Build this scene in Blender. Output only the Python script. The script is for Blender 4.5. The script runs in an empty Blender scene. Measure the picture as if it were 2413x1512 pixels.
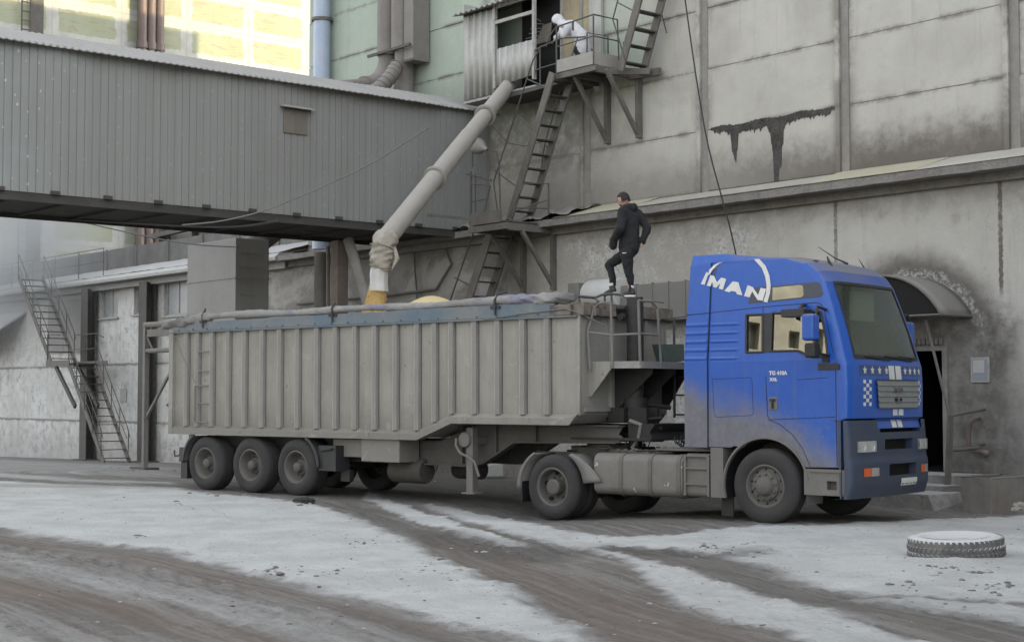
import bpy, math, random
import numpy as np
from mathutils import Matrix, Vector, Quaternion
from mathutils.geometry import tessellate_polygon
random.seed(7); rng = np.random.default_rng(7)
R = math.radians
scene = bpy.context.scene
COL = scene.collection

# ---------------------------------------------------------------- camera, world, sun, exposure
PITCH = math.atan(176 / 3600)
cam_d = bpy.data.cameras.new('camera'); cam = bpy.data.objects.new('camera', cam_d); COL.objects.link(cam)
cam.location = (0, 0, 1.81); cam.rotation_euler = (R(90) + PITCH, 0, 0)
cam_d.sensor_fit = 'HORIZONTAL'; cam_d.sensor_width = 36; cam_d.lens = 36 * 3600 / 2413
cam_d.clip_start = 0.1; cam_d.clip_end = 2000
scene.camera = cam
SUN_EL = 27.0
SUN_DIR = Vector((0.916 * math.cos(R(SUN_EL)), -0.400 * math.cos(R(SUN_EL)), math.sin(R(SUN_EL)))).normalized()
w = bpy.data.worlds.new('World'); scene.world = w; w.use_nodes = True
nt = w.node_tree; nt.nodes.clear()
sky = nt.nodes.new('ShaderNodeTexSky'); sky.sky_type = 'NISHITA'; sky.sun_disc = False
sky.sun_elevation = R(SUN_EL); sky.sun_rotation = math.atan2(SUN_DIR.x, SUN_DIR.y)
sky.air_density = 1.0; sky.dust_density = 1.2; sky.ozone_density = 0.6
hs = nt.nodes.new('ShaderNodeHueSaturation'); hs.inputs['Saturation'].default_value = 0.22
bg = nt.nodes.new('ShaderNodeBackground'); bg.inputs[1].default_value = 0.14
wo = nt.nodes.new('ShaderNodeOutputWorld')
nt.links.new(sky.outputs[0], hs.inputs['Color']); nt.links.new(hs.outputs[0], bg.inputs[0]); nt.links.new(bg.outputs[0], wo.inputs[0])
sd = bpy.data.lights.new('sun', 'SUN'); sd.energy = 2.0; sd.angle = R(0.5); sd.color = (1.0, 0.80, 0.47)
sun = bpy.data.objects.new('sun', sd); COL.objects.link(sun); sun.location = (30, -20, 40)
sun.rotation_euler = SUN_DIR.to_track_quat('Z', 'Y').to_euler()
vs = scene.view_settings; vs.view_transform = 'Standard'; vs.look = 'None'; vs.gamma = 1; vs.use_curve_mapping = False
vs.exposure = 2.2
scene.cycles.max_bounces = 6; scene.cycles.diffuse_bounces = 4; scene.cycles.transparent_max_bounces = 12

# ---------------------------------------------------------------- survey helpers: lines of sight onto known planes of the place
CAM = np.array([0, 0, 1.81]); FPX = 3600.0
def ray(px, py):
    r = (px - 1206.5) / FPX; q = (756 - py) / FPX; c, s = math.cos(PITCH), math.sin(PITCH)
    return np.array([r, c - q * s, s + q * c])
def frame(ox, oy, deg):
    a = R(deg); return Matrix.Translation((ox, oy, 0)) @ Matrix.Rotation(a, 4, 'Z')
FT = frame(4.3515, 22.6408, -39.54)     # truck: x forward, y away, z up
FB = frame(7.38, 27.0, -50.0)           # building: x along the wall, y into the wall
FWD = Matrix.Identity(4)
def _pl(F, axis, val, px, py):
    o = np.array(F.translation); n = np.array(F.col[axis])[:3]; r = ray(px, py)
    t = ((o - CAM) @ n + val) / (r @ n); P = CAM + r * t - o
    return np.array([P @ np.array(F.col[i])[:3] for i in range(3)])
def tr(px, py, y=-1.22): p = _pl(FT, 1, y, px, py); return (p[0], p[2])
def trx(px, py, x): p = _pl(FT, 0, x, px, py); return (p[1], p[2])
def wl(px, py, v=0.0): p = _pl(FB, 1, v, px, py); return (p[0], p[2])
def wu(px, py, u): p = _pl(FB, 0, u, px, py); return (p[1], p[2])
def gp(px, py, z=0.0):
    r = ray(px, py); P = CAM + r * ((z - CAM[2]) / r[2]); return (P[0], P[1])
def to_uv(x, y):
    dx, dy = x - 7.38, y - 27.0; c, s = math.cos(R(50)), math.sin(R(50))
    return dx * c - dy * s, dx * s + dy * c
def sst(a, b, x): t = np.clip((x - a) / (b - a), 0, 1); return t * t * (3 - 2 * t)
def gz(x, y):
    u, v = to_uv(x, y)
    wl_ = 0.0163 * np.clip(u, -60, 14) + 0.15; wall = np.where(wl_ < 0, wl_ * sst(-7.0, -0.5, v), wl_ * sst(-2.3, -0.2, v))
    dx, dy = x - 4.3515, y - 22.6408; c, s = math.cos(R(39.54)), math.sin(R(39.54))
    tx, ty = dx * c - dy * s, dx * s + dy * c
    dip = -0.15 * np.exp(-((tx + 3.82) / 1.3) ** 2 - (ty / 2.2) ** 4)
    return wall + dip

# ---------------------------------------------------------------- mesh builder
class G:
    def __init__(s): s.v = []; s.f = []; s.m = []; s.mi = 0
    def add(s, vs, fs):
        b = len(s.v); s.v += [tuple(map(float, p)) for p in vs]
        for f in fs: s.f.append(tuple(i + b for i in f)); s.m.append(s.mi)
        return s
    def box(s, x0, x1, y0, y1, z0, z1):
        return s.add([(x, y, z) for z in (z0, z1) for y in (y0, y1) for x in (x0, x1)],
                     [(0, 2, 3, 1), (4, 5, 7, 6), (0, 1, 5, 4), (2, 6, 7, 3), (0, 4, 6, 2), (1, 3, 7, 5)])
    def beam(s, a, b, w, h=None, up=(0, 0, 1)):
        h = w if h is None else h
        a, b = Vector(a), Vector(b); d = (b - a).normalized(); up = Vector(up)
        sx = d.cross(up)
        if sx.length < 1e-3: sx = d.cross(Vector((1, 0, 0)))
        sx.normalize(); sy = sx.cross(d).normalized()
        o = [(-1, -1), (1, -1), (1, 1), (-1, 1)]
        vs = [p + sx * (i * w / 2) + sy * (j * h / 2) for p in (a, b) for i, j in o]
        return s.add(vs, [(3, 2, 1, 0), (4, 5, 6, 7), (0, 1, 5, 4), (1, 2, 6, 5), (2, 3, 7, 6), (3, 0, 4, 7)])
    def tube(s, pts, r, n=8, caps=True, closed=False):
        P = [Vector(p) for p in pts]; k = len(P)
        rr = r if isinstance(r, (list, tuple)) else [r] * k
        tan = []
        for i in range(k):
            if closed: t = P[(i + 1) % k] - P[i - 1]
            else: t = P[min(i + 1, k - 1)] - P[max(i - 1, 0)]
            tan.append(t.normalized())
        up = Vector((0, 0, 1)) if abs(tan[0].z) < .9 else Vector((1, 0, 0))
        nx = tan[0].cross(up).normalized(); vs = []
        for i in range(k):
            nx = (nx - tan[i] * nx.dot(tan[i])).normalized(); ny = tan[i].cross(nx)
            for j in range(n):
                a = 2 * math.pi * j / n
                vs.append(P[i] + (nx * math.cos(a) + ny * math.sin(a)) * rr[i])
        fs = []
        for i in range(k if closed else k - 1):
            i2 = (i + 1) % k
            for j in range(n):
                j2 = (j + 1) % n; fs.append((i * n + j, i * n + j2, i2 * n + j2, i2 * n + j))
        if caps and not closed: fs += [tuple(range(n - 1, -1, -1)), tuple((k - 1) * n + j for j in range(n))]
        return s.add(vs, fs)
    def lathe(s, prof, c=(0, 0, 0), axis=(0, 0, 1), n=32, caps=False, a0=0, a1=2 * math.pi, wob=None):
        ax = Vector(axis).normalized(); q = Vector((0, 0, 1)).rotation_difference(ax); c = Vector(c)
        full = abs(a1 - a0 - 2 * math.pi) < 1e-6; m = n if full else n + 1; vs = []
        for r, t in prof:
            for j in range(m):
                a = a0 + (a1 - a0) * j / n; f = 1 + (wob(a, t) if wob else 0)
                vs.append(c + q @ Vector((r * f * math.cos(a), r * f * math.sin(a), t)))
        fs = []
        for i in range(len(prof) - 1):
            for j in range(n):
                j2 = (j + 1) % m; fs.append((i * m + j, i * m + j2, (i + 1) * m + j2, (i + 1) * m + j))
        if caps: fs += [tuple(range(m - 1, -1, -1)), tuple((len(prof) - 1) * m + j for j in range(m))]
        return s.add(vs, fs)
    def prism(s, pts, vec):
        k = len(pts); P = [Vector(p) for p in pts]; vec = Vector(vec); b = len(s.v)
        tri = tessellate_polygon([P]); nrm = Vector((0, 0, 0))
        for i in range(k): nrm += P[i].cross(P[(i + 1) % k])
        fl = nrm.dot(vec) > 0
        fs = []
        for t in tri:
            n = (P[t[1]] - P[t[0]]).cross(P[t[2]] - P[t[0]]); t = tuple(t)
            if n.dot(vec) > 0: t = t[::-1]
            fs.append(t); fs.append(tuple(i + k for i in t[::-1]))
        for i in range(k):
            j = (i + 1) % k; q = (i, j, j + k, i + k); fs.append(q if fl else q[::-1])
        return s.add(P + [p + vec for p in P], fs)
    def poly(s, pts): return s.add(pts, [tuple(range(len(pts)))])
    def grid(s, fn, nu, nv, skip=None):
        vs = [fn(i / nu, j / nv) for j in range(nv + 1) for i in range(nu + 1)]
        fs = [(j * (nu + 1) + i, j * (nu + 1) + i + 1, (j + 1) * (nu + 1) + i + 1, (j + 1) * (nu + 1) + i)
              for j in range(nv) for i in range(nu) if not (skip and skip(i, j))]
        return s.add(vs, fs)
    def holes(s, outer, holes, fn, depth=None):
        """flat sheet in 2D with holes; fn maps (a,b)->3D; depth=(vector) makes rims round the holes"""
        loops = [[Vector((p[0], p[1], 0)) for p in l] for l in [outer] + holes]
        flat = [p for l in loops for p in l]
        tri = tessellate_polygon(loops); fs = []
        for t in tri:
            n = (flat[t[1]] - flat[t[0]]).cross(flat[t[2]] - flat[t[0]])
            fs.append(tuple(t) if n.z > 0 else tuple(t)[::-1])
        s.add([fn(p.x, p.y) for p in flat], fs)
        if depth is not None:
            for l in holes:
                k = len(l); a = [Vector(fn(*p[:2])) for p in l]; d = Vector(depth)
                s.add(a + [p + d for p in a], [(i, (i + 1) % k, (i + 1) % k + k, i + k) for i in range(k)])
        return s
    def ico(s, c, r, sub=1, jit=0.0, sc=(1, 1, 1)):
        t = (1 + 5 ** .5) / 2
        V = [Vector(p).normalized() for p in [(-1, t, 0), (1, t, 0), (-1, -t, 0), (1, -t, 0), (0, -1, t), (0, 1, t), (0, -1, -t), (0, 1, -t), (t, 0, -1), (t, 0, 1), (-t, 0, -1), (-t, 0, 1)]]
        F = [(0, 11, 5), (0, 5, 1), (0, 1, 7), (0, 7, 10), (0, 10, 11), (1, 5, 9), (5, 11, 4), (11, 10, 2), (10, 7, 6), (7, 1, 8), (3, 9, 4), (3, 4, 2), (3, 2, 6), (3, 6, 8), (3, 8, 9), (4, 9, 5), (2, 4, 11), (6, 2, 10), (8, 6, 7), (9, 8, 1)]
        for _ in range(sub):
            cache = {}; F2 = []
            def mid(a, b):
                k = (min(a, b), max(a, b))
                if k not in cache: cache[k] = len(V); V.append(((V[a] + V[b]) / 2).normalized())
                return cache[k]
            for a, b, d in F:
                x, y, z = mid(a, b), mid(b, d), mid(d, a); F2 += [(a, x, z), (b, y, x), (d, z, y), (x, y, z)]
            F = F2
        vs = [(c[0] + p.x * r * sc[0] * (1 + random.uniform(-jit, jit)), c[1] + p.y * r * sc[1] * (1 + random.uniform(-jit, jit)), c[2] + p.z * r * sc[2] * (1 + random.uniform(-jit, jit))) for p in V]
        return s.add(vs, F)

def props(o, label=None, cat=None, group=None, kind=None):
    if label: o['label'] = label
    if cat: o['category'] = cat
    if group: o['group'] = group
    if kind: o['kind'] = kind
    return o
def thing(name, label, cat, F=FWD, base=(0, 0, 0), group=None, kind=None):
    o = bpy.data.objects.new(name, None); COL.objects.link(o); o.empty_display_size = .3
    o.matrix_world = F @ Matrix.Translation(base); o['_b'] = list(map(float, base))
    return props(o, label, cat, group, kind)
def mesh(name, g, mats, base, sharp=35):
    me = bpy.data.meshes.new(name); b = Vector(base)
    me.from_pydata([tuple(Vector(v) - b) for v in g.v], [], g.f)
    if not isinstance(mats, (list, tuple)): mats = [mats]
    for m in mats: me.materials.append(m)
    if len(mats) > 1: me.polygons.foreach_set('material_index', g.m)
    if sharp:
        me.polygons.foreach_set('use_smooth', [True] * len(me.polygons)); me.set_sharp_from_angle(angle=R(sharp))
    me.update(); return me
def base_of(o):
    while o.parent: o = o.parent
    return list(o['_b'])
def part(name, g, mats, parent, label=None, bevel=0, sharp=35, kind=None):
    me = mesh(name, g, mats, base_of(parent), sharp)
    o = bpy.data.objects.new(name, me); COL.objects.link(o); o.parent = parent
    if bevel: bev(o, bevel)
    return props(o, label, kind=kind)
def solo(name, g, mats, label, cat, F=FWD, base=(0, 0, 0), group=None, kind=None, bevel=0, sharp=35):
    me = mesh(name, g, mats, base, sharp)
    o = bpy.data.objects.new(name, me); COL.objects.link(o); o.matrix_world = F @ Matrix.Translation(base); o['_b'] = list(map(float, base))
    if bevel: bev(o, bevel)
    return props(o, label, cat, group, kind)
def bev(o, wd):
    m = o.modifiers.new('bevel', 'BEVEL'); m.width = wd; m.segments = 2; m.limit_method = 'ANGLE'; m.angle_limit = R(40); m.harden_normals = True
def copy_tree(o, parent=None):
    c = o.copy(); COL.objects.link(c)
    if parent: c.parent = parent
    for ch in o.children: copy_tree(ch, c)
    return c

# ---------------------------------------------------------------- materials
class NT:
    def __init__(s, name):
        s.mat = bpy.data.materials.new(name); s.mat.use_nodes = True; s.t = s.mat.node_tree; s.t.nodes.clear()
        s.out = s.t.nodes.new('ShaderNodeOutputMaterial'); s.b = s.t.nodes.new('ShaderNodeBsdfPrincipled')
        s.t.links.new(s.b.outputs[0], s.out.inputs[0])
        s.tc = s.t.nodes.new('ShaderNodeTexCoord'); s.co = s.tc.outputs['Object']
    def n(s, k, **kw):
        o = s.t.nodes.new('ShaderNode' + k)
        for a, b in kw.items(): setattr(o, a, b)
        return o
    def L(s, a, b):
        if hasattr(a, 'is_output'): s.t.links.new(a, b)
        else: b.default_value = a
    def noise(s, scale, detail=5, rough=.6, co=None, stretch=None, dist=0):
        o = s.n('TexNoise'); o.inputs['Scale'].default_value = scale; o.inputs['Detail'].default_value = detail
        o.inputs['Roughness'].default_value = rough; o.inputs['Distortion'].default_value = dist
        co = co or s.co
        if stretch:
            m = s.n('Mapping'); m.inputs['Scale'].default_value = stretch; s.L(co, m.inputs[0]); co = m.outputs[0]
        s.L(co, o.inputs[0]); return o.outputs[0]
    def math(s, op, a, b=0.0, c=None, clamp=False):
        o = s.n('Math', operation=op, use_clamp=clamp); s.L(a, o.inputs[0]); s.L(b, o.inputs[1])
        if c is not None: s.L(c, o.inputs[2])
        return o.outputs[0]
    def mr(s, x, a, b, lo=0.0, hi=1.0, smooth=True):
        o = s.n('MapRange'); o.interpolation_type = 'SMOOTHSTEP' if smooth else 'LINEAR'
        for i, q in zip((0, 1, 2, 3, 4), (x, a, b, lo, hi)): s.L(q, o.inputs[i])
        return o.outputs[0]
    def mix(s, f, a, b, blend='MIX'):
        o = s.n('Mix', data_type='RGBA', blend_type=blend); s.L(f, o.inputs[0])
        for q, i in ((a, 6), (b, 7)):
            if isinstance(q, tuple) and len(q) == 3: q = q + (1,)
            s.L(q, o.inputs[i])
        return o.outputs[2]
    def sep(s, co=None):
        o = s.n('SeparateXYZ'); s.L(co or s.co, o.inputs[0]); return o.outputs
    def bump(s, h, dist=.01, strength=1.0):
        o = s.n('Bump'); o.inputs['Distance'].default_value = dist; o.inputs['Strength'].default_value = strength
        s.L(h, o.inputs['Height']); s.L(o.outputs[0], s.b.inputs['Normal'])
    def done(s, col, rough=.7, metal=0.0):
        if isinstance(col, tuple) and len(col) == 3: col = col + (1,)
        s.L(col, s.b.inputs['Base Color']); s.L(rough, s.b.inputs['Roughness']); s.L(metal, s.b.inputs['Metallic'])
        return s.mat
DUST = (.30, .285, .265)
def mat(name, c1, c2=None, scale=3.0, amt=.6, rough=.75, metal=0.0, dust=0.0, dustc=DUST, streak=0.0, sc=(.05, .045, .04), bump=.15, bs=30, bd=.004, spots=0, spotc=(.5, .5, .48)):
    m = NT(name); c2 = c2 or tuple(x * .7 for x in c1)
    f = m.mr(m.noise(scale, 7, .65), .5 - .28, .5 + .28); f = m.math('MULTIPLY', f, amt)
    col = m.mix(f, c1, c2)
    fine = m.noise(scale * 9, 5, .7)
    col = m.mix(m.mr(fine, .3, .75, 0, .22), col, tuple(x * .55 for x in c1))
    if streak:
        st = m.mr(m.noise(1.0, 6, .7, stretch=(7, 7, .35)), .5, .78, 0, streak); col = m.mix(st, col, sc)
    if spots: col = m.mix(m.mr(m.noise(spots, 2, .5), .68, .72), col, spotc)
    r = rough
    if dust:
        g = m.n('NewGeometry'); nz = m.sep(g.outputs['Normal'])[2]
        d = m.mr(m.math('ADD', nz, m.math('MULTIPLY', m.math('SUBTRACT', m.noise(6, 5, .7), .5), .9)), .05, .8, 0, dust)
        gen = m.mr(m.noise(2.2, 6, .65), .3, .75, 0, dust * .45); d = m.math('MAXIMUM', d, gen)
        col = m.mix(d, col, dustc); r = m.math('ADD', m.math('MULTIPLY', d, .9 - rough), rough, clamp=True)
    if bump: m.bump(m.noise(bs, 4, .7), bd, bump * 4)
    return m.done(col, r, metal)
def glass(name, tint, gloss=.0, refl=1.0, opac=0.0, body=(.02, .025, .02)):
    m = NT(name); t = m.t
    tr_ = m.n('BsdfTransparent'); tr_.inputs[0].default_value = tint + (1,)
    gl = m.n('BsdfGlossy'); gl.inputs['Roughness'].default_value = gloss
    lw = m.n('LayerWeight'); lw.inputs[0].default_value = .5
    df = m.n('BsdfDiffuse'); df.inputs[0].default_value = body + (1,)
    m1 = m.n('MixShader'); m1.inputs[0].default_value = opac; t.links.new(tr_.outputs[0], m1.inputs[1]); t.links.new(df.outputs[0], m1.inputs[2])
    m2 = m.n('MixShader'); f = m.math('ADD', m.math('MULTIPLY', m.math('POWER', lw.outputs['Facing'], 4.0), .8), refl, clamp=True); t.links.new(f, m2.inputs[0])
    t.links.new(m1.outputs[0], m2.inputs[1]); t.links.new(gl.outputs[0], m2.inputs[2]); t.links.new(m2.outputs[0], m.out.inputs[0])
    t.nodes.remove(m.b); return m.mat

# ================================================================ GROUND
def ground_mat():
    m = NT('ground_dust'); t = m.t
    def attr(nm): a = m.n('Attribute'); a.attribute_name = nm; return a.outputs['Fac']
    wv, rv, bv, s1, s2, sw = [attr(k) for k in ('white', 'red', 'rut_shade', 'track_a', 'track_b', 'track_mix')]
    p = m.sep()
    def streak(s, k, al, det=5):
        cx = m.n('CombineXYZ'); m.L(m.math('MULTIPLY', s, k), cx.inputs[0]); m.L(m.math('MULTIPLY', p[0], al), cx.inputs[1]); m.L(m.math('MULTIPLY', p[1], al), cx.inputs[2])
        return m.noise(1.0, det, .65, co=cx.outputs[0])
    def both(k, al):
        a, b = streak(s1, k, al), streak(s2, k, al); return m.math('ADD', m.math('MULTIPLY', a, sw), m.math('MULTIPLY', b, m.math('SUBTRACT', 1.0, sw)))
    k1 = both(3.2, .16); k2 = both(11.0, .45)
    n1 = m.noise(.9, 8, .68); n2 = m.noise(6, 7, .7); n3 = m.noise(38, 5, .75); n4 = m.noise(150, 3, .7)
    c5 = lambda n, w_: m.math('MULTIPLY', m.math('SUBTRACT', n, .5), w_)
    br = m.math('ADD', m.math('ADD', c5(n1, .30), c5(n2, .34)), m.math('ADD', m.math('ADD', c5(n3, .75), c5(n4, .45)), m.math('ADD', c5(k1, .95), c5(k2, .70))))
    f = m.mr(m.math('ADD', wv, br), .16, .92)
    wh = m.mix(m.mr(n1, .35, .65), (.57, .585, .575), (.45, .456, .447))
    wh = m.mix(m.mr(k2, .5, .75, 0, .35), wh, (.33, .335, .335))
    wh = m.mix(m.mr(n3, .50, .70, 0, .55), wh, (.23, .227, .22)); wh = m.mix(m.mr(n4, .52, .70, 0, .6), wh, (.19, .185, .178)); wh = m.mix(m.mr(n4, .48, .34, 0, .4), wh, (.60, .61, .60))
    brn = m.mix(m.mr(n2, .3, .7), (.112, .100, .088), (.168, .154, .138)); brn = m.mix(m.mr(k2, .44, .66, 0, .8), brn, (.27, .258, .24)); brn = m.mix(m.mr(k1, .5, .66, 0, .55), brn, (.26, .25, .232))
    brn = m.mix(m.mr(n3, .48, .70, 0, .6), brn, (.058, .052, .047)); brn = m.mix(m.mr(n4, .52, .7, 0, .5), brn, (.05, .045, .04)); brn = m.mix(m.mr(n4, .46, .34, 0, .4), brn, (.24, .228, .212))
    brn = m.mix(m.math('MULTIPLY', rv, .8), brn, m.mix(m.mr(k2, .3, .7), (.120, .090, .073), (.165, .130, .108)))
    grey = m.mix(m.mr(k2, .3, .7), (.275, .268, .258), (.20, .192, .184)); grey = m.mix(m.mr(n3, .48, .70, 0, .55), grey, (.125, .117, .11)); grey = m.mix(m.mr(n4, .5, .7, 0, .5), grey, (.11, .103, .096)); grey = m.mix(m.mr(n4, .48, .34, 0, .35), grey, (.40, .39, .38))
    low = m.mix(m.mr(m.math('ADD', wv, m.math('MULTIPLY', br, .75)), .0, .42), brn, grey)
    c = m.mix(f, low, wh)
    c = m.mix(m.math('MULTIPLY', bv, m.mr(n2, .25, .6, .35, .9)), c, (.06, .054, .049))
    sp = m.math('MULTIPLY', m.mr(m.noise(17, 4, .62), .61, .655), m.mr(m.noise(1.3, 5, .65), .46, .62)); c = m.mix(m.math('MULTIPLY', sp, .8), c, (.09, .083, .077))
    h = m.math('ADD', m.math('ADD', m.math('MULTIPLY', n2, .22), m.math('MULTIPLY', n3, .5)), m.math('ADD', m.math('MULTIPLY', n4, .28), m.math('MULTIPLY', k2, .5))); h = m.math('SUBTRACT', h, m.math('MULTIPLY', sp, .2))
    m.bump(h, .05, .8)
    return m.done(c, .92)
def axis_steps(spec):
    out = []
    for a, b, d in spec: out += list(np.arange(a, b - 1e-6, d))
    return np.array(out + [spec[-1][1]])
gx = axis_steps([(-300, -60, 30), (-60, -24, 3), (-24, -14, .4), (-14, -6, .1), (-6, 7, .04), (7, 12, .09), (12, 24, 1), (24, 60, 6), (60, 300, 30)])
gy = axis_steps([(-120, -20, 20), (-20, 2, 2), (2, 5, .3), (5, 14, .03), (14, 31, .055), (31, 64, .3), (64, 100, 3), (100, 400, 30)])
X, Y = np.meshgrid(gx, gy); P2 = np.stack([X.ravel(), Y.ravel()], 1)
def sdist(poly):
    P = np.array(poly); n = len(P); d = np.full(len(P2), 1e9); ins = np.zeros(len(P2), bool)
    for i in range(n):
        a, b = P[i], P[(i + 1) % n]; e = b - a; L2 = max(e @ e, 1e-9)
        t = np.clip(((P2 - a) @ e) / L2, 0, 1); q = P2 - a - t[:, None] * e; d = np.minimum(d, (q * q).sum(1))
        c = ((a[1] > P2[:, 1]) != (b[1] > P2[:, 1])); 
        if abs(e[1]) > 1e-9: ins ^= c & (P2[:, 0] < e[0] * (P2[:, 1] - a[1]) / e[1] + a[0])
    return np.where(ins, 1, -1) * np.sqrt(d)
def vnoise(scale, seed):
    r = np.random.default_rng(seed); T = r.random((256, 256))
    x = P2[:, 0] * scale; y = P2[:, 1] * scale; xi = np.floor(x).astype(int); yi = np.floor(y).astype(int); fx = x - xi; fy = y - yi
    fx = fx * fx * (3 - 2 * fx); fy = fy * fy * (3 - 2 * fy); g = lambda a, b: T[(xi + a) % 256, (yi + b) % 256]
    return (g(0, 0) * (1 - fx) + g(1, 0) * fx) * (1 - fy) + (g(0, 1) * (1 - fx) + g(1, 1) * fx) * fy
GP = lambda pts: [gp(*p) for p in pts]
# patches of pale dust (outlines as they lie on the yard), tracks of bare earth
white_polys = [
 (1.0, .18, [(-900, 1118), (0, 1133), (200, 1143), (420, 1151), (520, 1165), (640, 1178), (760, 1198), (870, 1232), (965, 1284), (1065, 1332), (1160, 1376), (1250, 1418), (1330, 1470), (1420, 1540), (1200, 1500), (1060, 1465), (900, 1425), (760, 1390), (600, 1348), (400, 1305), (200, 1278), (0, 1243), (-900, 1120)]),
 (1.0, .15, [(1010, 1188), (1110, 1198), (1200, 1222), (1300, 1246), (1440, 1262), (1560, 1262), (1720, 1244), (1900, 1240), (2413, 1214), (3200, 1200), (3400, 1420), (2900, 1430), (2413, 1425), (2200, 1404), (2050, 1405), (1900, 1372), (1780, 1330), (1640, 1300), (1500, 1285), (1380, 1292), (1300, 1282), (1180, 1250), (1090, 1222)]),
 (.80, .10, [(1380, 1290), (1450, 1302), (1560, 1330), (1680, 1366), (1820, 1410), (2000, 1462), (2180, 1520), (2500, 1640), (2200, 1640), (1900, 1520), (1750, 1475), (1640, 1442), (1570, 1405), (1500, 1350), (1440, 1318)]),
 (.85, .15, [(2010, 1412), (2200, 1416), (2413, 1434), (2900, 1450), (3000, 1560), (2413, 1480), (2250, 1450)]),
 (.95, .05, [(870, 1160), (960, 1196), (1060, 1226), (1180, 1262), (1250, 1290), (1190, 1290), (1060, 1250), (960, 1222), (860, 1178)]),
 (.55, .20, [(-600, 1112), (0, 1112), (210, 1128), (420, 1136), (420, 1141), (200, 1136), (0, 1124), (-600, 1117)]),
 (.30, .25, [(-600, 1270), (0, 1288), (300, 1345), (640, 1420), (900, 1480), (1050, 1540), (700, 1540), (400, 1430), (0, 1350), (-600, 1290)]),
 (.27, .30, [(-600, 1420), (0, 1440), (500, 1520), (700, 1600), (600, 2000), (-900, 1900)]),
 (.40, .25, [(1180, 1440), (1330, 1480), (1420, 1520), (1600, 1700), (1300, 1700), (1150, 1500)]),
 (.30, .4, [(-900, 1060), (0, 1080), (440, 1090), (450, 1128), (0, 1112), (-900, 1085)]),
]
red_polys = [(1.0, .16, [(-500, 1340), (0, 1352), (200, 1392), (420, 1438), (600, 1480), (800, 1540), (640, 1560), (420, 1490), (200, 1440), (0, 1404), (-500, 1376)]),
             (.55, .16, [(0, 1252), (200, 1290), (400, 1318), (620, 1362), (800, 1404), (980, 1452), (1180, 1512), (1120, 1516), (900, 1462), (600, 1388), (330, 1330), (0, 1276)]),
             (.7, .3, [(980, 1262), (1160, 1290), (1300, 1330), (1480, 1400), (1640, 1450), (1800, 1512), (1500, 1540), (1350, 1480), (1200, 1410), (1080, 1340)])]
rut_shade_polys = [(.75, .22, [(960, 1262), (1060, 1250), (1240, 1286), (1400, 1300), (1330, 1322), (1180, 1322), (1060, 1300)]),
             (.8, .18, [(1440, 1284), (1560, 1294), (1660, 1304), (1790, 1290), (1830, 1306), (1700, 1318), (1560, 1316), (1470, 1302)]),
             (.55, .2, [(760, 1178), (900, 1200), (980, 1240), (1060, 1262), (960, 1262), (850, 1222)]),
             (.9, .9, [(560, 1140), (760, 1172), (1000, 1190), (1300, 1226), (1700, 1216), (1900, 1222), (2100, 1180), (1500, 1150), (1000, 1110), (600, 1110)]),  # below the truck: dark dirt with the truck's shadow painted in
             (.45, .3, [(-600, 1136), (0, 1138), (420, 1149), (430, 1154), (0, 1147), (-600, 1141)]),
             (.5, .3, [(1560, 1300), (1760, 1372), (1900, 1414), (2100, 1440), (2413, 1500), (2413, 1470), (2200, 1425), (1900, 1388), (1760, 1340)])]
def field(ps):
    f = np.zeros(len(P2))
    wob = (vnoise(1.7, 5) - .5) * .22 + (vnoise(5.5, 6) - .5) * .14 + (vnoise(17, 8) - .5) * .06
    for amp, soft, pl in ps: k_ = soft * 1.2 + .05; f = np.maximum(f, amp * sst(-k_, k_, sdist(GP(pl)) + wob))
    return f
white = field(white_polys); red = field(red_polys); rut_shade = field(rut_shade_polys)
u_, v_ = to_uv(P2[:, 0], P2[:, 1])
hgt = gz(P2[:, 0], P2[:, 1])
near = sst(40, 20, np.abs(P2[:, 1]))
hgt = hgt + near * (white * .018 - red * .010 - rut_shade * .02 + (vnoise(.7, 1) - .5) * .05 + (vnoise(3.1, 2) - .5) * .018 + (vnoise(9, 3) - .5) * .012)
edge = 4 * white * (1 - white) + .7 * rut_shade
hgt += near * edge * ((vnoise(12, 11) - .5) * .035 + np.maximum(vnoise(4.3, 12) - .6, 0) * .07)
# tyre tread ripples along the near track
tt = sdist(GP([(0, 1275), (330, 1332), (620, 1388), (620, 1402), (330, 1348), (0, 1292)]))
hgt += sst(-.1, .05, tt) * .014 * np.sign(np.sin(P2[:, 0] * 22 + P2[:, 1] * 5))
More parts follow.
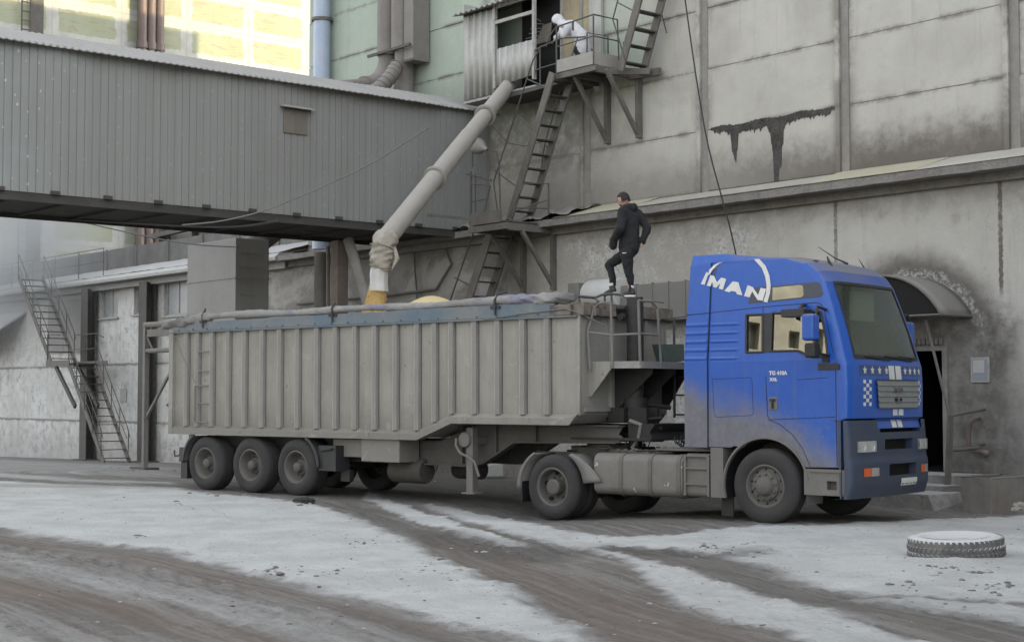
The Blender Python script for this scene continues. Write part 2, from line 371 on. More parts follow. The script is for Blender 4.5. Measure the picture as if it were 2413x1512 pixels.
# heaped dust round the fallen tyre and under the wheels of the trailer
tyx, tyy = gp(2254, 1318)
hgt += .05 * np.exp(-((P2[:, 0] - tyx) ** 2 + (P2[:, 1] - tyy + .25) ** 2) / .5)
me = bpy.data.meshes.new('ground'); nx_, ny_ = len(gx), len(gy)
co = np.concatenate([P2, hgt[:, None]], 1); me.vertices.add(len(co)); me.vertices.foreach_set('co', co.ravel())
i0 = (np.arange(ny_ - 1)[:, None] * nx_ + np.arange(nx_ - 1)[None]).ravel()
q = np.stack([i0, i0 + 1, i0 + nx_ + 1, i0 + nx_], 1).ravel()
me.loops.add(len(q)); me.loops.foreach_set('vertex_index', q); me.polygons.add(len(i0)); me.polygons.foreach_set('loop_start', np.arange(0, len(q), 4))
me.polygons.foreach_set('use_smooth', np.ones(len(i0), bool)); me.update(calc_edges=True)
def sline(pts):
    P = np.array(GP(pts)); best = np.full(len(P2), 1e9); sg = np.zeros(len(P2))
    for a, b in zip(P[:-1], P[1:]):
        e = b - a; t_ = np.clip(((P2 - a) @ e) / (e @ e), 0, 1); q = P2 - a - t_[:, None] * e; d = np.sqrt((q * q).sum(1)); c = e[0] * (P2[:, 1] - a[1]) - e[1] * (P2[:, 0] - a[0]); u_ = d < best; best = np.where(u_, d, best); sg = np.where(u_, np.sign(c) * d, sg)
    return sg
ta = sline([(300, 1110), (560, 1145), (760, 1182), (960, 1245), (1160, 1322), (1400, 1405), (1700, 1500), (2300, 1700)]); tb = sline([(-3000, 1180), (-900, 1215), (0, 1262), (400, 1318), (800, 1402), (1200, 1510), (1700, 1680)])
tm = sst(2.2, -2.2, np.abs(ta) - np.abs(tb))
for nm, d in (('white', white), ('red', red), ('rut_shade', rut_shade), ('track_a', ta), ('track_b', tb), ('track_mix', tm)):
    a = me.attributes.new(nm, 'FLOAT', 'POINT'); a.data.foreach_set('value', d.astype(np.float32))
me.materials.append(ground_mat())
o = bpy.data.objects.new('ground', me); COL.objects.link(o); o['kind'] = 'structure'

# ---------------------------------------------------------------- common materials
M = {}
M['steel'] = mat('grimy_steel', (.085, .077, .068), (.145, .132, .116), 4, .9, .8, .0, dust=.3, dustc=(.22, .205, .185), streak=.3)
M['steel_d'] = mat('dark_grimy_steel', (.04, .037, .034), (.075, .069, .062), 5, .8, .75, dust=.22, dustc=(.19, .178, .16))
M['rail'] = mat('dark_rail_steel', (.035, .036, .036), (.07, .066, .06), 9, .8, .6, dust=.2)
M['rust'] = mat('rusty_sheet', (.13, .105, .088), (.075, .055, .045), 3, .9, .85, streak=.4, dust=.35, sc=(.20, .19, .175))
M['black'] = mat('black_rubber', (.012, .012, .013), (.02, .02, .02), 8, .5, .55, bump=.05)
M['dark'] = mat('dark_interior', (.004, .004, .004), (.007, .0065, .006), 1, .5, .9, bump=0)
M['siding'] = None

# ================================================================ SILO (upper wall) AND ANNEX (lower wall)
def silo_mat():
    m = NT('weathered_concrete_panels'); x, y, z = m.sep()
    n1 = m.noise(.7, 8, .65); n2 = m.noise(3.3, 7, .68); n3 = m.noise(25, 5, .7)
    c = m.mix(m.mr(n1, .3, .7), (.43, .415, .378), (.365, .351, .318))
    c = m.mix(m.mr(n2, .5, .8, 0, .4), c, (.29, .283, .265))
    # old pale green paint on the left bays
    g = m.mr(m.math('ADD', x, m.math('MULTIPLY', m.math('SUBTRACT', n1, .5), 9.0)), -6.2, -9.5)
    zz = m.mr(m.math('ADD', z, m.math('MULTIPLY', m.math('SUBTRACT', n1, .5), 3.0)), 7.6, 8.7)
    g = m.math('MULTIPLY', g, zz); g = m.math('MULTIPLY', g, m.mr(n2, .25, .55, .35, .95))
    c = m.mix(g, c, m.mix(m.mr(n2, .3, .7), (.27, .34, .275), (.33, .375, .32)))
    # grime: over the ledge, along the joints, vertical runs
    lo = m.mr(m.math('ADD', z, m.math('MULTIPLY', m.math('SUBTRACT', n2, .5), 1.1)), 7.15, 6.2)
    c = m.mix(m.math('MULTIPLY', lo, m.mr(x, -7.0, -1.0, .55, .9)), c, (.085, .072, .06))
    j = m.math('PINGPONG', m.math('SUBTRACT', z, 6.08), .645); jm = m.math('MULTIPLY', m.mr(j, .10, .0), m.mr(m.noise(1.4, 5, .7), .40, .62))
    c = m.mix(m.math('MULTIPLY', jm, .85), c, (.12, .108, .095))
    k = m.math('PINGPONG', m.math('ADD', x, 2.27), 1.82); km = m.math('MULTIPLY', m.mr(k, .42, .04), m.mr(m.noise(1.2, 5, .7), .36, .6))
    c = m.mix(m.math('MULTIPLY', km, .8), c, (.15, .135, .12))
    st = m.mr(m.noise(1, 6, .7, stretch=(5, 5, .3)), .52, .80, 0, .40); c = m.mix(st, c, (.19, .18, .163)); c = m.mix(m.mr(m.noise(.45, 8, .7, dist=.6), .50, .70, 0, .32), c, (.24, .225, .198))
    # soot and brown dust round the pipes and the loading booth
    s1 = m.math('MULTIPLY', m.mr(m.math('ABSOLUTE', m.math('ADD', x, 12.2)), 5.5, 1.0), m.mr(m.math('ABSOLUTE', m.math('SUBTRACT', z, 8.0)), 2.2, .4))
    s1 = m.math('MULTIPLY', s1, m.mr(n2, .25, .6)); c = m.mix(m.math('MULTIPLY', s1, .8), c, (.145, .128, .108))
    c = m.mix(m.mr(n3, .62, .75, 0, .35), c, (.14, .13, .12))
    m.bump(m.math('ADD', m.math('MULTIPLY', n2, .6), m.math('MULTIPLY', n3, .4)), .02, .6)
    return m.done(c, .9)
M['silo'] = silo_mat()
M['mortar'] = mat('dirty_joint_mortar', (.19, .18, .165), (.26, .25, .23), 6, .9, .95, bump=.3)
PIL = [-2.27 + 3.64 * k for k in range(-5, 4)]
silo = thing('silo_building', 'tall concrete panel silo building with pale green upper paint above the long ledge', 'building', FB)
g = G(); g.box(-21.2, 60, .615, 24.6, 5.5, 34); part('core_wall', g, M['mortar'], silo, sharp=0)
g = G(); edges = [-21.3] + [p for p in PIL if p > -20.4] + [10.6]
zr = [5.6, 6.08] + [6.08 + 1.29 * k for k in range(1, 10)]
for a, b in zip(edges[:-1], edges[1:]):
    for z0, z1 in zip(zr[:-1], zr[1:]):
        n_ = 14; d = random.uniform(-.012, .012); gap = .006
        # a slab with slightly crumbled edges
        top = [(a + gap + (b - a - 2 * gap) * i / n_, .60 + d, z1 - gap - abs(random.gauss(0, .005))) for i in range(n_ + 1)]
        bot = [(a + gap + (b - a - 2 * gap) * i / n_, .60 + d, z0 + gap + abs(random.gauss(0, .006))) for i in range(n_ + 1)]
        g.prism(bot + top[::-1], (0, .12, 0))
g.box(10.61, 60, .6, .7, -2, 34); g.box(-21.3, 10.6, .6, .7, zr[-1] + .02, 34)
part('wall_panel', g, M['silo'], silo, bevel=0, sharp=20)
for p in PIL:
    if p < -20.4 or abs(p + 13.2) < .4: continue
    g = G(); g.box(p - .17, p - .06, .53, .62, 5.9, 17.0); part('pilaster', g, M['silo'], silo, bevel=.012)
    g = G(); g.box(p - .055, p + .13, .585, .612, 5.9, 17.0); part('joint_strip', g, M['mortar'], silo)
# tar spill running down from a joint
def tar(g):
    n_ = 260; rt = random.Random(11); top = []; bot = []; rag = 0; fr = 0
    for i in range(n_ + 1):
        f = i / n_; u = -5.70 + 3.25 * f; rag = rag * .72 + rt.gauss(0, .022); fr = max(0, fr - .03) if rt.random() > .12 else rt.uniform(.02, .16)
        thick = .06 + .07 * math.sin(min(1, f * 1.15) * 3.1) + abs(rag) + fr * .55
        d1 = max(0, 1 - abs(f - .20 + rag * .12) / .042); d2 = max(0, 1 - abs(f - .545 + rag * .1) / .078)
        drip = .60 * d1 ** 1.25 + (.42 * d2 + (.78 * min(1, d2 * 2.3 - .95) if d2 > .42 else 0)) + (rt.uniform(-.05, .05) if d1 + d2 > .1 else 0)
        if f > .96: thick *= .35
        if f < .03: thick *= .35
        zt = 7.37 + .02 * math.sin(f * 19) + rt.gauss(0, .010)
        top.append((u, .575, zt + .02)); bot.append((u, .575, zt - thick - max(0, drip)))
    for i in range(n_): g.add([top[i], top[i + 1], bot[i + 1], bot[i], (top[i][0], .6, top[i][2]), (top[i + 1][0], .6, top[i + 1][2]), (bot[i + 1][0], .6, bot[i + 1][2]), (bot[i][0], .6, bot[i][2])],
                               [(0, 3, 2, 1), (0, 1, 5, 4), (3, 7, 6, 2)])
g = G(); tar(g); M['tar'] = mat('tar_crust', (.05, .045, .041), (.125, .115, .105), 4, 1.0, .9, bump=.8, bs=18, bd=.03, streak=.5, sc=(.15, .14, .128))
part('tar_stain', g, M['tar'], silo, label='black tar stain with long drips')
# ledge: concrete slab with sheet flashing
g = G(); led = [(-.5, 5.60), (-.5, 5.745), (.62, 5.80), (.62, 5.45), (-.12, 5.45), (-.12, 5.60)]
uu = np.arange(-21.2, 30.01, .2)
def ledpt(i, k):
    v, z = led[k]; j = (random.uniform(-.012, .012) if k in (0, 1) else 0); return (uu[i], v + j, z + j * .7)
rows = [[ledpt(i, k) for k in range(6)] for i in range(len(uu))]
flat = [p for r in rows for p in r]
g.add(flat, [(i * 6 + k, (i + 1) * 6 + k, (i + 1) * 6 + (k + 1) % 6, i * 6 + (k + 1) % 6) for i in range(len(uu) - 1) for k in range(6)] + [tuple(range(6)), tuple(len(flat) - 1 - k for k in range(6))])
M['ledge'] = mat('sooty_ledge_concrete', (.15, .14, .128), (.26, .248, .23), 2.4, .9, .95, dust=.5, streak=.55, sc=(.04, .036, .033), bump=.5, bs=14, bd=.02)
part('ledge', g, M['ledge'], silo, sharp=30)
u = -9.5; k = 0; fl_parts = []
while u < 14:
    ln = random.uniform(2.2, 2.7); o_ = random.uniform(-.02, .02); G_ = G(); fl_parts.append((G_, k % 3))
    G_.prism([(u + .01, -.515, 5.752 + abs(o_)), (u + .01, -.49, 5.77), (u + .01, .585, 6.09 + o_), (u + .01, .585, 6.075 + o_), (u + .01, -.48, 5.752)], (ln - .03, 0, 0)); u += ln; k += 1
M['flash'] = mat('beige_sheet_flashing', (.40, .385, .335), (.33, .315, .27), 1.5, .8, .7, bump=.05, streak=.2)
M['flash2'] = mat('yellowish_sheet_flashing', (.42, .40, .29), (.36, .335, .25), 1.5, .8, .7, bump=.05, streak=.2)
for G_, k in fl_parts: part('flashing', G_, M['flash' if k else 'flash2'], silo)
# crumpled felt on the broken ledge below the stairs
g = G(); g.grid(lambda a, b: (-13.0 + 4.0 * a, -.52 + 1.1 * b, 5.80 + .30 * b + .06 * math.sin(a * 23 + b * 4) * math.sin(b * 7 + a * 9) + random.uniform(0, .035)), 46, 14)
part('torn_roofing', g, mat('torn_roofing_felt', (.21, .195, .175), (.12, .11, .1), 5, .9, .95, dust=.6), silo, sharp=25)

def annex_mat():
    m = NT('annex_plaster'); x, y, z = m.sep()
    n1 = m.noise(.55, 8, .66); n2 = m.noise(2.6, 8, .7); n3 = m.noise(12, 6, .72); n4 = m.noise(45, 4, .7)
    c = m.mix(m.mr(n1, .3, .7), (.43, .418, .385), (.365, .352, .322))
    c = m.mix(m.mr(n2, .52, .8, 0, .4), c, (.24, .23, .215))
    # knobbly whitewashed render behind the trailer
    wq = m.math('ADD', x, m.math('MULTIPLY', m.math('SUBTRACT', n1, .5), 4.0))
    rw = m.math('MULTIPLY', m.mr(wq, -10.6, -9.2), m.mr(wq, -3.2, -4.8))
    zz = m.math('ADD', z, m.math('MULTIPLY', m.math('SUBTRACT', n2, .5), 1.4)); rw2 = m.math('MULTIPLY', rw, m.mr(zz, 5.5, 4.9))
    crk = m.mr(m.math('ADD', n3, m.math('MULTIPLY', m.math('SUBTRACT', n4, .5), .5)), .36, .56); wc = m.mix(crk, (.235, .227, .213), (.53, .525, .505)); wc = m.mix(m.mr(m.math('ADD', n1, m.math('MULTIPLY', n2, .5)), .62, .86), wc, (.34, .325, .295))
    # brown grime behind the conveyor and the stairs
    gl = m.math('MULTIPLY', m.mr(wq, -9.4, -11.5), m.mr(wq, -27.5, -24.0)); c = m.mix(m.math('MULTIPLY', gl, .85), c, m.mix(m.mr(n2, .3, .7), (.095, .087, .076), (.185, .172, .152)))
    c = m.mix(m.math('MULTIPLY', gl, m.mr(n3, .58, .72, 0, .4)), c, (.40, .385, .35))
    # peeling whitewash on the far left
    lf = m.mr(wq, -24.5, -27.5)
    pl = m.mr(m.math('ADD', m.math('MULTIPLY', n3, .5), n2), .58, .80); lc = m.mix(pl, (.27, .262, .25), (.50, .50, .49)); lc = m.mix(m.mr(n1, .40, .66, 0, .75), lc, (.40, .395, .38)); lc = m.mix(m.mr(n4, .60, .72, 0, .3), lc, (.22, .21, .20))
    lc = m.mix(m.mr(m.noise(1, 6, .7, stretch=(5, 5, .4)), .54, .78, 0, .7), lc, (.15, .142, .13))
    lc = m.mix(m.math('MULTIPLY', m.mr(zz, 1.1, -.1), .35), lc, (.16, .15, .14))
    c = m.mix(lf, c, lc)
    for zs in (.93, 2.86): c = m.mix(m.math('MULTIPLY', m.math('MULTIPLY', lf, m.mr(m.math('ABSOLUTE', m.math('SUBTRACT', z, m.math('ADD', zs, m.math('MULTIPLY', m.math('SUBTRACT', n2, .5), .16)))), .07, .01)), .75), c, (.10, .093, .085))
    # dirt under the ledge, at the foot
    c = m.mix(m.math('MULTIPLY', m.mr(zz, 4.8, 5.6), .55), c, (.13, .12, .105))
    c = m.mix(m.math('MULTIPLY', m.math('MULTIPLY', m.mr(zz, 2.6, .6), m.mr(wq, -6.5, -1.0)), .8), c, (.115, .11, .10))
    for xs, zb in ((-2.03, 3.9), (1.45, 3.4)):
        jl = m.math('MULTIPLY', m.mr(m.math('ABSOLUTE', m.math('SUBTRACT', m.math('ADD', x, m.math('MULTIPLY', m.math('SUBTRACT', n3, .5), .12)), xs)), .05, .03), m.mr(z, zb, zb + .3)); c = m.mix(m.math('MULTIPLY', jl, m.mr(n2, .3, .5, .3, .9)), c, (.085, .07, .058))
    hc = m.mr(m.math('ABSOLUTE', m.math('SUBTRACT', m.noise(.8, 4, .6, dist=1.2), .5)), .006, .001); c = m.mix(m.math('MULTIPLY', hc, m.mr(n1, .5, .65, 0, .4)), c, (.17, .16, .145))
    c = m.mix(m.mr(m.noise(1, 6, .7, stretch=(4, 4, .3)), .52, .78, 0, .5), c, (.20, .188, .168)); c = m.mix(m.mr(m.noise(.4, 8, .72, dist=.7), .5, .64, 0, .45), c, (.45, .44, .42)); c = m.mix(m.mr(n4, .64, .74, 0, .35), c, (.13, .12, .11))
    c = m.mix(m.math('MULTIPLY', rw2, m.mr(n1, .25, .5, .75, .97)), c, wc)
    # burnt ring round the canopy
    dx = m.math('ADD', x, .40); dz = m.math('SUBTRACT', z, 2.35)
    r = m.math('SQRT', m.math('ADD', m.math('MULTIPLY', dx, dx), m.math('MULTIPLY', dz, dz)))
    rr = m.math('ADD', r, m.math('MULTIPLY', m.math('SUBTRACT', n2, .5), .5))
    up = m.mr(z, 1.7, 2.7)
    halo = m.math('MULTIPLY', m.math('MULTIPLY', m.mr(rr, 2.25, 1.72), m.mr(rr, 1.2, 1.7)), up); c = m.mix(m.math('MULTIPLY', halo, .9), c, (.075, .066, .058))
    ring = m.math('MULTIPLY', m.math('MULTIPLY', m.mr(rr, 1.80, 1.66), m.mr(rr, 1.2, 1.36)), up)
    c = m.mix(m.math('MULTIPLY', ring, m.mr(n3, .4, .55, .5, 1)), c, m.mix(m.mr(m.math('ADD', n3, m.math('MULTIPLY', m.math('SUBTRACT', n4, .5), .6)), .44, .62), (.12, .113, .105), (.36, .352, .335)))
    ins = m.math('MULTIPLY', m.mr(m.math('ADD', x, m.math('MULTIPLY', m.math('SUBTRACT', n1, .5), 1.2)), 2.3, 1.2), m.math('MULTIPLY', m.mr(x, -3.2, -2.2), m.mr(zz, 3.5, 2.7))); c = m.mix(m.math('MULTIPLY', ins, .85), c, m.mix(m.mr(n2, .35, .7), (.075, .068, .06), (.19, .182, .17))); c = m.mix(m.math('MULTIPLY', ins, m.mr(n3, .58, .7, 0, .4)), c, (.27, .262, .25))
    m.bump(m.math('MULTIPLY', m.math('ADD', m.math('MULTIPLY', n3, .7), m.math('MULTIPLY', n4, .3)), m.math('ADD', 1.0, m.math('MULTIPLY', rw2, 2.0))), .03, .6)
    m2 = m.done(c, .92); return m2
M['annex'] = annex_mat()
annex = thing('annex_building', 'long low annex with peeling whitewashed wall, window row and dark doorway under the ledge', 'building', FB)
wins = [(-33.64, -32.25, 4.47, 5.50), (-31.08, -30.05, 4.50, 5.55), (-28.95, -27.35, 4.36, 5.56)]
DU0, DU1, DZ0, DZ1 = -1.12, .37, .49, 2.68
rect = lambda a, b, c, d: [(a, c), (b, c), (b, d), (a, d)]
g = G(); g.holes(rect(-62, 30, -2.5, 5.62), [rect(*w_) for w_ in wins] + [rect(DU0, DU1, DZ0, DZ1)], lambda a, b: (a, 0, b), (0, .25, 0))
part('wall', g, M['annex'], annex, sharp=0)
g = G()
for a, b, c, d in ((DU0 - .3, DU0 - .25, DZ0, 3.0), (DU1 + .5, DU1 + .55, DZ0, 3.0)): g.box(a, b, .25, 6.6, c, d)
g.box(DU0 - .3, DU1 + .55, 6.55, 6.6, DZ0, 3.0); g.box(DU0 - .3, DU1 + .55, .25, 6.6, 2.95, 3.0); g.box(DU0 - .3, DU1 + .55, 0.0, 6.6, DZ0 - .06, DZ0)
part('passage', g, M['dark'], annex, sharp=0)
M['jamb'] = mat('whitish_jamb', (.26, .25, .235), (.15, .14, .13), 5, .9, .9, streak=.5)
g = G()
for a, b in ((DU1 - .10, DU1), (DU0, DU0 + .07)): g.box(a, b, -.03, .12, DZ0, DZ1)
g.box(DU0 + .07, DU1 - .07, -.03, .12, DZ1 - .08, DZ1); part('door_frame', g, M['jamb'], annex, bevel=.008)
g = G()
for i in range(16):
    a = DU0 + .03 + i * .088; g.box(a, a + .066, -.06, .0, DZ1 + .03, DZ1 + .14)
part('brick_lintel', g, mat('sooty_brick', (.15, .135, .12), (.24, .22, .2), 12, .9, .95, dust=.3), annex, bevel=.01)
M['pane'] = mat('dust_caked_glass', (.26, .272, .278), (.33, .34, .345), 2.5, .8, .45, streak=.35, sc=(.36, .37, .37), bump=0)
M['wframe'] = mat('flaking_white_frame', (.38, .375, .36), (.20, .19, .175), 10, .8, .8, dust=.2)
for a, b, c, d in wins:
    g = G(); t_ = .07
    g.box(a, a + t_, .10, .2, c, d); g.box(b - t_, b, .10, .2, c, d); g.box(a + t_, b - t_, .10, .2, d - t_, d); g.box(a + t_, b - t_, .10, .2, c, c + t_)
    mid = (a + b) / 2 if b - a > 1.2 else a + (b - a) * .62
    g.box(mid - .03, mid + .03, .11, .19, c + t_, d - t_); g.box(a - .08, b + .08, -.08, .10, c - .06, c - .002)
    f = part('window', g, M['wframe'], annex, bevel=.008)
    g = G(); g.box(a + t_, b - t_, .14, .155, c + t_, d - t_); part('pane', g, M['pane'], f)
# gutter moulding and sloping snow-pale roof of the annex, parapet band behind
g = G(); g.prism([(-60, -.55, 5.62), (-60, -.55, 5.72), (-60, -.42, 5.84), (-60, .1, 5.84), (-60, .1, 5.62)], (38.8, 0, 0)); g.box(-60, -21.25, -.2, -.005, 5.42, 5.615)
part('gutter', g, mat('pale_gutter', (.33, .33, .325), (.24, .235, .225), 2, .9, .85, dust=.5, dustc=(.45, .45, .44)), annex, bevel=.01)
M['roofpale'] = mat('dust_white_roof', (.40, .40, .40), (.30, .30, .295), .8, .8, .9, streak=0, dust=.4, dustc=(.42, .42, .42))
g = G(); g.grid(lambda a, b: (-60 + 38.7 * a, -.4 + 2.1 * b, 5.86 + .6 * b + random.uniform(-.012, .012)), 160, 8); part('roof', g, M['roofpale'], annex)
g = G(); g.box(-60, -21.25, 1.5, 1.8, 6.2, 7.12); 
for i in range(16): g.box(-58 + i * 2.4, -57.92 + i * 2.4, 1.46, 1.5, 6.3, 7.16)
part('parapet', g, mat('sooty_parapet', (.10, .097, .093), (.17, .165, .158), 1.4, .9, .9, streak=.4), annex)
# pale grey panel patch and a dark shed roof corner at far left
g = G(); g.box(-37.9, -34.35, -.06, -.004, 3.35, 5.25); part('wall_sheet', g, mat('grey_cladding_sheet', (.20, .197, .19), (.27, .265, .255), 1, .8, .8, streak=.4), annex)

# ================================================================ SUNLIT WING beyond the annex
def wing_mat():
    m = NT('patched_green_panels'); x, y, z = m.sep()
    n1 = m.noise(.5, 7, .65); n2 = m.noise(2.2, 8, .7); n3 = m.noise(1, 6, .72, stretch=(1, 1.1, 5.5))
    green = m.mix(m.mr(n1, .35, .65), (.205, .228, .15), (.235, .25, .18))
    pat = m.mr(m.math('ADD', n3, m.math('MULTIPLY', m.math('SUBTRACT', n2, .5), .35)), .56, .575)
    c = m.mix(m.math('MULTIPLY', pat, .8), green, (.21, .19, .135))
    wob = m.math('MULTIPLY', m.math('SUBTRACT', n2, .5), .34)
    a = m.math('PINGPONG', m.math('SUBTRACT', z, .75), .765); bz = m.mr(m.math('ADD', a, wob), .26, .24)
    b = m.math('PINGPONG', m.math('SUBTRACT', y, .90), 1.64); by = m.mr(m.math('ADD', b, wob), .30, .28)
    c = m.mix(m.math('MAXIMUM', bz, by), c, m.mix(m.mr(n2, .35, .7), (.32, .325, .305), (.26, .265, .245)))
    l1 = m.mr(a, .02, .035, 1, 0); l2 = m.mr(b, .02, .035, 1, 0)
    c = m.mix(m.math('MULTIPLY', m.math('MAXIMUM', l1, l2), .6), c, (.22, .21, .19))
    return m.done(c, .9)
wing = thing('wing_building', 'far sunlit building wing with patched pale green and white panel facade', 'building', FB)
g = G(); g.box(-75, -47.9, .3, 46, -2, 40); part('facade', g, wing_mat(), wing, sharp=0)
g = G(); g.box(-47.9, -47.78, 3.2, 3.75, -2, 39); part('dark_duct', g, M['steel_d'], wing)
g = G()
for k in range(40): g.box(-47.74, -47.7, 2.75, 3.15, .4 * k + 8, .4 * k + 8.05)
for b_ in (2.75, 3.15): g.box(-47.75, -47.70, b_ - .03, b_ + .03, -1, 26)
part('wall_ladder', g, M['steel_d'], wing)
M['brownpipe'] = mat('brown_painted_pipe', (.085, .058, .05), (.12, .09, .078), 3, .7, .55, dust=.1)
for k, (v_, nm) in enumerate(((8.28, 'leftmost of three brown pipes on the green facade'), (8.72, 'middle one of three brown pipes on the green facade'), (9.14, 'rightmost of three brown pipes on the green facade'))):
    g = G(); g.tube([(-47.5, v_, -.5), (-47.5, v_, 38)], .215, 14)
    p_ = thing('downpipe', nm, 'pipe', FB, (-47.5, v_, -.5), group='brown pipes on the far facade'); part('tube', g, M['brownpipe'], p_)
    g = G(); g.lathe([(.215, 17.55), (.26, 17.55), (.26, 17.85), (.215, 17.85)], (-47.5, v_, 0), n=16); g.box(-47.9, -47.7, v_ - .05, v_ + .05, 17.6, 17.8); part('clamp', g, M['brownpipe'], p_)

# plant room on the annex roof, closing the gap below the gallery
pr0 = thing('plant_room', 'grimy grey plant room on the annex roof below the gallery', 'plant room', FB, (-28, 5, 6.4))
M['plant'] = mat('grimy_plant_wall', (.24, .235, .222), (.15, .143, .132), 1.1, .9, .9, streak=.6)
g = G(); g.box(-35.5, -21.4, 3.2, 8, 6.2, 10.4); part('wall', g, M['plant'], pr0)
g = G()
for k in range(6): g.tube([(-34.6 + 2.3 * k, 2.9, 6.3), (-34.6 + 2.3 * k, 2.9, 10.3)], .12 if k % 2 else .22, 10)
part('pipe', g, M['steel_d'], pr0)
g = G(); g.beam((-35, 2.6, 7.6), (-22, 2.6, 7.9), .2, .16); part('beam', g, M['steel'], pr0)

# building on the far left of the yard, outside the picture: it is what the cab windows mirror
yb = thing('yellow_building', 'sunlit yellow rendered workshop across the yard with arched openings', 'building', FWD, (-40, 2, 0))
m = NT('yellow_render'); x, y, z = m.sep(); n1 = m.noise(.4, 6, .6)
M['yellow'] = m.done(m.mix(m.mr(n1, .35, .65), (.36, .37, .32), (.22, .225, .20)), .9)
g = G(); arches = []
for k in range(9):
    c0 = -30 + k * 6.5; arches += [rect(c0 - 2.6 + 1.15 * q, c0 - 2.6 + 1.15 * q + random.uniform(.3, .8), zz_ + random.uniform(0, .5), zz_ + random.uniform(.9, 1.7)) for q in range(5) for zz_ in (6.6, 10.9)]; arches.append([(c0 - 1.5, .4), (c0 + 1.5, .4)] + [(c0 + 1.5 * math.cos(a), 4.5 + 1.5 * math.sin(a)) for a in np.linspace(0, math.pi, 9)])
g.holes(rect(-36, 30, -1, 17), arches, lambda a, b: (-40, a, b), (-.6, 0, 0)); g.box(-52, -40.6, -36, 30, -1, 17); g.box(-40.4, -39.6, -36, 30, 17, 17.4)
part('wall', g, M['yellow'], yb, sharp=0)

wb = thing('added_sky_blocker', 'unseen grey block added to keep sky light off the cab front', 'building', FWD, (20, 0, 0))  # added out of view to block sky light and darken faces turned right
g = G(); g.box(17, 32, -34, 14, -1, 17); part('wall', g, mat('grey_render', (.16, .155, .145), (.12, .115, .105), .6, .8, .9, streak=.4), wb)
g = G(); g.box(16.8, 32.2, -34.2, 14.2, 17.005, 17.4); part('roof', g, M['steel_d'], wb)

# ================================================================ CONVEYOR GALLERY
def siding_mat():
    m = NT('grey_painted_siding'); x, y, z = m.sep()
    n1 = m.noise(.5, 6, .6); n2 = m.noise(5, 6, .7)
    c = m.mix(m.mr(n1, .3, .7), (.235, .262, .258), (.205, .228, .225))
    br = m.mr(m.math('ADD', y, m.math('MULTIPLY', m.math('SUBTRACT', n1, .5), 4)), -7.0, -1.0); c = m.mix(m.math('MULTIPLY', br, .7), c, (.165, .158, .148))
    top = m.mr(m.math('ADD', z, m.math('MULTIPLY', m.math('SUBTRACT', n2, .5), .7)), 8.1, 8.75); c = m.mix(m.math('MULTIPLY', top, .5), c, (.15, .145, .138))
    k = m.math('MODULO', m.math('ADD', m.math('MULTIPLY', y, 1), 60.0), .167); bd = m.math('FLOOR', m.math('DIVIDE', m.math('ADD', y, 60.0), .167))
    wn = m.n('TexWhiteNoise', noise_dimensions='1D'); m.L(bd, wn.inputs['W']); c = m.mix(m.math('MULTIPLY', m.mr(wn.outputs[0], 0, 1, 0, 1, False), .12), c, (.28, .29, .285))
    st = m.mr(m.noise(1, 6, .7, stretch=(6, 6, .35)), .52, .78, 0, .3); c = m.mix(st, c, (.12, .118, .112))
    v1 = m.n('TexVoronoi', voronoi_dimensions='2D'); v1.inputs['Scale'].default_value = 4.2; cx = m.n('CombineXYZ'); m.L(y, cx.inputs[0]); m.L(m.math('MULTIPLY', z, .62), cx.inputs[1]); m.L(cx.outputs[0], v1.inputs[0])
    sz = m.mr(m.sep(v1.outputs['Color'])[0], .25, 1.0, .0, .10, False); sp = m.math('LESS_THAN', v1.outputs['Distance'], sz); sp = m.math('MULTIPLY', sp, m.mr(y, -2.0, -5.0, .12, 1)); c = m.mix(m.math('MULTIPLY', sp, .85), c, (.62, .62, .60))
    c = m.mix(m.mr(m.noise(.35, 6, .7, dist=.5), .5, .68, 0, .35), c, (.165, .163, .155)); sr = m.math('MULTIPLY', m.mr(m.math('ABSOLUTE', m.math('SUBTRACT', m.math('PINGPONG', m.math('SUBTRACT', z, 5.9), .95), .0)), .022, .012), m.mr(k, .05, .07)); sr = m.math('MULTIPLY', sr, m.mr(k, .09, .075)); c = m.mix(m.math('MULTIPLY', sr, .12), c, (.05, .045, .04))
    m.bump(m.noise(1.5, 3, .5), .02, .3)
    return m.done(c, .62)
gal = thing('conveyor_gallery', 'long overhead grey ribbed metal conveyor gallery running into the silo wall', 'gallery', FB, (-14.5, -8, 5.7))
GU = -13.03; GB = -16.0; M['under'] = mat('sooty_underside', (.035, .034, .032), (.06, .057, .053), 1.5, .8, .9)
g = G()
def ribbed(g, u, va, vb, z0, z1, pitch=.167, dep=.017, sign=1):
    prof = []; v = va
    while v < vb - 1e-6:
        t_ = random.uniform(-.004, .004); prof += [(v, t_), (v + pitch - .030, t_ + random.uniform(-.003, .003)), (v + pitch - .022, -dep), (v + pitch - .010, -dep)]; v += pitch
    prof.append((v, 0)); k = len(prof)
    g.add([(u + sign * d, v_, z) for z in (z0, z1) for v_, d in prof], [(i, i + 1, k + i + 1, k + i) if sign > 0 else (i + 1, i, k + i, k + i + 1) for i in range(k - 1)])
ribbed(g, GU, -40, .55, 5.80, 8.80); ribbed(g, GB, -40, .55, 5.80, 8.80, sign=-1); g.box(GB + .03, GU - .03, -40.1, -40, 5.8, 8.9)
part('ribbed_siding', g, siding_mat(), gal, sharp=20)
g = G(); nv = 1300
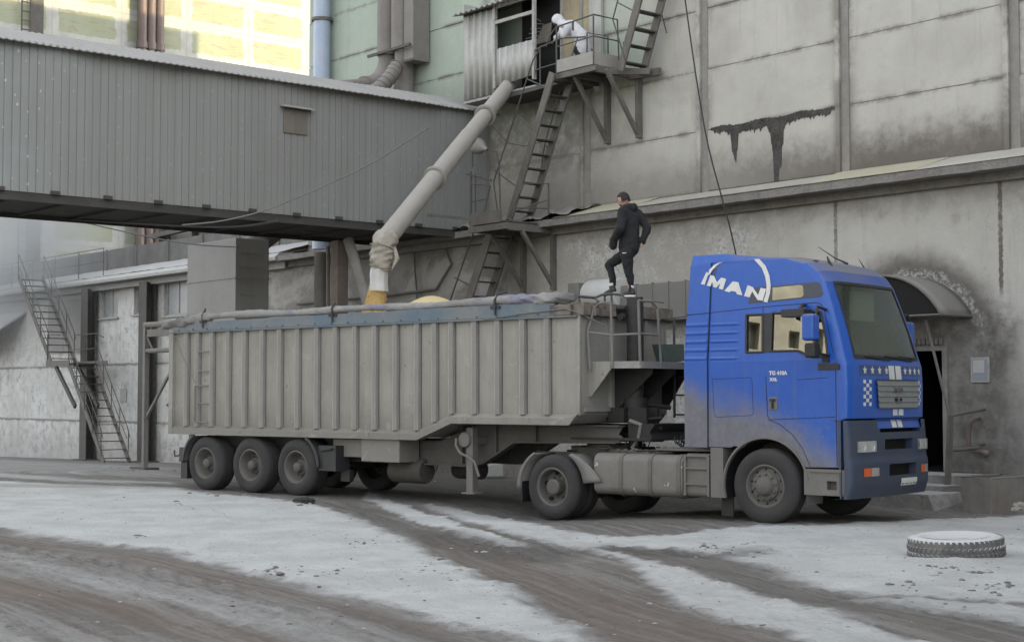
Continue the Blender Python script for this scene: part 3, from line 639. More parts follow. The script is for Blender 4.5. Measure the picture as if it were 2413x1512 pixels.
def roof(a, b):
    v = -40.2 + 41.0 * a; edge = .011 * math.sin(v * 2 * math.pi / .15); jag = .05 * math.sin(v * 1.3) + .03 * math.sin(v * 3.7)
    if v > -3.6: jag += .10 * (math.floor((v + 3.6) / 1.1) % 2) + .04 * math.sin(v * 9)
    if b <= .5: f = b * 2; u = -12.80 + jag * (1 - f) + (-1.7) * f; z = 8.72 + .62 * f - .16 * jag * (1 - f)
    else: f = (b - .5) * 2; u = -14.5 - 1.75 * f; z = 9.34 - .62 * f
    return (u, v, z + edge)
g.grid(roof, nv, 8); M['galroof'] = mat('pale_asbestos_roofing', (.30, .298, .29), (.22, .215, .205), 1.2, .9, .9, dust=.35, streak=.2)
r_ = part('roof', g, M['galroof'], gal, sharp=0); sm = r_.modifiers.new('s', 'SOLIDIFY'); sm.thickness = .02
g = G(); g.box(GB + .02, GU - .02, -40, .5, 5.72, 5.80); part('floor', g, M['under'], gal, sharp=0)
g = G()
for k in range(34): g.beam((GB + .02, -39.6 + 1.18 * k, 5.69), (GU - .02, -39.6 + 1.18 * k, 5.69), .07, .05)
for u_b in (GU - .03, GB + .05): g.box(u_b - .05, u_b + .03, -40, .5, 5.62, 5.715)
part('joist', g, M['under'], gal, sharp=0)
for k in range(14):
    g = G(); v_ = -12.8 + 1.12 * k
    if v_ > .2: break
    g.box(GU + .004, GU + .05, v_ - .09, v_ + .09, 5.79, 5.865); part('bracket', g, M['under'], gal)
g = G(); g.box(GU + .004, GU + .035, -5.32, -4.70, 7.62, 8.16); hb = part('hatch', g, mat('brown_hatch_sheet', (.155, .14, .118), (.115, .104, .09), 3, .9, .8, streak=.35), gal, bevel=.006)
g = G(); g.prism([(GU, -5.40, 8.20), (GU + .20, -5.40, 8.165), (GU + .20, -5.40, 8.18), (GU, -5.40, 8.26)], (0, .80, 0)); part('hatch_hood', g, M['galroof'], hb)
# columns below the gallery
def column(name, label, pts, r, sq=False, mm='steel'):
    g = G()
    if sq: g.beam(pts[0], pts[1], r * 2, r * 2)
    else: g.tube(pts, r, 16)
    t_ = thing(name, label, 'column', FB, pts[0], group='supports under the gallery'); part('shaft', g, M[mm], t_, bevel=.01 if sq else 0)
    g = G(); b_ = pts[0]; g.box(b_[0] - r * 1.7, b_[0] + r * 1.7, b_[1] - r * 1.7, b_[1] + r * 1.7, b_[2] - .3, b_[2] + .04); part('base_plate', g, M['steel_d'], t_)
M['colsteel'] = mat('dusty_pipe_steel', (.185, .178, .165), (.12, .114, .105), 3, .8, .85, dust=.3, streak=.4)
column('round_column', 'thick round grey column under the gallery, leftmost of the supports', [(-16.6, -2.0, -.1), (-16.6, -2.0, 5.42)], .17, mm='colsteel')
column('thin_column', 'thin round post between the round and the square column under the gallery', [(-15.5, -2.5, -.1), (-15.5, -2.5, 5.46)], .05, mm='colsteel')
column('square_column', 'broad square column under the gallery beside the leaning strut', [(-14.25, -3.0, -.1), (-14.25, -3.0, 5.46)], .15, True, mm='rust')
column('leaning_strut', 'leaning round strut propping the gallery right of the square column', [(-10.95, -3.0, -.1), (-13.88, -3.0, 5.46)], .125, mm='colsteel')

# ================================================================ PIPES ON THE SILO
M['bluepipe'] = mat('faded_blue_paint', (.30, .36, .47), (.36, .40, .47), 2.2, .8, .5, streak=.35, sc=(.24, .22, .2))
g = G(); g.tube([(-20.18, .3, 5.9), (-20.18, .3, 24)], .24, 18)
p_ = thing('vent_pipe', 'pale blue vertical pipe at the corner of the silo', 'pipe', FB, (-20.18, .3, 5.9)); part('tube', g, M['bluepipe'], p_)
g = G(); g.lathe([(.24, 12.35), (.30, 12.35), (.30, 12.43), (.24, 12.43)], (-20.18, .3, 0), n=20); part('flange', g, M['steel'], p_)
M['duct'] = mat('brown_grey_duct', (.13, .118, .108), (.175, .162, .148), 2.5, .8, .7, dust=.3, streak=.3, sc=(.09, .08, .07))
def elbow(p0, p1, p2, n=6):
    a, b, c = Vector(p0), Vector(p1), Vector(p2); return [a * (1 - t) ** 2 + b * 2 * t * (1 - t) + c * t * t for t in np.linspace(0, 1, n)]
p_ = thing('duct_pipe', 'twin brown duct that bends down to the gallery roof in a big plain elbow', 'pipe', FB, (-16.84, .25, 10.8), group='twin ducts on the silo')
g = G(); g.tube([(-16.84, .22, 24), (-16.84, .22, 10.78)], .295, 18); part('tube', g, M['duct'], p_)
g = G(); pts = [(-16.84, .22, 10.77)] + elbow((-16.84, .22, 10.6), (-16.84, .1, 10.0), (-16.75, -.55, 9.85)); g.tube(pts, .26, 16)
for q_ in pts[2:]: pass
part('elbow', g, M['duct'], p_)
g = G(); g.tube([(-16.75, -.55, 9.85), (-15.3, -3.3, 9.15)], .21, 16); g.tube([(-16.78, -.5, 9.87), (-16.72, -.62, 9.84)], .27, 16); part('branch', g, M['duct'], p_)
p_ = thing('duct_pipe', 'twin brown duct with a ribbed segmented bend branching to the gallery roof', 'pipe', FB, (-16.2, .25, 10.8), group='twin ducts on the silo')
g = G(); g.tube([(-16.2, .22, 24), (-16.2, .22, 10.82)], .295, 18); part('tube', g, M['duct'], p_)
g = G(); g.tube([(-16.15, .25, 10.8), (-16.15, .25, 10.0), (-16.0, .1, 9.3)], [.26, .26, .30], 16); part('lower_spout', g, M['duct'], p_)
g = G(); pts = elbow((-15.95, -.15, 10.32), (-15.85, -.35, 9.95), (-15.75, -.95, 9.55), 7); g.tube(pts + [(-15.1, -2.6, 9.0)], [.17, .19, .19, .19, .18, .18, .17, .16], 14)
for q_ in pts[:6]: g.lathe([(.18, -.012), (.205, 0), (.18, .012)], q_, (.1, -.55, -.6), 14)
part('segmented_bend', g, M['duct'], p_)
p_ = thing('square_duct', 'square brown duct hanging beside the twin ducts', 'duct', FB, (-15.66, .25, 10.4))
g = G(); g.box(-15.86, -15.46, .02, .55, 10.42, 24); part('shaft', g, M['duct'], p_, bevel=.01)
g = G(); g.box(-17.3, -15.4, -.14, -.08, 10.76, 10.83); g.box(-15.92, -15.40, -.02, .0, 10.40, 10.46); part('bracket', g, M['steel_d'], p_)
g = G(); g.box(-17.36, -17.2, .3, .55, 10.8, 24); solo('cable_tray', g, M['steel_d'], 'narrow dark cable tray running up left of the twin ducts', 'tray', FB)

# ================================================================ LOADING BOOTH
M['corr'] = mat('weathered_white_corrugated', (.40, .40, .38), (.27, .262, .24), 1.8, .8, .7, streak=.6, sc=(.17, .155, .135), dust=.1)
bo = thing('loading_booth', 'corrugated pale metal loading booth clinging to the silo wall with a dark open window', 'booth', FB, (-12, 0, 9))
BV = -.30
def corr(g, a, b, z0, z1, v, pitch=.24, d=.03, fz=None):
    n_ = int(round((b - a) / pitch)); prof = []
    for i in range(n_):
        x0 = a + i * pitch; prof += [(x0, 0), (x0 + pitch * .62, 0), (x0 + pitch * .70, -d), (x0 + pitch * .92, -d)]
    prof.append((a + n_ * pitch, 0)); k = len(prof)
    g.add([(x_, v + d_, (z0(x_) if callable(z0) else z0) if lv == 0 else z1) for lv in (0, 1) for x_, d_ in prof], [(i, i + 1, k + i + 1, k + i) for i in range(k - 1)])
g = G(); corr(g, -12.95, -11.75, lambda x: 8.93, 10.98, BV); corr(g, -11.74, -10.36, lambda x: 9.09 + .05 * (x + 11.74), 9.98, BV)
corr(g, -11.74, -10.36, 10.95, 11.6, BV); g.box(-12.97, -12.94, BV, .6, 8.95, 11.3)
s_ = part('corrugated_wall', g, M['corr'], bo, sharp=20); sm = s_.modifiers.new('s', 'SOLIDIFY'); sm.thickness = .006; sm.offset = -1
g = G()
for a in (-11.75, -10.34): g.box(a - .03, a + .03, BV - .035, BV + .05, 9.05, 11.5)
g.box(-11.72, -10.37, BV - .03, BV + .04, 10.58, 10.66); g.box(-12.95, -10.3, BV, .58, 8.86, 8.92); g.box(-10.36, -10.31, .52, .58, 9.0, 11.5)
part('frame', g, M['wframe'], bo)
g = G(); g.box(-11.70, -10.40, .50, .575, 8.95, 11.3); part('back_wall', g, M['dark'], bo)
g = G()
for k in range(7):
    f = k / 6; g.beam((-11.3 + .55 * f + random.uniform(-.1, .1), .15, 10.0 + .1 * k), (-10.6 + random.uniform(-.1, .1), .2, 10.05 + .08 * k), .03, .015)
g.add([(-11.0, .3, 10.05), (-10.45, .3, 10.05), (-10.45, .35, 10.5), (-10.75, .33, 10.48)], [(0, 1, 2, 3)])
part('loose_sheets', g, M['steel'], bo)
g = G()
def brf(a, b):
    u = -13.1 + 2.85 * a; return (u, BV - .25 + 1.2 * b, 11.02 + .30 * b + .022 * math.sin(u * 2 * math.pi / .2))
g.grid(brf, 200, 4); r_ = part('roof', g, M['galroof'], bo); sm = r_.modifiers.new('s', 'SOLIDIFY'); sm.thickness = .02
g = G(); g.box(-10.32, -9.35, .562, .58, 9.2, 12.5); part('side_panel', g, mat('yellowish_board', (.36, .31, .20), (.24, .205, .15), 2.5, .9, .85, streak=.4), bo)
g = G(); g.box(-9.34, -8.95, .50, .58, 9.2, 17); part('cable_riser', g, M['corr'], bo)
g = G(); g.box(-11.9, -9.3, BV - .1, .58, 8.80, 8.855); g.beam((-11.8, BV - .08, 8.75), (-9.25, BV - .08, 8.82), .08, .08); part('floor', g, M['steel_d'], bo)

# ================================================================ STEEL STAIRS AND PLATFORMS
def flight(t_, a, b, v0, v1, n, sm='steel', hr=None, tread_w=.20, sh=.17, label=None):
    """a,b = (u,z) of the foot and the head of the stringers at v0 (near) and v1 (far)"""
    for v in (v0, v1):
        g = G(); g.beam((a[0], v, a[1]), (b[0], v, b[1]), .05, sh); part('stringer', g, M[sm], t_, bevel=.006)
    for i in range(n):
        f = (i + .5) / n; u = a[0] + (b[0] - a[0]) * f; z = a[1] + (b[1] - a[1]) * f
        g = G(); g.box(u - tread_w / 2, u + tread_w / 2, v0 + .026, v1 - .026, z - .012 + random.uniform(-.006, .006), z + .014); part('tread', g, M['steel_d'], t_)
    if hr:
        for v in hr:
            d = Vector((b[0] - a[0], 0, b[1] - a[1])); L_ = d.length; up = Vector((0, 0, .85)) if abs(d.x) > abs(d.z) * .6 else Vector((-.55 if d.x > 0 else .55, 0, .42))
            g = G(); A = Vector((a[0], v, a[1])); B = Vector((b[0], v, b[1]))
            g.tube([A + d * .02 + up * .85, A + d * .10 + up, B - d * .02 + up], .017, 6); g.tube([A + d * .10 + up * .5, B - d * .02 + up * .5], .013, 6) if up.x == 0 else None
            for k in range(int(L_ / .95) + 1):
                f = .06 + .92 * k / max(1, int(L_ / .95)); g.tube([A + d * f, A + d * f + up], .015, 6)
            part('handrail', g, M['rail'], t_)
# upper platform
up = thing('service_platform', 'upper steel platform with toe boards and dark railings high on the silo wall', 'platform', FB, (-8.6, 0, 9))
g = G(); g.box(-9.2, -8.02, -.60, .56, 8.98, 9.03); part('deck', g, M['steel_d'], up)
g = G(); g.box(-9.18, -8.0, -.63, -.605, 8.97, 9.25); g.box(-8.015, -7.99, -.605, .1, 8.95, 9.24); part('toe_board', g, mat('pale_toe_board', (.30, .285, .265), (.22, .21, .195), 5, .8, .85, dust=.2), up)
g = G(); g.beam((-9.25, -.56, 8.90), (-7.95, -.56, 8.90), .09, .13); g.beam((-8.0, -.55, 8.88), (-8.0, .58, 8.88), .09, .15); g.beam((-9.15, -.5, 8.88), (-9.15, .58, 8.88), .09, .13)
g.beam((-8.78, -.5, 8.88), (-8.78, .58, 8.88), .07, .12); g.beam((-8.0, .45, 8.84), (-7.05, .45, 8.80), .09, .16); g.beam((-8.0, -.2, 8.86), (-7.2, .3, 8.8), .07, .13)
part('beam', g, M['steel'], up)
for u in (-8.78, -7.78):
    g = G(); g.beam((u, .53, 7.45), (u, .53, 8.85), .13, .10); part('wall_post', g, M['steel'], up)
    g = G(); g.beam((u, .48, 7.55), (u, -.45, 8.84), .085, .085, (1, 0, 0)); part('brace', g, M['steel'], up, bevel=.006)
g = G(); zt = 10.05; R_ = .019
P0, P1, P2_, P3 = (-9.42, -.62, 9.85), (-9.2, -.62, 10.0), (-8.0, -.62, zt), (-8.0, .10, zt)
g.tube([(-9.55, -.62, 9.62), P0, P1, P2_, P3, (-7.97, .12, 9.0)], R_, 6); g.tube([(-9.2, -.62, 9.55), (-8.0, -.62, 9.58), (-8.0, .1, 9.58)], .016, 6)
for p in ((-9.2, -.62), (-8.0, -.62)): g.tube([(p[0], p[1], 8.95), (p[0], p[1], 10.02)], R_, 6)
g.beam((-8.66, -.62, 10.02), (-8.66, -.62, 9.82), .05, .012)
part('railing', g, M['rail'], up)
g = G(); g.tube([(-10.35, -.28, 9.72), (-9.95, -.45, 9.70), (-9.2, -.45, 9.78), (-8.55, -.35, 9.70)], R_, 6); g.tube([(-10.3, -.28, 9.25), (-9.95, -.45, 9.22), (-9.3, -.45, 9.24)], .015, 6)
g.tube([(-9.95, -.45, 8.85), (-9.95, -.45, 9.70)], R_, 6); g.tube([(-8.55, -.3, 9.05), (-8.55, -.3, 9.8), (-8.3, .1, 9.74), (-8.3, .1, 9.05)], R_, 6); g.tube([(-9.0, -.45, 9.1), (-8.75, -.4, 9.7)], .014, 6)
g.tube([(-8.12, .4, 9.1), (-8.12, .4, 9.62), (-8.02, .4, 9.62)], .016, 6)
part('inner_railing', g, M['rail'], up)
# middle stair
ms = thing('steel_stair', 'steep steel stair in the middle joining the lower and the upper platform', 'stair', FB, (-10.0, -.4, 5.8), group='steep stairs on the silo wall')
flight(ms, (-10.70, 5.86), (-9.22, 8.96), -.72, -.14, 10, sh=.20)
g = G(); g.tube([(-11.1, -.75, 6.0), (-11.25, -.75, 6.75), (-9.85, -.75, 9.35), (-9.55, -.75, 9.62)], .017, 6); g.tube([(-11.2, -.75, 7.0), (-10.45, -.73, 6.55)], .016, 6); g.tube([(-10.45, -.75, 8.2), (-9.85, -.73, 7.75)], .016, 6); g.tube([(-10.05, -.75, 8.95), (-9.4, -.73, 8.65)], .016, 6)
g.tube([(-10.35, -.1, 6.9), (-10.2, -.1, 7.55), (-9.35, -.1, 9.4)], .016, 6); g.tube([(-9.95, -.1, 7.35), (-10.2, -.1, 7.55)], .014, 6)
part('handrail', g, M['rail'], ms)
# top stair
ts = thing('steel_stair', 'steep steel stair rising from the upper platform out of the top of the picture', 'stair', FB, (-7.5, .1, 8.8), group='steep stairs on the silo wall')
flight(ts, (-7.55, 8.80), (-5.75, 13.3), -.25, .42, 13, sh=.20)
g = G(); g.tube([(-7.35, -.28, 8.95), (-7.75, -.28, 9.95), (-6.2, -.28, 13.7)], .017, 6); g.tube([(-7.62, -.28, 10.3), (-7.1, -.26, 10.0)], .016, 6)
g.tube([(-6.85, .46, 9.6), (-7.05, .46, 10.2), (-5.6, .46, 13.7)], .016, 6); g.tube([(-7.0, .46, 10.3), (-6.65, .44, 10.9)], .014, 6)
part('handrail', g, M['rail'], ts)
# lower platform
lp = thing('service_platform', 'lower steel platform below the middle stair at ledge height', 'platform', FB, (-10.5, -.8, 5.6))
g = G(); g.box(-11.16, -9.95, -1.48, -.53, 5.66, 5.70); part('deck', g, M['steel_d'], lp)
g = G(); g.box(-11.2, -10.05, -1.52, -1.49, 5.66, 5.93); part('toe_board', g, M['steel'], lp)
g = G(); g.beam((-11.25, -1.46, 5.57), (-9.9, -1.46, 5.57), .08, .14); g.beam((-9.95, -1.42, 5.56), (-9.95, -.02, 5.56), .08, .16); g.beam((-11.0, -1.42, 5.56), (-11.0, -.02, 5.56), .08, .14)
g.beam((-12.75, -1.50, 6.05), (-11.05, -1.50, 5.80), .07, .07); part('beam', g, M['steel'], lp)
for u in (-11.0, -9.95):
    g = G(); g.beam((u, -.06, 4.2), (u, -.06, 5.48), .12, .10); part('wall_post', g, M['steel'], lp)
    g = G(); g.beam((u, -.1, 4.33), (u, -1.0, 5.48), .085, .085, (1, 0, 0)); part('brace', g, M['steel'], lp, bevel=.006)
g = G(); g.tube([(-11.15, -1.5, 5.7), (-11.15, -1.5, 6.9)], .03, 6); g.tube([(-11.05, -1.45, 5.7), (-11.05, -1.45, 6.85)], .018, 6); g.tube([(-11.3, -1.5, 6.86), (-10.4, -1.5, 6.62)], .02, 6); g.tube([(-11.15, -1.5, 6.62), (-10.45, -1.5, 6.5), (-10.75, -1.5, 5.72)], .018, 6)
g.tube([(-11.2, -1.5, 6.2), (-10.6, -1.5, 6.22)], .015, 6); g.tube([(-11.15, -1.45, 7.0), (-11.15, -1.45, 7.35)], .02, 6)
g.tube([(-10.15, -1.3, 5.7), (-10.0, -.9, 6.55), (-9.95, -.2, 6.62), (-9.95, -.2, 5.45)], .02, 6); g.tube([(-9.95, -1.2, 5.98), (-9.95, -.2, 6.05)], .015, 6); g.tube([(-10.2, -1.0, 5.95), (-9.95, -.2, 6.25)], .015, 6)
part('railing', g, M['rail'], lp)
# lowest stair, behind the trailer
ls = thing('steel_stair', 'steep steel stair in shadow under the lower platform, partly hidden by the trailer', 'stair', FB, (-13, -.7, 0), group='steep stairs on the silo wall')
flight(ls, (-14.2, .0), (-11.22, 5.62), -.85, -.25, 17, sh=.24)
g = G(); g.tube([(-14.7, -.88, .6), (-11.75, -.88, 5.75)], .02, 6); g.tube([(-12.55, -.88, 4.6), (-11.9, -.86, 4.35)], .016, 6); g.tube([(-13.2, -.88, 3.3), (-12.6, -.86, 3.05)], .016, 6)
g.tube([(-13.6, -.22, .9), (-11.3, -.22, 5.4)], .018, 6); part('handrail', g, M['rail'], ls)
# left stair in two flights with landing
fs = thing('yard_stair', 'two-flight steel stair with landing climbing the whitewashed annex wall', 'stair', FB, (-31, -1.2, -.3))
flight(fs, (-29.78, -.32), (-32.55, 2.86), -1.6, -.72, 12, hr=(-1.63, -.69), tread_w=.26)
flight(fs, (-34.0, 2.96), (-36.9, 6.05), -1.6, -.72, 13, hr=(-1.63, -.69), tread_w=.26)
g = G(); g.box(-34.25, -32.4, -1.62, -.70, 2.86, 2.90); part('landing', g, M['steel_d'], fs)
g = G(); g.box(-34.28, -32.4, -1.66, -1.625, 2.80, 3.0); g.box(-34.28, -31.6, -.69, -.66, 2.80, 2.98); part('landing_frame', g, M['steel'], fs)
for v in (-1.55, -.75): g = G(); g.beam((-33.7, v, 2.80), (-32.1, v, 1.45), .08, .14); part('brace', g, M['steel_d'], fs)
g = G()
for u in (-34.2, -33.3, -32.5): g.tube([(u, -.68, 2.9), (u, -.68, 3.9)], .017, 6)
g.tube([(-34.2, -.68, 3.9), (-32.4, -.68, 3.9), (-31.9, -.68, 3.75)], .018, 6); g.tube([(-34.2, -1.64, 2.9), (-34.2, -1.64, 3.9), (-33.2, -1.64, 3.85)], .018, 6); g.tube([(-34.2, -.68, 3.4), (-32.5, -.68, 3.4)], .015, 6)
part('railing', g, M['rail'], fs)
g = G()
for k in range(7): g.tube([(-45 + 2.0 * k, -.2, 5.85), (-45 + 2.0 * k, -.2, 6.86)], .016, 6)
g.tube([(-45, -.2, 6.85), (-33, -.2, 6.85)], .014, 6); g.tube([(-45, -.2, 6.4), (-33, -.2, 6.4)], .012, 6)
solo('roof_railing', g, M['rail'], 'thin pipe railing along the annex roof edge above the yard stair', 'railing', FB, (-37, -.2, 5.85))
# H columns in front of the annex wall
for u, lb in ((-33.95, 'dark steel H column on the annex wall, partly covered by the yard stair'), (-29.55, 'dark steel H column on the annex wall just left of the trailer')):
    g = G(); z0 = float(gz(*( (FB @ Vector((u, -.3, 0)))[:2]))) - .1
    g.box(u - .27, u + .27, -.14, -.11, z0, 5.5); g.box(u - .27, u + .27, -.45, -.42, z0, 5.5); g.box(u - .02, u + .02, -.42, -.14, z0, 5.5); g.box(u - .45, u + .45, -.6, -.02, z0, z0 + .14)
    solo('steel_column', g, M['steel_d'], lb, 'column', FB, (u, -.3, z0), group='steel columns on the annex wall', bevel=.006)

# ================================================================ THE DUCT BOX, GANTRY AND OTHER YARD FITTINGS
bx = thing('duct_box', 'tall grey sheet metal duct box standing between trailer and annex', 'box', FB, (-18.6, -3.5, -.2))
M['cab_l'] = mat('light_grey_sheet', (.26, .255, .245), (.21, .205, .195), 1.1, .8, .75, streak=.2)
g = G(); g.box(-19.86, -17.36, -4.0, -3.05, .9, 5.72); part('casing', g, M['cab_l'], bx, bevel=.015)
g = G(); g.box(-19.88, -17.34, -4.02, -3.03, 4.72, 4.76)
for k in range(6): g.box(-17.358, -17.33, -3.85, -3.35, 3.6 + .35 * k, 3.63 + .35 * k)
part('seam_strip', g, M['cab_l'], bx)
g = G()
for u in (-19.7, -17.5):
    for v in (-3.9, -3.15): g.box(u - .06, u + .06, v - .06, v + .06, -.25, .9)
part('leg', g, M['steel_d'], bx)
g = G(); g.tube([(-18.2, -3.2, 5.5), (-17.6, -2.4, 6.3), (-17.0, -1.0, 6.9)], .3, 14); part('outlet_pipe', g, M['duct'], bx)
gt = thing('pipe_gantry', 'thin grey steel pipe gantry frame standing behind the tail of the trailer', 'gantry', FB, (-19.35, -5.4, 0))
g = G(); g.box(-19.40, -19.28, -5.46, -5.34, -.12, 3.62); part('post', g, M['colsteel'], gt)
g = G(); g.box(-19.75, -18.95, -5.6, -5.2, -.06, .03); part('foot', g, M['steel_d'], gt)
g = G(); g.tube([(-19.4, -5.4, 3.58), (-16.4, -5.4, 3.55)], .075, 10); g.tube([(-19.3, -5.4, 2.93), (-16.4, -5.4, 2.92)], .06, 10); g.box(-19.2, -16.4, -5.45, -5.36, 3.28, 3.46); part('crossbar', g, M['colsteel'], gt)
g = G(); g.beam((-19.3, -5.4, 1.25), (-17.1, -5.4, 3.2), .06, .06); g.tube([(-19.3, -5.4, 3.3), (-19.0, -5.4, 3.52)], .03, 6); g.tube([(-19.3, -5.4, 3.3), (-19.0, -5.4, 2.98)], .03, 6); part('brace', g, M['colsteel'], gt)
# canopy, porch, rails, tap, notice by the doorway
cn = thing('door_canopy', 'arched sheet metal canopy over the dark doorway', 'canopy', FB, (-.4, -.5, 3.2))
g = G(); cr = []
def can(a, b):
    t = R(-60 + 120 * a); return (-.40 + 1.47 * math.sin(t), -.92 * b - .003, 3.18 + 1.45 * (math.cos(t) - .5))
g.grid(can, 24, 4); c_ = part('sheet', g, M['colsteel'], cn); sm = c_.modifiers.new('s', 'SOLIDIFY'); sm.thickness = .025
g = G(); g.tube([Vector(can(a, 1)) for a in np.linspace(0, 1, 20)], .022, 6); g.tube([can(0, 1), can(1, 1)], .02, 6); g.tube([can(1, 0), can(1, 1)], .03, 6); g.tube([can(0, 0), can(0, 1)], .03, 6); part('rim', g, M['steel'], cn)
g = G(); P_ = [Vector(can(a, .96)) for a in np.linspace(.02, .98, 24)]; g.prism([p - Vector((0, 0, .03)) for p in P_], (0, .03, 0)); part('end_panel', g, M['dark'], cn)
pc = thing('porch_steps', 'dust covered concrete porch and steps below the dark doorway', 'steps', FB, (-.5, -1, 0))
M['porch'] = mat('dusty_porch_concrete', (.20, .19, .178), (.13, .122, .112), 4, .8, .95, dust=.75, dustc=(.40, .395, .38), bump=.4, bs=14, bd=.02)
g = G(); g.box(-2.2, 1.05, -.85, -.004, -.2, .48); part('landing', g, M['porch'], pc, bevel=.015)
g = G(); g.box(-2.2, 1.15, -1.35, -.855, -.2, .33); part('step', g, M['porch'], pc, bevel=.015)
g = G(); g.box(-3.4, 1.30, -2.15, -1.355, -.2, .24); g.prism([(1.30, -2.15, -.2), (1.62, -2.15, -.2), (1.42, -2.15, .24), (1.30, -2.15, .24)], (0, .9, 0)); part('step', g, M['porch'], pc, bevel=.02)
pr_ = thing('porch_rail', 'rusty bent steel handrail on the edge of the porch', 'railing', FB, (1.08, -.6, .3))
g = G(); g.beam((1.02, -1.02, .2), (1.12, -1.05, 1.48), .09, .06); part('post', g, M['steel'], pr_)
g = G(); g.tube([(1.12, -1.05, 1.48), (1.1, -.02, 1.58)], .028, 8); g.tube([(1.08, -1.03, .9), (1.08, -.25, .92), (1.08, -.02, 1.0)], .03, 8); g.beam((.42, -.72, 3.15), (1.08, -1.02, 1.48), .035, .035); part('bar', g, M['steel'], pr_)
tp = thing('wall_tap', 'rusty bent water pipe with a valve on the wall right of the porch rail', 'tap', FB, (1.02, -.1, 1.2))
g = G(); g.tube([(.98, .0, 1.43), (.98, -.1, 1.42), (.90, -.14, 1.36), (.86, -.14, 1.25), (.86, -.14, .98), (.90, -.14, .88), (1.05, -.14, .87), (1.22, -.16, .84)], .042, 10); part('pipe', g, M['rust'], tp)
g = G(); g.tube([(1.10, -.16, .85), (1.10, -.16, 1.0)], .02, 8); g.lathe([(.05, -.01), (.05, .01)], (1.10, -.16, 1.0), n=8, caps=True); g.ico((1.22, -.17, .83), .065, 1); part('valve', g, M['rust'], tp)
nb = thing('notice_board', 'framed paper notice on the sooty wall right of the doorway', 'notice', FB, (1.02, -.03, 2.26))
g = G(); g.box(.85, 1.21, -.03, -.004, 2.04, 2.47); part('frame', g, M['wframe'], nb)
g = G(); g.box(.88, 1.18, -.036, -.031, 2.07, 2.44); part('backing', g, mat('blue_grey_card', (.20, .215, .26), (.26, .265, .28), 4, .6, .7, bump=0), nb)
g = G(); g.box(.90, 1.12, -.042, -.037, 2.20, 2.42); part('paper', g, mat('dusty_paper', (.38, .38, .375), (.33, .325, .315), 4, .6, .8, bump=0), nb)
cr = thing('rusty_crate', 'open rusty sheet metal bin standing on the ground beside the porch rail', 'bin', FB, (2.3, -1.7, 0))
g = G(); M['crate'] = mat('grey_rusted_sheet', (.20, .188, .172), (.12, .10, .085), 3, .9, .85, streak=.5, sc=(.075, .055, .042), dust=.25); t_ = .012; A, B, C_, D_ = (1.98, -2.02), (2.60, -2.2), (2.66, -1.16), (2.02, -1.05)
for (p, q) in ((A, B), (B, C_), (C_, D_), (D_, A)): g.beam((p[0], p[1], .22), (q[0], q[1], .24), t_, .62)
g.box(2.02, 2.6, -2.0, -1.2, -.02, .0); g.beam((B[0], B[1], -.03), (B[0], B[1], .55), .03, .03); part('sides', g, M['crate'], cr, sharp=0)
g = G(); g.tube([(p[0], p[1], .54) for p in (A, B, C_, D_)], .018, 6, closed=True); part('rim', g, M['colsteel'], cr)
g = G(); g.grid(lambda a, b: (2.05 + .55 * a, -2.0 + .85 * b, .36 + .08 * math.sin(a * 5) * math.cos(b * 4) + random.uniform(0, .03)), 10, 12); part('rubbish', g, M['steel'], cr)
# street lamp on the lower platform railing
lm = thing('street_lamp', 'dusty bulb shaped lamp head on a thin arm beside the loading spout', 'lamp', FB, (-11.5, -1.1, 7.5))
g = G(); g.tube([(-10.15, -1.45, 5.7), (-10.20, -1.45, 6.9), (-10.28, -1.45, 7.25), (-10.62, -1.45, 7.36)], .02, 6); part('arm', g, M['rail'], lm)
g = G(); q_ = [(.0, -.22), (.10, -.21), (.17, -.14), (.19, -.02), (.16, .10), (.09, .20), (.045, .26), (.04, .36)]
g.lathe(q_, (-10.95, -1.45, 7.46), (.93, 0, -.33), 16); part('head', g, mat('dusty_lamp_shell', (.30, .29, .26), (.20, .19, .17), 6, .8, .8, dust=.5), lm)
# fence of grey boards and a white drum behind the trailer nose
g = G()
for k in range(5): g.box(-7.3 + .47 * k, -6.86 + .47 * k, -.5, -.44, 3.40, 4.13); g.box(-6.86 + .47 * k, -6.83 + .47 * k, -.52, -.44, 3.40, 4.15)
g.box(-7.32, -4.9, -.54, -.505, 3.36, 3.42); g.box(-7.3, -4.95, -.44, -.01, 3.36, 3.40)
bf = thing('metal_cabinet', 'grey ribbed metal cabinet on the wall between the man in black and the blue cab', 'cabinet', FB, (-6.1, -.3, 3.4)); part('wall', g, mat('dull_grey_boards', (.175, .17, .16), (.13, .127, .12), 2, .7, .8, dust=.2), bf)
g = G(); g.box(-7.3, -4.9, -.44, -.01, 4.09, 4.13); part('roof', g, M['galroof'], bf)
dr = thing('white_tank', 'white horizontal tank against the wall behind the man in black', 'tank', FB, (-7.3, -.5, 3.4))
g = G(); g.lathe([(0, -.52), (.30, -.5), (.33, -.45), (.33, .45), (.30, .5), (0, .52)], (-7.85, -.42, 3.98), (1, 0, 0), 24); part('shell', g, mat('off_white_tank', (.50, .50, .49), (.42, .42, .41), 2, .7, .6, dust=.2), dr)
g = G(); g.box(-8.75, -7.35, -.75, -.03, 3.5, 3.65); g.box(-8.75, -8.4, -.7, -.1, 3.65, 4.25); part('stand', g, M['colsteel'], dr)
g = G(); q_ = [(wl(px, py, -.08)[0], -.08, wl(px, py, -.08)[1]) for px, py in ((700, 716), (940, 692), (1028, 681), (1064, 622), (1040, 560), (1022, 530))]; g.tube(q_, .035, 8)
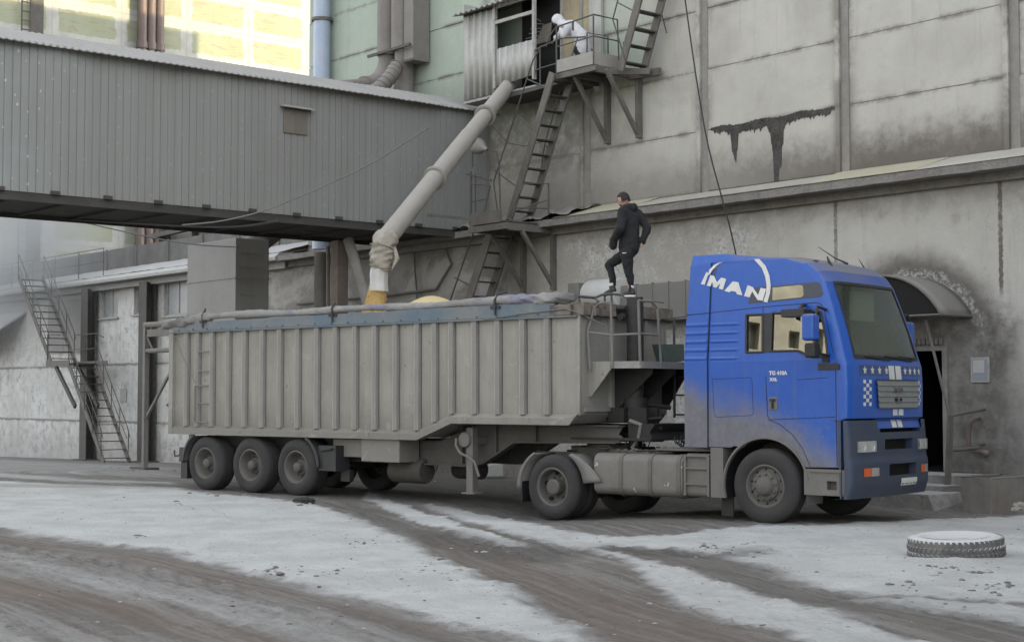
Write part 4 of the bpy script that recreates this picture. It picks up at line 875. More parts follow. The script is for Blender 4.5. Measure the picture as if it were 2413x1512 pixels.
q2 = [(wl(px, py, -.06)[0], -.06, wl(px, py, -.06)[1]) for px, py in ((975, 560), (978, 640), (985, 720))]; g.tube(q2, .025, 6); solo('wall_pipe', g, M['steel'], 'thin bent pipe running along the grimy wall behind the loading spout', 'pipe', FB, q_[0])
# small things at the wall
g = G(); g.box(-31.95, -31.5, -.03, -.004, 1.6, 2.05); solo('wall_plate', g, M['wframe'], 'small white plate on the annex wall behind the yard stair', 'sign', FB, (-31.7, -.01, 1.8))
def lump(name, label, cat, x, y, sx, sy, sz, mm, rot=0, seed=1):
    random.seed(seed); g = G(); g.ico((0, 0, sz * .45), 1, 2, .07, (sx, sy, sz)); z = float(gz(x, y))
    return solo(name, g, mm, label, cat, Matrix.Translation((x, y, z)) @ Matrix.Rotation(rot, 4, 'Z'), (0, 0, 0), sharp=60)
x_, y_ = gp(1155, 1124); g = G(); g.add([(-.42, -.2, .03), (.3, -.25, .03), (.42, .22, .1), (-.2, .25, .1), (-.32, -.12, .2), (.28, -.15, .33), (.38, .2, .36), (-.1, .2, .28)], [(3, 2, 1, 0), (4, 5, 6, 7), (0, 1, 5, 4), (1, 2, 6, 5), (2, 3, 7, 6), (3, 0, 4, 7)])
solo('concrete_chunk', g, mat('pale_concrete_lump', (.34, .335, .32), (.25, .245, .23), 5, .8, .9, dust=.3), 'pale broken concrete slab lying under the trailer neck', 'rubble', FWD @ Matrix.Translation((x_, y_, 0)), (0, 0, 0), bevel=.02)
x_, y_ = gp(15, 1075); g = G(); g.box(-1.2, .5, -.5, .5, -.1, .3); solo('kerb_slab', g, M['porch'], 'low concrete slab at the foot of the far left wall', 'slab', FWD @ Matrix.Translation((x_ + .2, y_ - 3, -.5)), (0, 0, 0), bevel=.03)
g = G(); g.prism([(-42, 0, 3.3), (-40.5, -1.8, 4.3), (-40.5, -1.8, 4.42), (-42, 0, 3.42)], (.0001, 0, 0)) if False else g.add([(-44.5, -.02, 5.0), (-40.0, -.02, 5.0), (-41.8, -1.6, 3.6), (-44.5, -1.6, 3.6), (-44.5, -.02, 4.92), (-40.0, -.02, 4.92), (-41.8, -1.6, 3.52), (-44.5, -1.6, 3.52)], [(0, 1, 2, 3), (7, 6, 5, 4), (0, 4, 5, 1), (1, 5, 6, 2), (2, 6, 7, 3), (3, 7, 4, 0)])
solo('lean_to_roof', g, M['roofpale'], 'corner of a dusty lean-to roof at the far left edge', 'roof', FB, (-43, -.8, 4))

# ================================================================ TRUCK (tractor unit)
def paint_mat():
    m = NT('dusty_blue_paint'); x, y, z = m.sep()
    n1 = m.noise(1.6, 7, .62); n2 = m.noise(7, 6, .7); n3 = m.noise(60, 4, .7)
    c = m.mix(m.mr(n1, .3, .7), (.008, .072, .36), (.012, .082, .37))
    g = m.n('NewGeometry'); nz = m.sep(g.outputs['Normal'])[2]
    # road grime: low at the back, along the sill, over the roof
    zz = m.math('ADD', z, m.math('MULTIPLY', m.math('SUBTRACT', n1, .5), .95)); zz = m.math('ADD', zz, m.math('MULTIPLY', m.math('SUBTRACT', n2, .5), .18))
    lim = m.mr(x, -1.3, 1.25, 2.05, 1.02, False)
    gr = m.mr(m.math('SUBTRACT', zz, lim), .32, -.42)
    wh = m.math('SQRT', m.math('ADD', m.math('POWER', x, 2.0), m.math('POWER', m.math('SUBTRACT', z, .53), 2.0)))
    gr = m.math('MAXIMUM', gr, m.mr(m.math('ADD', wh, m.math('MULTIPLY', m.math('SUBTRACT', n1, .5), .5)), 1.18, .72))
    fr = m.math('MULTIPLY', gr, m.mr(x, 1.16, 1.28, .9, .12)); c = m.mix(fr, c, m.mix(m.mr(n2, .3, .7), (.125, .118, .11), (.165, .157, .145)))
    top = m.math('MULTIPLY', m.mr(m.math('ADD', nz, m.math('MULTIPLY', m.math('SUBTRACT', n1, .5), .7)), .35, .95), m.mr(x, -.2, .4, .45, .85)); c = m.mix(top, c, (.19, .178, .165))
    film = m.mr(n2, .35, .8, .0, .05); c = m.mix(film, c, (.25, .25, .25))
    stn = m.math('MULTIPLY', m.mr(m.noise(1, 6, .7, stretch=(9, 9, .5)), .50, .74, 0, .30), m.mr(z, 3.6, 1.6)); c = m.mix(stn, c, (.13, .13, .13))
    spl = m.math('MULTIPLY', m.mr(m.noise(26, 4, .7), .56, .66), m.mr(z, 2.2, .9, 0, .55)); c = m.mix(spl, c, (.15, .142, .13))
    c = m.mix(m.mr(n3, .72, .78, 0, .2), c, (.30, .30, .30))
    r = m.math('ADD', .34, m.math('MULTIPLY', m.math('MAXIMUM', fr, top), .4)); m.bump(m.noise(1.3, 2, .5), .006, .5)
    return m.done(c, r)
M['blue'] = paint_mat()
M['greyplast'] = mat('dusty_grey_plastic', (.12, .114, .106), (.155, .147, .137), 3, .8, .75, dust=.2)
M['bumper'] = mat('dusty_navy_bumper', (.022, .040, .085), (.045, .050, .060), 1.6, .9, .55, dust=.3, dustc=(.11, .106, .10), streak=.4, sc=(.018, .045, .14))
M['whitepaint'] = mat('white_sticker', (.62, .62, .60), (.50, .50, .48), 6, .6, .5, bump=0)
M['seam'] = mat('black_panel_gap', (.008, .010, .02), None, 5, .3, .8, bump=0)
M['rubber'] = mat('window_rubber', (.022, .022, .025), (.035, .034, .034), 6, .6, .6, bump=0)
M['band'] = mat('dark_blue_window_band', (.035, .045, .065), (.05, .058, .075), 4, .6, .3, bump=0)
M['tyre'] = mat('dusty_tyre_rubber', (.022, .022, .024), (.038, .036, .035), 3, .9, .85, dust=.22, dustc=(.085, .08, .075), bump=.1)
M['rim'] = mat('dirty_steel_rim', (.10, .094, .086), (.065, .06, .055), 4, .8, .7, dust=.3, dustc=(.15, .142, .13))
M['glass_side'] = glass('dark_side_glass', (.24, .28, .26), .012, .36)
M['glass_front'] = glass('green_windscreen_glass', (.62, .72, .62), .03, .06, .32, (.12, .15, .12))
W = lambda z: 1.21 if z <= 2.3 else 1.21 - .13 * (z - 2.3) / 1.45
rows = [(1.16, .83, 1.19, .83), (1.178, 1.46, 1.20, 1.46), (1.18, 1.5, 1.36, 1.5), (1.19, 1.95, 1.37, 1.95), (1.175, 2.22, 1.355, 2.24), (1.13, 2.32, 1.33, 2.33),
        (1.015, 2.70, 1.225, 2.71), (.90, 3.05, 1.105, 3.06), (.775, 3.38, .975, 3.41), (.68, 3.51, .865, 3.57), (.50, 3.65, .69, 3.70), (.20, 3.735, .36, 3.79), (-.15, 3.745, -.08, 3.82), (-.6, 3.75, -.6, 3.82), (-.93, 3.75, -.93, 3.81)]
def rp(i, t, off=0.0):
    i = max(0, min(len(rows) - 1, i)); k = int(min(i, len(rows) - 2)); f = i - k
    a = [rows[k][j] * (1 - f) + rows[k + 1][j] * f for j in range(4)]
    b = max(0, (1 - abs(t) ** 4.2)) ** (1 / 4.2); wz = W(a[1])
    p = Vector((a[0] + (a[2] - a[0]) * b, wz * t, a[1] + (a[3] - a[1]) * b))
    return p + Vector((off, 0, 0)) if off else p
ZC = [r[3] for r in rows[:9]]
def front(y, z, off=.004):
    i = float(np.interp(z, ZC, range(9))); t = max(-.999, min(.999, y / W(z))); return rp(i, t, off)
ts_ = [math.sin(a) for a in np.linspace(-math.pi / 2, math.pi / 2, 41)]
truck = thing('truck', 'blue tractor truck with a high roof cab and white door lettering', 'truck', FT, (0, 0, 0))
GLT = .83
g = G()
def cabface(i0, i1, tlist):
    vs = [rp(i, t) for i in (i0, i1) for t in tlist]; n_ = len(tlist)
    g.add(vs, [(k, k + 1, n_ + k + 1, n_ + k) for k in range(n_ - 1)])
tl = [t for t in ts_ if t < -GLT] + [-GLT]
for i in range(len(rows) - 1):
    if 5 <= i < 8: cabface(i, i + 1, tl); cabface(i, i + 1, [-t for t in tl][::-1])
    else: cabface(i, i + 1, ts_)
# cab sides with window openings
arch = [(-.93, 1.07), (-.55, 1.07), (-.50, 1.09)] + [(.68 * math.cos(a), .53 + .70 * math.sin(a)) for a in np.linspace(R(128), R(24), 12)] + [(.62, .82)]
lowp = arch + [(r[0], r[1]) for r in rows[:5]] + [(1.138, 2.3), (-.93, 2.3)]
upp = [(-.93, 2.3), (1.138, 2.3)] + [(r[0], r[1]) for r in rows[5:]]
hA = [(-.30, 2.43), (-.03, 2.43), (-.05, 2.97), (-.32, 2.97)]; hB = [(.10, 2.44), (.53, 2.44), (.76, 2.345), (1.0, 2.345), (.965, 2.6), (.87, 2.98), (.10, 2.98)]
for s in (-1, 1):
    g.holes(lowp, [], lambda a, b: (a, s * W(b), b)); g.holes(upp, [hA, hB], lambda a, b: (a, s * W(b), b), (0, -s * .05, 0))
g.add([(-.93, -1.21, 1.07), (-.93, 1.21, 1.07), (-.93, 1.21, 2.3), (-.93, 1.08, 3.75), (-.93, -1.08, 3.75), (-.93, -1.21, 2.3)], [(0, 1, 2, 3, 4, 5)])
g.add([(-.93, -1.2, 1.25), (1.1, -1.2, 1.25), (1.1, 1.2, 1.25), (-.93, 1.2, 1.25)], [(0, 1, 2, 3)])
cab = part('cab', g, M['blue'], truck, sharp=28)
for s in (-1, 1):
    g = G(); g.prism([(-1.33, s * 1.225, 1.06), (-.945, s * 1.225, 1.06), (-.945, s * 1.225, 2.3), (-.945, s * 1.10, 3.755), (-1.30, s * 1.10, 3.72), (-1.34, s * 1.225, 2.3)][:3] + [(-1.34, s * 1.225, 2.3)], (0, -s * .04, 0))
    g.prism([(-1.34, s * 1.225, 2.3), (-.945, s * 1.225, 2.3), (-.945, s * 1.092, 3.755), (-1.30, s * 1.092, 3.72)], (0, -s * .04, 0))
    g.grid(lambda a, b: (-1.33 + .375 * a, s * (W(2.3 + .65 * b) + .0155 + .012 * max(0, math.sin(b * 5 * 2 * math.pi)) ** 1.5), 2.32 + .62 * b), 2, 60)
    part('side_fairing', g, M['blue'], truck, bevel=0, sharp=30)
g = G(); g.add([(-1.31, -1.09, 3.72), (-1.31, 1.09, 3.72), (-1.28, -1.06, 3.89), (-1.28, 1.06, 3.89), (-.75, -1.04, 3.885), (-.75, 1.04, 3.885), (-.05, -.95, 3.80), (-.05, .95, 3.80), (-.2, -1.08, 3.755), (-.2, 1.08, 3.755), (-.9, -1.09, 3.76), (-.9, 1.09, 3.76)],
    [(0, 1, 3, 2), (2, 3, 5, 4), (4, 5, 7, 6), (0, 2, 4, 10), (4, 6, 8, 10), (1, 11, 5, 3), (5, 11, 9, 7), (6, 7, 9, 8)])
part('roof_fairing', g, M['blue'], truck, bevel=.02)
for s in (-1, 1):
    g = G(); g.grid(lambda a, b: (-.92 + .52 * a, s * (W(2.32 + .62 * b) - .001 + .013 * min(1, (1 - a) * 5) * min(1, .3 + a * 30) * max(0, math.sin(b * 5 * 2 * math.pi)) ** 1.5), 2.32 + .62 * b), 14, 60); part('louvre_relief', g, M['blue'], cab, sharp=0)
# panel gaps
g = G()
def ribbon(pts, wd=.012, off=.0025):
    for a, b in zip(pts[:-1], pts[1:]):
        A = Vector((a[0], -W(a[1]) - off, a[1])); B = Vector((b[0], -W(b[1]) - off, b[1])); d = (B - A).normalized(); n_ = Vector((-d.z, 0, d.x)) * wd / 2
        g.add([A - n_, B - n_, B + n_, A + n_], [(0, 1, 2, 3)])
ribbon([(-.935, 3.745), (-.938, 2.3), (-.938, 1.07)], .014, .0165); ribbon([(-.93, 3.02), (-.05, 3.075), (.80, 3.105), (.88, 3.07), (.93, 2.98), (1.03, 2.6), (1.12, 2.25), (1.125, 1.52)], .009)
ribbon([(-.05, 3.07), (-.01, 2.45), (.03, 2.0), (.05, 1.52), (.10, 1.46), (.24, 1.41), (.44, 1.27), (.60, 1.08), (.72, .83)], .009); ribbon([(.05, 1.47), (1.125, 1.52)], .008)
ribbon([(-.86, 2.05), (-.23, 2.07), (-.20, 2.05), (-.18, 1.56), (-.21, 1.53), (-.80, 1.50), (-.83, 1.53), (-.86, 2.05)], .006); ribbon([(1.125, 1.5), (1.13, .84)], .012); ribbon([(-1.33, 3.0), (-.94, 3.02)], .01, .02)
ribbon([(.52, 2.03), (1.0, 2.06)], .006)
part('panel_gap', g, M['seam'], truck, sharp=0)
# glazing
g = G(); g.grid(lambda a, b: rp(5 + 3 * b, -GLT + 2 * GLT * a, -.008), 24, 12); ws = part('windscreen', g, M['glass_front'], truck)
g = G()
def band(i0, i1, t0, t1, off=.004): g.grid(lambda a, b: rp(i0 + (i1 - i0) * b, t0 + (t1 - t0) * a, off), 20, 8)
band(5, 8, -GLT - .012, -GLT + .022); band(5, 8, GLT - .022, GLT + .012); band(4.86, 5.12, -GLT, GLT); band(7.9, 8.05, -GLT, GLT)
part('seal', g, M['rubber'], ws)
g = G(); g.tube([front(-.75, 2.36, .02), front(-.2, 2.33, .03), front(-.05, 2.31, .03)], .012, 6); g.tube([front(-.15, 2.37, .025), front(.5, 2.335, .03), front(.7, 2.31, .02)], .012, 6); g.tube([front(.3, 2.37, .025), front(.85, 2.35, .02)], .012, 6); part('wiper', g, M['black'], ws)
for nm, hp in (('quarter_window', hA), ('door_window', hB)):
  for s in (-1, 1):
    g = G(); g.holes(hp, [], lambda a, b: (a, s * (W(b) - .02), b)); wdw = part(nm, g, M['glass_side'], truck, sharp=0)
    g = G()
    if True:
        k = len(hp)
        for i in range(k):
            a, b = hp[i], hp[(i + 1) % k]; g.tube([(a[0], s * (W(a[1]) + .003), a[1]), (b[0], s * (W(b[1]) + .003), b[1])], .017, 6)
    if nm == 'door_window' and s < 0: g.holes([(-.03, 2.42), (.10, 2.42), (.10, 2.985), (-.05, 2.985)], [], lambda a, b: (a, -W(b) - .004, b))
    part('seal', g, M['rubber'], wdw)
g = G(); g.prism([(a, -W(b) - .001, b) for a, b in [(-.29, 3.13), (.86, 3.185), (.90, 3.22), (.85, 3.37), (.80, 3.395), (-.27, 3.36)]], (0, -.004, 0)); uw = part('sleeper_window', g, M['band'], truck)
g = G(); g.prism([(a, -W(b) - .0055, b) for a, b in [(.10, 3.165), (.56, 3.19), (.60, 3.22), (.585, 3.345), (.54, 3.365), (.10, 3.345)]], (0, -.003, 0)); part('pane', g, M['glass_side'], uw)
# lettering on the cab flank: ring and three bold letters
Z2 = lambda X_, Y_: (1640 + X_ * .22378, 590 + Y_ * .22388)
def dec(pts, th=.004):
    P = []
    for X_, Y_ in pts:
        px, py = Z2(X_, Y_); yy = -1.14
        for _ in range(4): a, b = tr(px, py, yy); yy = -W(b) - (.019 if a < -.90 else .006)
        P.append((a, yy, b))
    g.prism(P, (0, -th, 0))
g = G()
dec([(115, 370), (155, 258), (190, 268), (222, 335), (268, 285), (320, 300), (285, 412), (240, 402), (258, 345), (215, 392), (182, 384), (172, 330), (155, 378)])
dec([(52, 352), (112, 225), (135, 240), (92, 362)])
dec([(300, 425), (388, 325), (447, 335), (490, 472), (432, 460), (424, 436), (372, 425), (354, 440)])
dec([(508, 480), (545, 365), (598, 385), (655, 470), (682, 393), (738, 405), (705, 527), (650, 520), (592, 430), (566, 493)])
arcR = lambda c, r0, r1, a0, a1, n_=22: [(c[0] + r1 * math.cos(a), c[1] - r1 * math.sin(a)) for a in np.linspace(a0, a1, n_)] + [(c[0] + r0 * math.cos(a), c[1] - r0 * math.sin(a)) for a in np.linspace(a1, a0, n_)]
pR = [(612, 92), (668, 90), (735, 165), (775, 265), (788, 370), (780, 450), (752, 547), (712, 537), (738, 450), (745, 370), (732, 280), (695, 185)]
for q0, q1, q2, q3 in zip(pR[0:1] + pR[11:7:-1], pR[11:6:-1], pR[2:7], pR[1:6]): pass
for i in range(5): dec([pR[[0, 11, 10, 9, 8][i]], pR[[11, 10, 9, 8, 7][i]], pR[i + 2], pR[i + 1]])
pL = [(128, 262), (140, 205), (190, 155), (250, 122), (292, 120), (215, 165), (175, 205), (150, 250)]
for i in range(3): dec([pL[i], pL[i + 1], pL[6 - i], pL[7 - i]])
dec([pL[3], pL[4], pL[5]]) if False else dec([pL[3], pL[4], pL[4 + 1]])
part('logo_lettering', g, M['whitepaint'], truck, label='white ring with the letters MAN', sharp=0)
def text(s, size, mtx, mm, parent, name, thick=.002, bold=0.0):
    cu = bpy.data.curves.new('t', 'FONT'); cu.body = s; cu.size = size; cu.extrude = thick; cu.offset = bold; to = bpy.data.objects.new('t', cu); COL.objects.link(to)
    dg = bpy.context.evaluated_depsgraph_get(); me = bpy.data.meshes.new_from_object(to.evaluated_get(dg)); bpy.data.objects.remove(to); me.transform(mtx)
    me.materials.clear(); me.materials.append(mm); o = bpy.data.objects.new(name, me); COL.objects.link(o); o.parent = parent; return o
SIDE = Matrix(((1, 0, 0, 0), (0, 0, -1, 0), (0, 1, 0, 0), (0, 0, 0, 1)))     # text plane -> cab flank
text('TG 410A', .075, Matrix.Translation((.085, -1.215, 2.105)) @ SIDE, M['whitepaint'], truck, 'door_lettering', bold=.003)
text('XXL', .06, Matrix.Translation((.095, -1.215, 2.02)) @ SIDE, M['whitepaint'], truck, 'door_lettering', bold=.003)
# door handle, grip, rub strips
g = G(); g.box(.07, .21, -1.218, -1.19, 1.61, 1.79); dh = part('door_handle_recess', g, M['greyplast'], truck, bevel=.006)
g = G(); g.box(.125, .155, -1.25, -1.22, 1.63, 1.77); g.box(.09, .19, -1.232, -1.22, 1.73, 1.77); part('handle', g, M['rubber'], dh, bevel=.006)
g = G(); g.prism([(.86, -1.212, 2.165), (1.19, -1.212, 2.17), (1.19, -1.212, 2.245), (.95, -1.212, 2.25), (.86, -1.212, 2.26)], (0, -.02, 0)); part('grab_recess', g, M['rubber'], truck, bevel=.006)
# wheel arch liner, rear filler
arc_ = np.linspace(R(196), R(10), 28)
for s in (-1, 1):
    g = G()
    for r0, y0, r1, y1 in ((.70, 1.225, .675, 1.225), (.675, 1.225, .665, 1.19), (.70, 1.225, .70, 1.19)):
        vs = [(r0 * math.cos(a), s * y0, .53 + r0 * math.sin(a)) for a in arc_] + [(r1 * math.cos(a), s * y1, .53 + r1 * math.sin(a)) for a in arc_]
        n_ = len(arc_); g.add(vs, [(i, i + 1, n_ + i + 1, n_ + i) for i in range(n_ - 1)])
    g.box(-.90, -.69, s * 1.19 - .02, s * 1.19 + .02, .34, 1.06); g.box(-.72, -.69, min(s * .75, s * 1.165), max(s * .75, s * 1.165), .34, 1.06)
    g.add([(.66, s * .75, .3), (.66, s * 1.2, .3), (.66, s * 1.2, .82), (.66, s * .75, .82)], [(0, 1, 2, 3)]); part('wheel_arch', g, M['greyplast'], truck)
    g = G(); g.add([(.66 * math.cos(a), s * y0, .53 + .66 * math.sin(a)) for y0 in (1.19, .6) for a in arc_], [(i, i + 1, 29 + i, 28 + i) for i in range(27)]); part('arch_liner', g, M['black'], truck)
g = G(); g.box(-.86, -.66, -.98, -.96, .06, .36); part('mud_flap', g, M['black'], truck)
# step box below the door
g = G(); g.holes(rect(.62, 1.27, .44, .80), [rect(.97, 1.12, .52, .64)], lambda a, b: (a, -1.21 - .015 * (b - .44), b), (0, .12, 0)); g.box(.62, 1.27, -1.09, -.8, .44, .80)
g.box(.72, 1.2, -1.24, -1.212, .76, .80)
part('step_panel', g, M['greyplast'], truck)
g = G(); g.box(.62, 1.27, .8, 1.21, .44, .80); part('step_panel', g, M['greyplast'], truck)
# bumper
def bp(y, z, off=0.0):
    t = max(-.9999, min(.9999, y / 1.235)); b = (1 - abs(t) ** 5) ** .2
    bulge = .035 * (1 / (1 + math.exp((z - .92) / .012))); tap = -.42 * max(0, .58 - z) - .11 * max(0, z - 1.18)
    return Vector((1.20 + (.19 + bulge + tap) * b + off, 1.235 * t, z))
yv = [1.235 * math.sin(a) for a in np.linspace(-math.pi / 2, math.pi / 2, 61)]; zv = list(np.linspace(.40, 1.47, 28))
op = [(-.28, .62, 1.05, 1.20), (-.22, .66, .68, .85), (-.40, .92, 1.295, 1.35)]; cut = (-.46, .98, 1.35, 1.5)
def inside(y, z, o_): return o_[0] < y < o_[1] and o_[2] < z < o_[3]
for o_ in op: zv += [o_[2], o_[3]]; yv += [o_[0], o_[1]]
zv += [1.35]; yv += [cut[0], cut[1]]; zv = sorted(set(round(z, 4) for z in zv)); yv = sorted(set(round(y, 4) for y in yv))
g = G(); flat = [bp(y, z) for z in zv for y in yv]; n_ = len(yv); fs = []
for j in range(len(zv) - 1):
    for i in range(n_ - 1):
        yc, zc = (yv[i] + yv[i + 1]) / 2, (zv[j] + zv[j + 1]) / 2
        if any(inside(yc, zc, o_) for o_ in op) or inside(yc, zc, cut): continue
        fs.append((j * n_ + i, j * n_ + i + 1, (j + 1) * n_ + i + 1, (j + 1) * n_ + i))
g.add(flat, fs)
for o_ in op:
    for z in o_[2:]: g.grid(lambda a, b: bp(o_[0] + (o_[1] - o_[0]) * a, z, -.12 * b), 10, 1)
    for y in o_[:2]: g.grid(lambda a, b: bp(y, o_[2] + (o_[3] - o_[2]) * a, -.12 * b), 4, 1)
for z in (1.47, .40): g.grid(lambda a, b: bp(-1.234 + 2.468 * a, z, -.2 * b), 40, 1)
for s in (-1, 1): g.prism([(1.20, s * 1.234, .40), (1.20, s * 1.234, 1.47), (1.155, s * 1.225, 1.47), (1.155, s * 1.225, .83), (1.27 - .1, s * 1.225, .80), (1.27 - .1, s * 1.225, .42)], (0, -s * .02, 0))
bmp = part('bumper', g, M['bumper'], truck, sharp=30)
g = G()
for o_ in op: g.grid(lambda a, b: bp(o_[0] + (o_[1] - o_[0]) * a, o_[2] + (o_[3] - o_[2]) * b, -.12), 10, 2)
part('grille_void', g, M['dark'], bmp)
g = G(); g.grid(lambda a, b: bp(cut[0] + (cut[1] - cut[0]) * a, 1.35 + .135 * b, -.015 - .02 * b), 20, 2); g.grid(lambda a, b: bp(cut[0] + (cut[1] - cut[0]) * a, 1.35, -.12 * b), 12, 1); part('blue_insert', g, M['blue'], bmp)
# headlights and indicators
M['lens'] = glass('clear_lens', (.9, .92, .93), .05, .12, .28, (.8, .8, .8)); M['chrome'] = NT('dusty_reflector').done((.62, .62, .60), .32, .85)
M['orange'] = NT('orange_lens').done((.55, .10, .02), .35)
for s in (-1, 1):
    y0, y1 = (-1.08, -.60) if s < 0 else (.78, 1.12)
    g = G(); g.grid(lambda a, b: bp(y0 + (y1 - y0) * a, 1.035 + .15 * b, .004), 8, 2); hl = part('headlight', g, M['chrome'], truck)
    g = G(); g.grid(lambda a, b: bp(y0 + (y1 - y0) * a, 1.035 + .15 * b, .03), 8, 2); part('lens', g, M['lens'], hl)
    g = G()
    for f in (.26, .78): c_ = bp(y0 + (y1 - y0) * f, 1.11, .005); g.lathe([(.058, .018), (.05, .008), (.02, .0), (0, .0)], c_, (1, -.2 if s < 0 else .2, 0), 16)
    part('lamp_bowl', g, M['chrome'], hl)
    y0, y1 = (-.98, -.55) if s < 0 else (.82, 1.1)
    g = G(); g.grid(lambda a, b: bp(y0 + (y1 - y0) * a * .5, .70 + .115 * b, .006), 5, 2); ind = part('indicator', g, M['orange'], truck)
    g = G(); g.grid(lambda a, b: bp(y0 + (y1 - y0) * (.5 + .5 * a), .70 + .115 * b, .007), 5, 2); part('fog_lamp', g, M['chrome'], ind)
g = G(); g.grid(lambda a, b: bp(.13 + .52 * a, .535 + .105 * b, .012), 6, 2); npl = part('number_plate', g, M['whitepaint'], truck)
pA, pB = bp(.15, .553, .0155), bp(.63, .553, .0155); yaw = math.atan2(pB.y - pA.y, pB.x - pA.x)
o_ = text('BH 5915 BX', .098, Matrix.Translation(pA) @ Matrix.Rotation(yaw, 4, 'Z') @ Matrix(((1, 0, 0, 0), (0, 0, -1, 0), (0, 1, 0, 0), (0, 0, 0, 1))), M['seam'], npl, 'plate_lettering', thick=.001, bold=.002)
# front panel decals: stars, stripes, chequers, grille
g = G()
def fp(y, z, off=.004): return front(y, z, off)
def fquad(y0, y1, z0, z1, off=.004, sk=0): g.grid(lambda a, b: fp(y0 + (y1 - y0) * a + sk * b, z0 + (z1 - z0) * b, off), 3, 3)
def star(y, z, r):
    pts = [(y + (r if k % 2 == 0 else r * .42) * math.sin(math.pi * k / 5) * .92, z + (r if k % 2 == 0 else r * .42) * math.cos(math.pi * k / 5)) for k in range(10)]
    c_ = fp(y, z, .006); P = [fp(a, b, .006) for a, b in pts]; g.add([c_] + P, [(0, k + 1, (k + 1) % 10 + 1) for k in range(10)])
for k in range(4):
    g = G(); star(-.80 + .215 * k, 2.165, .068); part('star_sticker', g, M['whitepaint'], truck)
    g = G(); star(.45 + .165 * k, 2.165, .064); part('star_sticker', g, M['whitepaint'], truck)
for q in ((-.07, .11, 2.02, 2.235), (.145, .325, 2.02, 2.235), (-.03, .15, 1.92, 2.005), (.18, .35, 1.92, 2.005)): g = G(); fquad(*q, .005, -.02); part('stripe_sticker', g, M['whitepaint'], truck)
for q in ((.03, .18, 1.53, 1.62), (.215, .37, 1.53, 1.62)): g = G(); fquad(*q, .005); part('stripe_sticker', g, M['whitepaint'], truck)
for sd_ in (0, 1):
    g = G()
    for r_ in range(7):
        z0 = 1.67 + .052 * r_
        if sd_ == 0:
            if r_ % 2 == 0: fquad(-.86, -.79, z0, z0 + .05); fquad(-.70, -.63, z0, z0 + .05)
            else: fquad(-.785, -.705, z0, z0 + .05)
        elif r_ % 2 == 0: fquad(.90, .955, z0, z0 + .05)
        else: fquad(.955, 1.0, z0, z0 + .05)
    part('chequer_sticker', g, M['whitepaint'], truck)
g = G(); g.grid(lambda a, b: bp(.03 + .15 * a, 1.36 + .11 * b, -.012 - .02 * b), 2, 2); g.grid(lambda a, b: bp(.22 + .15 * a, 1.36 + .11 * b, -.012 - .02 * b), 2, 2); part('stripe', g, M['whitepaint'], bmp)
g = G(); g.grid(lambda a, b: fp(-.93 + 1.95 * a, 2.09 + .15 * b, .002), 20, 2); part('star_band', g, mat('darker_blue_band', (.022, .06, .19), (.04, .075, .18), 4, .7, .45, bump=0), truck)
g = G(); M['grille'] = mat('dusty_silver_grille', (.20, .215, .215), (.145, .15, .15), 4, .8, .6, dust=.3)
g.grid(lambda a, b: fp(-.52 + 1.36 * a + (.06 - .0 * a) * (1 - b) * (1 - a) - .03 * (1 - b) * a, 1.645 + .385 * b, .022 + .018 * (1 - ((b * 5) % 1))), 16, 50)
for a, b, c_, d in ((-.52, .84, 2.028, 2.04), (-.46, .81, 1.635, 1.647)): g.grid(lambda p, q: fp(a + (b - a) * p, c_ + (d - c_) * q, .03 * q if d > 2 else .03), 10, 1)
gr = part('grille', g, M['grille'], truck, sharp=20)
g = G(); g.box(*(lambda p: (p.x, p.x + .01, p.y - .11, p.y - .03, p.z - .02, p.z + .02))(fp(.13, 1.755, .038))); g.box(*(lambda p: (p.x, p.x + .01, p.y + .03, p.y + .11, p.z - .02, p.z + .02))(fp(.13, 1.755, .038))); part('emblem_slot', g, M['dark'], gr)
g = G(); g.box(*(lambda p: (p.x, p.x + .014, p.y - .03, p.y + .03, p.z - .05, p.z + .05))(fp(.13, 1.755, .034)))
text('MAN', .13, Matrix.Translation(fp(-.02, 1.86, .045)) @ Matrix(((0, 0, 1, 0), (1, 0, 0, 0), (0, 1, 0, 0), (0, 0, 0, 1))), M['greyplast'], gr, 'grille_lettering', thick=.006, bold=.003)
part('emblem', g, M['greyplast'], gr)
# mirrors
for s in (-1, 1):
    ys = lambda y: s * y
    g = G(); g.prism([(.86, ys(1.50), 2.56), (1.06, ys(1.42), 2.56), (1.07, ys(1.42), 2.93), (.85, ys(1.50), 2.93)], (.02, -s * .01, 0)) if False else None
    g.box(.80, 1.0, min(ys(1.40), ys(1.60)), max(ys(1.40), ys(1.60)), 2.56, 2.93); mr_ = part('mirror', g, M['blue'], truck, bevel=.045)
    g = G(); g.box(.83, 1.0, min(ys(1.40), ys(1.57)), max(ys(1.40), ys(1.57)), 2.33, 2.53); part('wide_mirror', g, M['black'], mr_, bevel=.03)
    g = G(); g.box(.79, .80, min(ys(1.43), ys(1.57)), max(ys(1.43), ys(1.57)), 2.60, 2.89); part('mirror_glass', g, M['chrome'], mr_)
    g = G(); g.tube([(.95, ys(1.14), 3.0), (.96, ys(1.42), 3.03), (.97, ys(1.47), 2.90)], .022, 8); part('mirror_arm', g, M['black'], mr_); g = G(); g.tube([(1.02, ys(1.19), 2.36), (1.0, ys(1.42), 2.38), (.97, ys(1.46), 2.56)], .022, 8); g.box(.93, 1.03, min(ys(1.12), ys(1.24)), max(ys(1.12), ys(1.24)), 2.27, 2.36); part('mirror_arm', g, M['black'], mr_)
g = G(); g.box(.42, .78, -1.47, -1.22, 2.90, 3.01); g.tube([(.62, -1.15, 3.08), (.66, -1.3, 3.06), (.66, -1.36, 3.0)], .03, 8); part('kerb_mirror', g, M['rubber'], truck, bevel=.03)
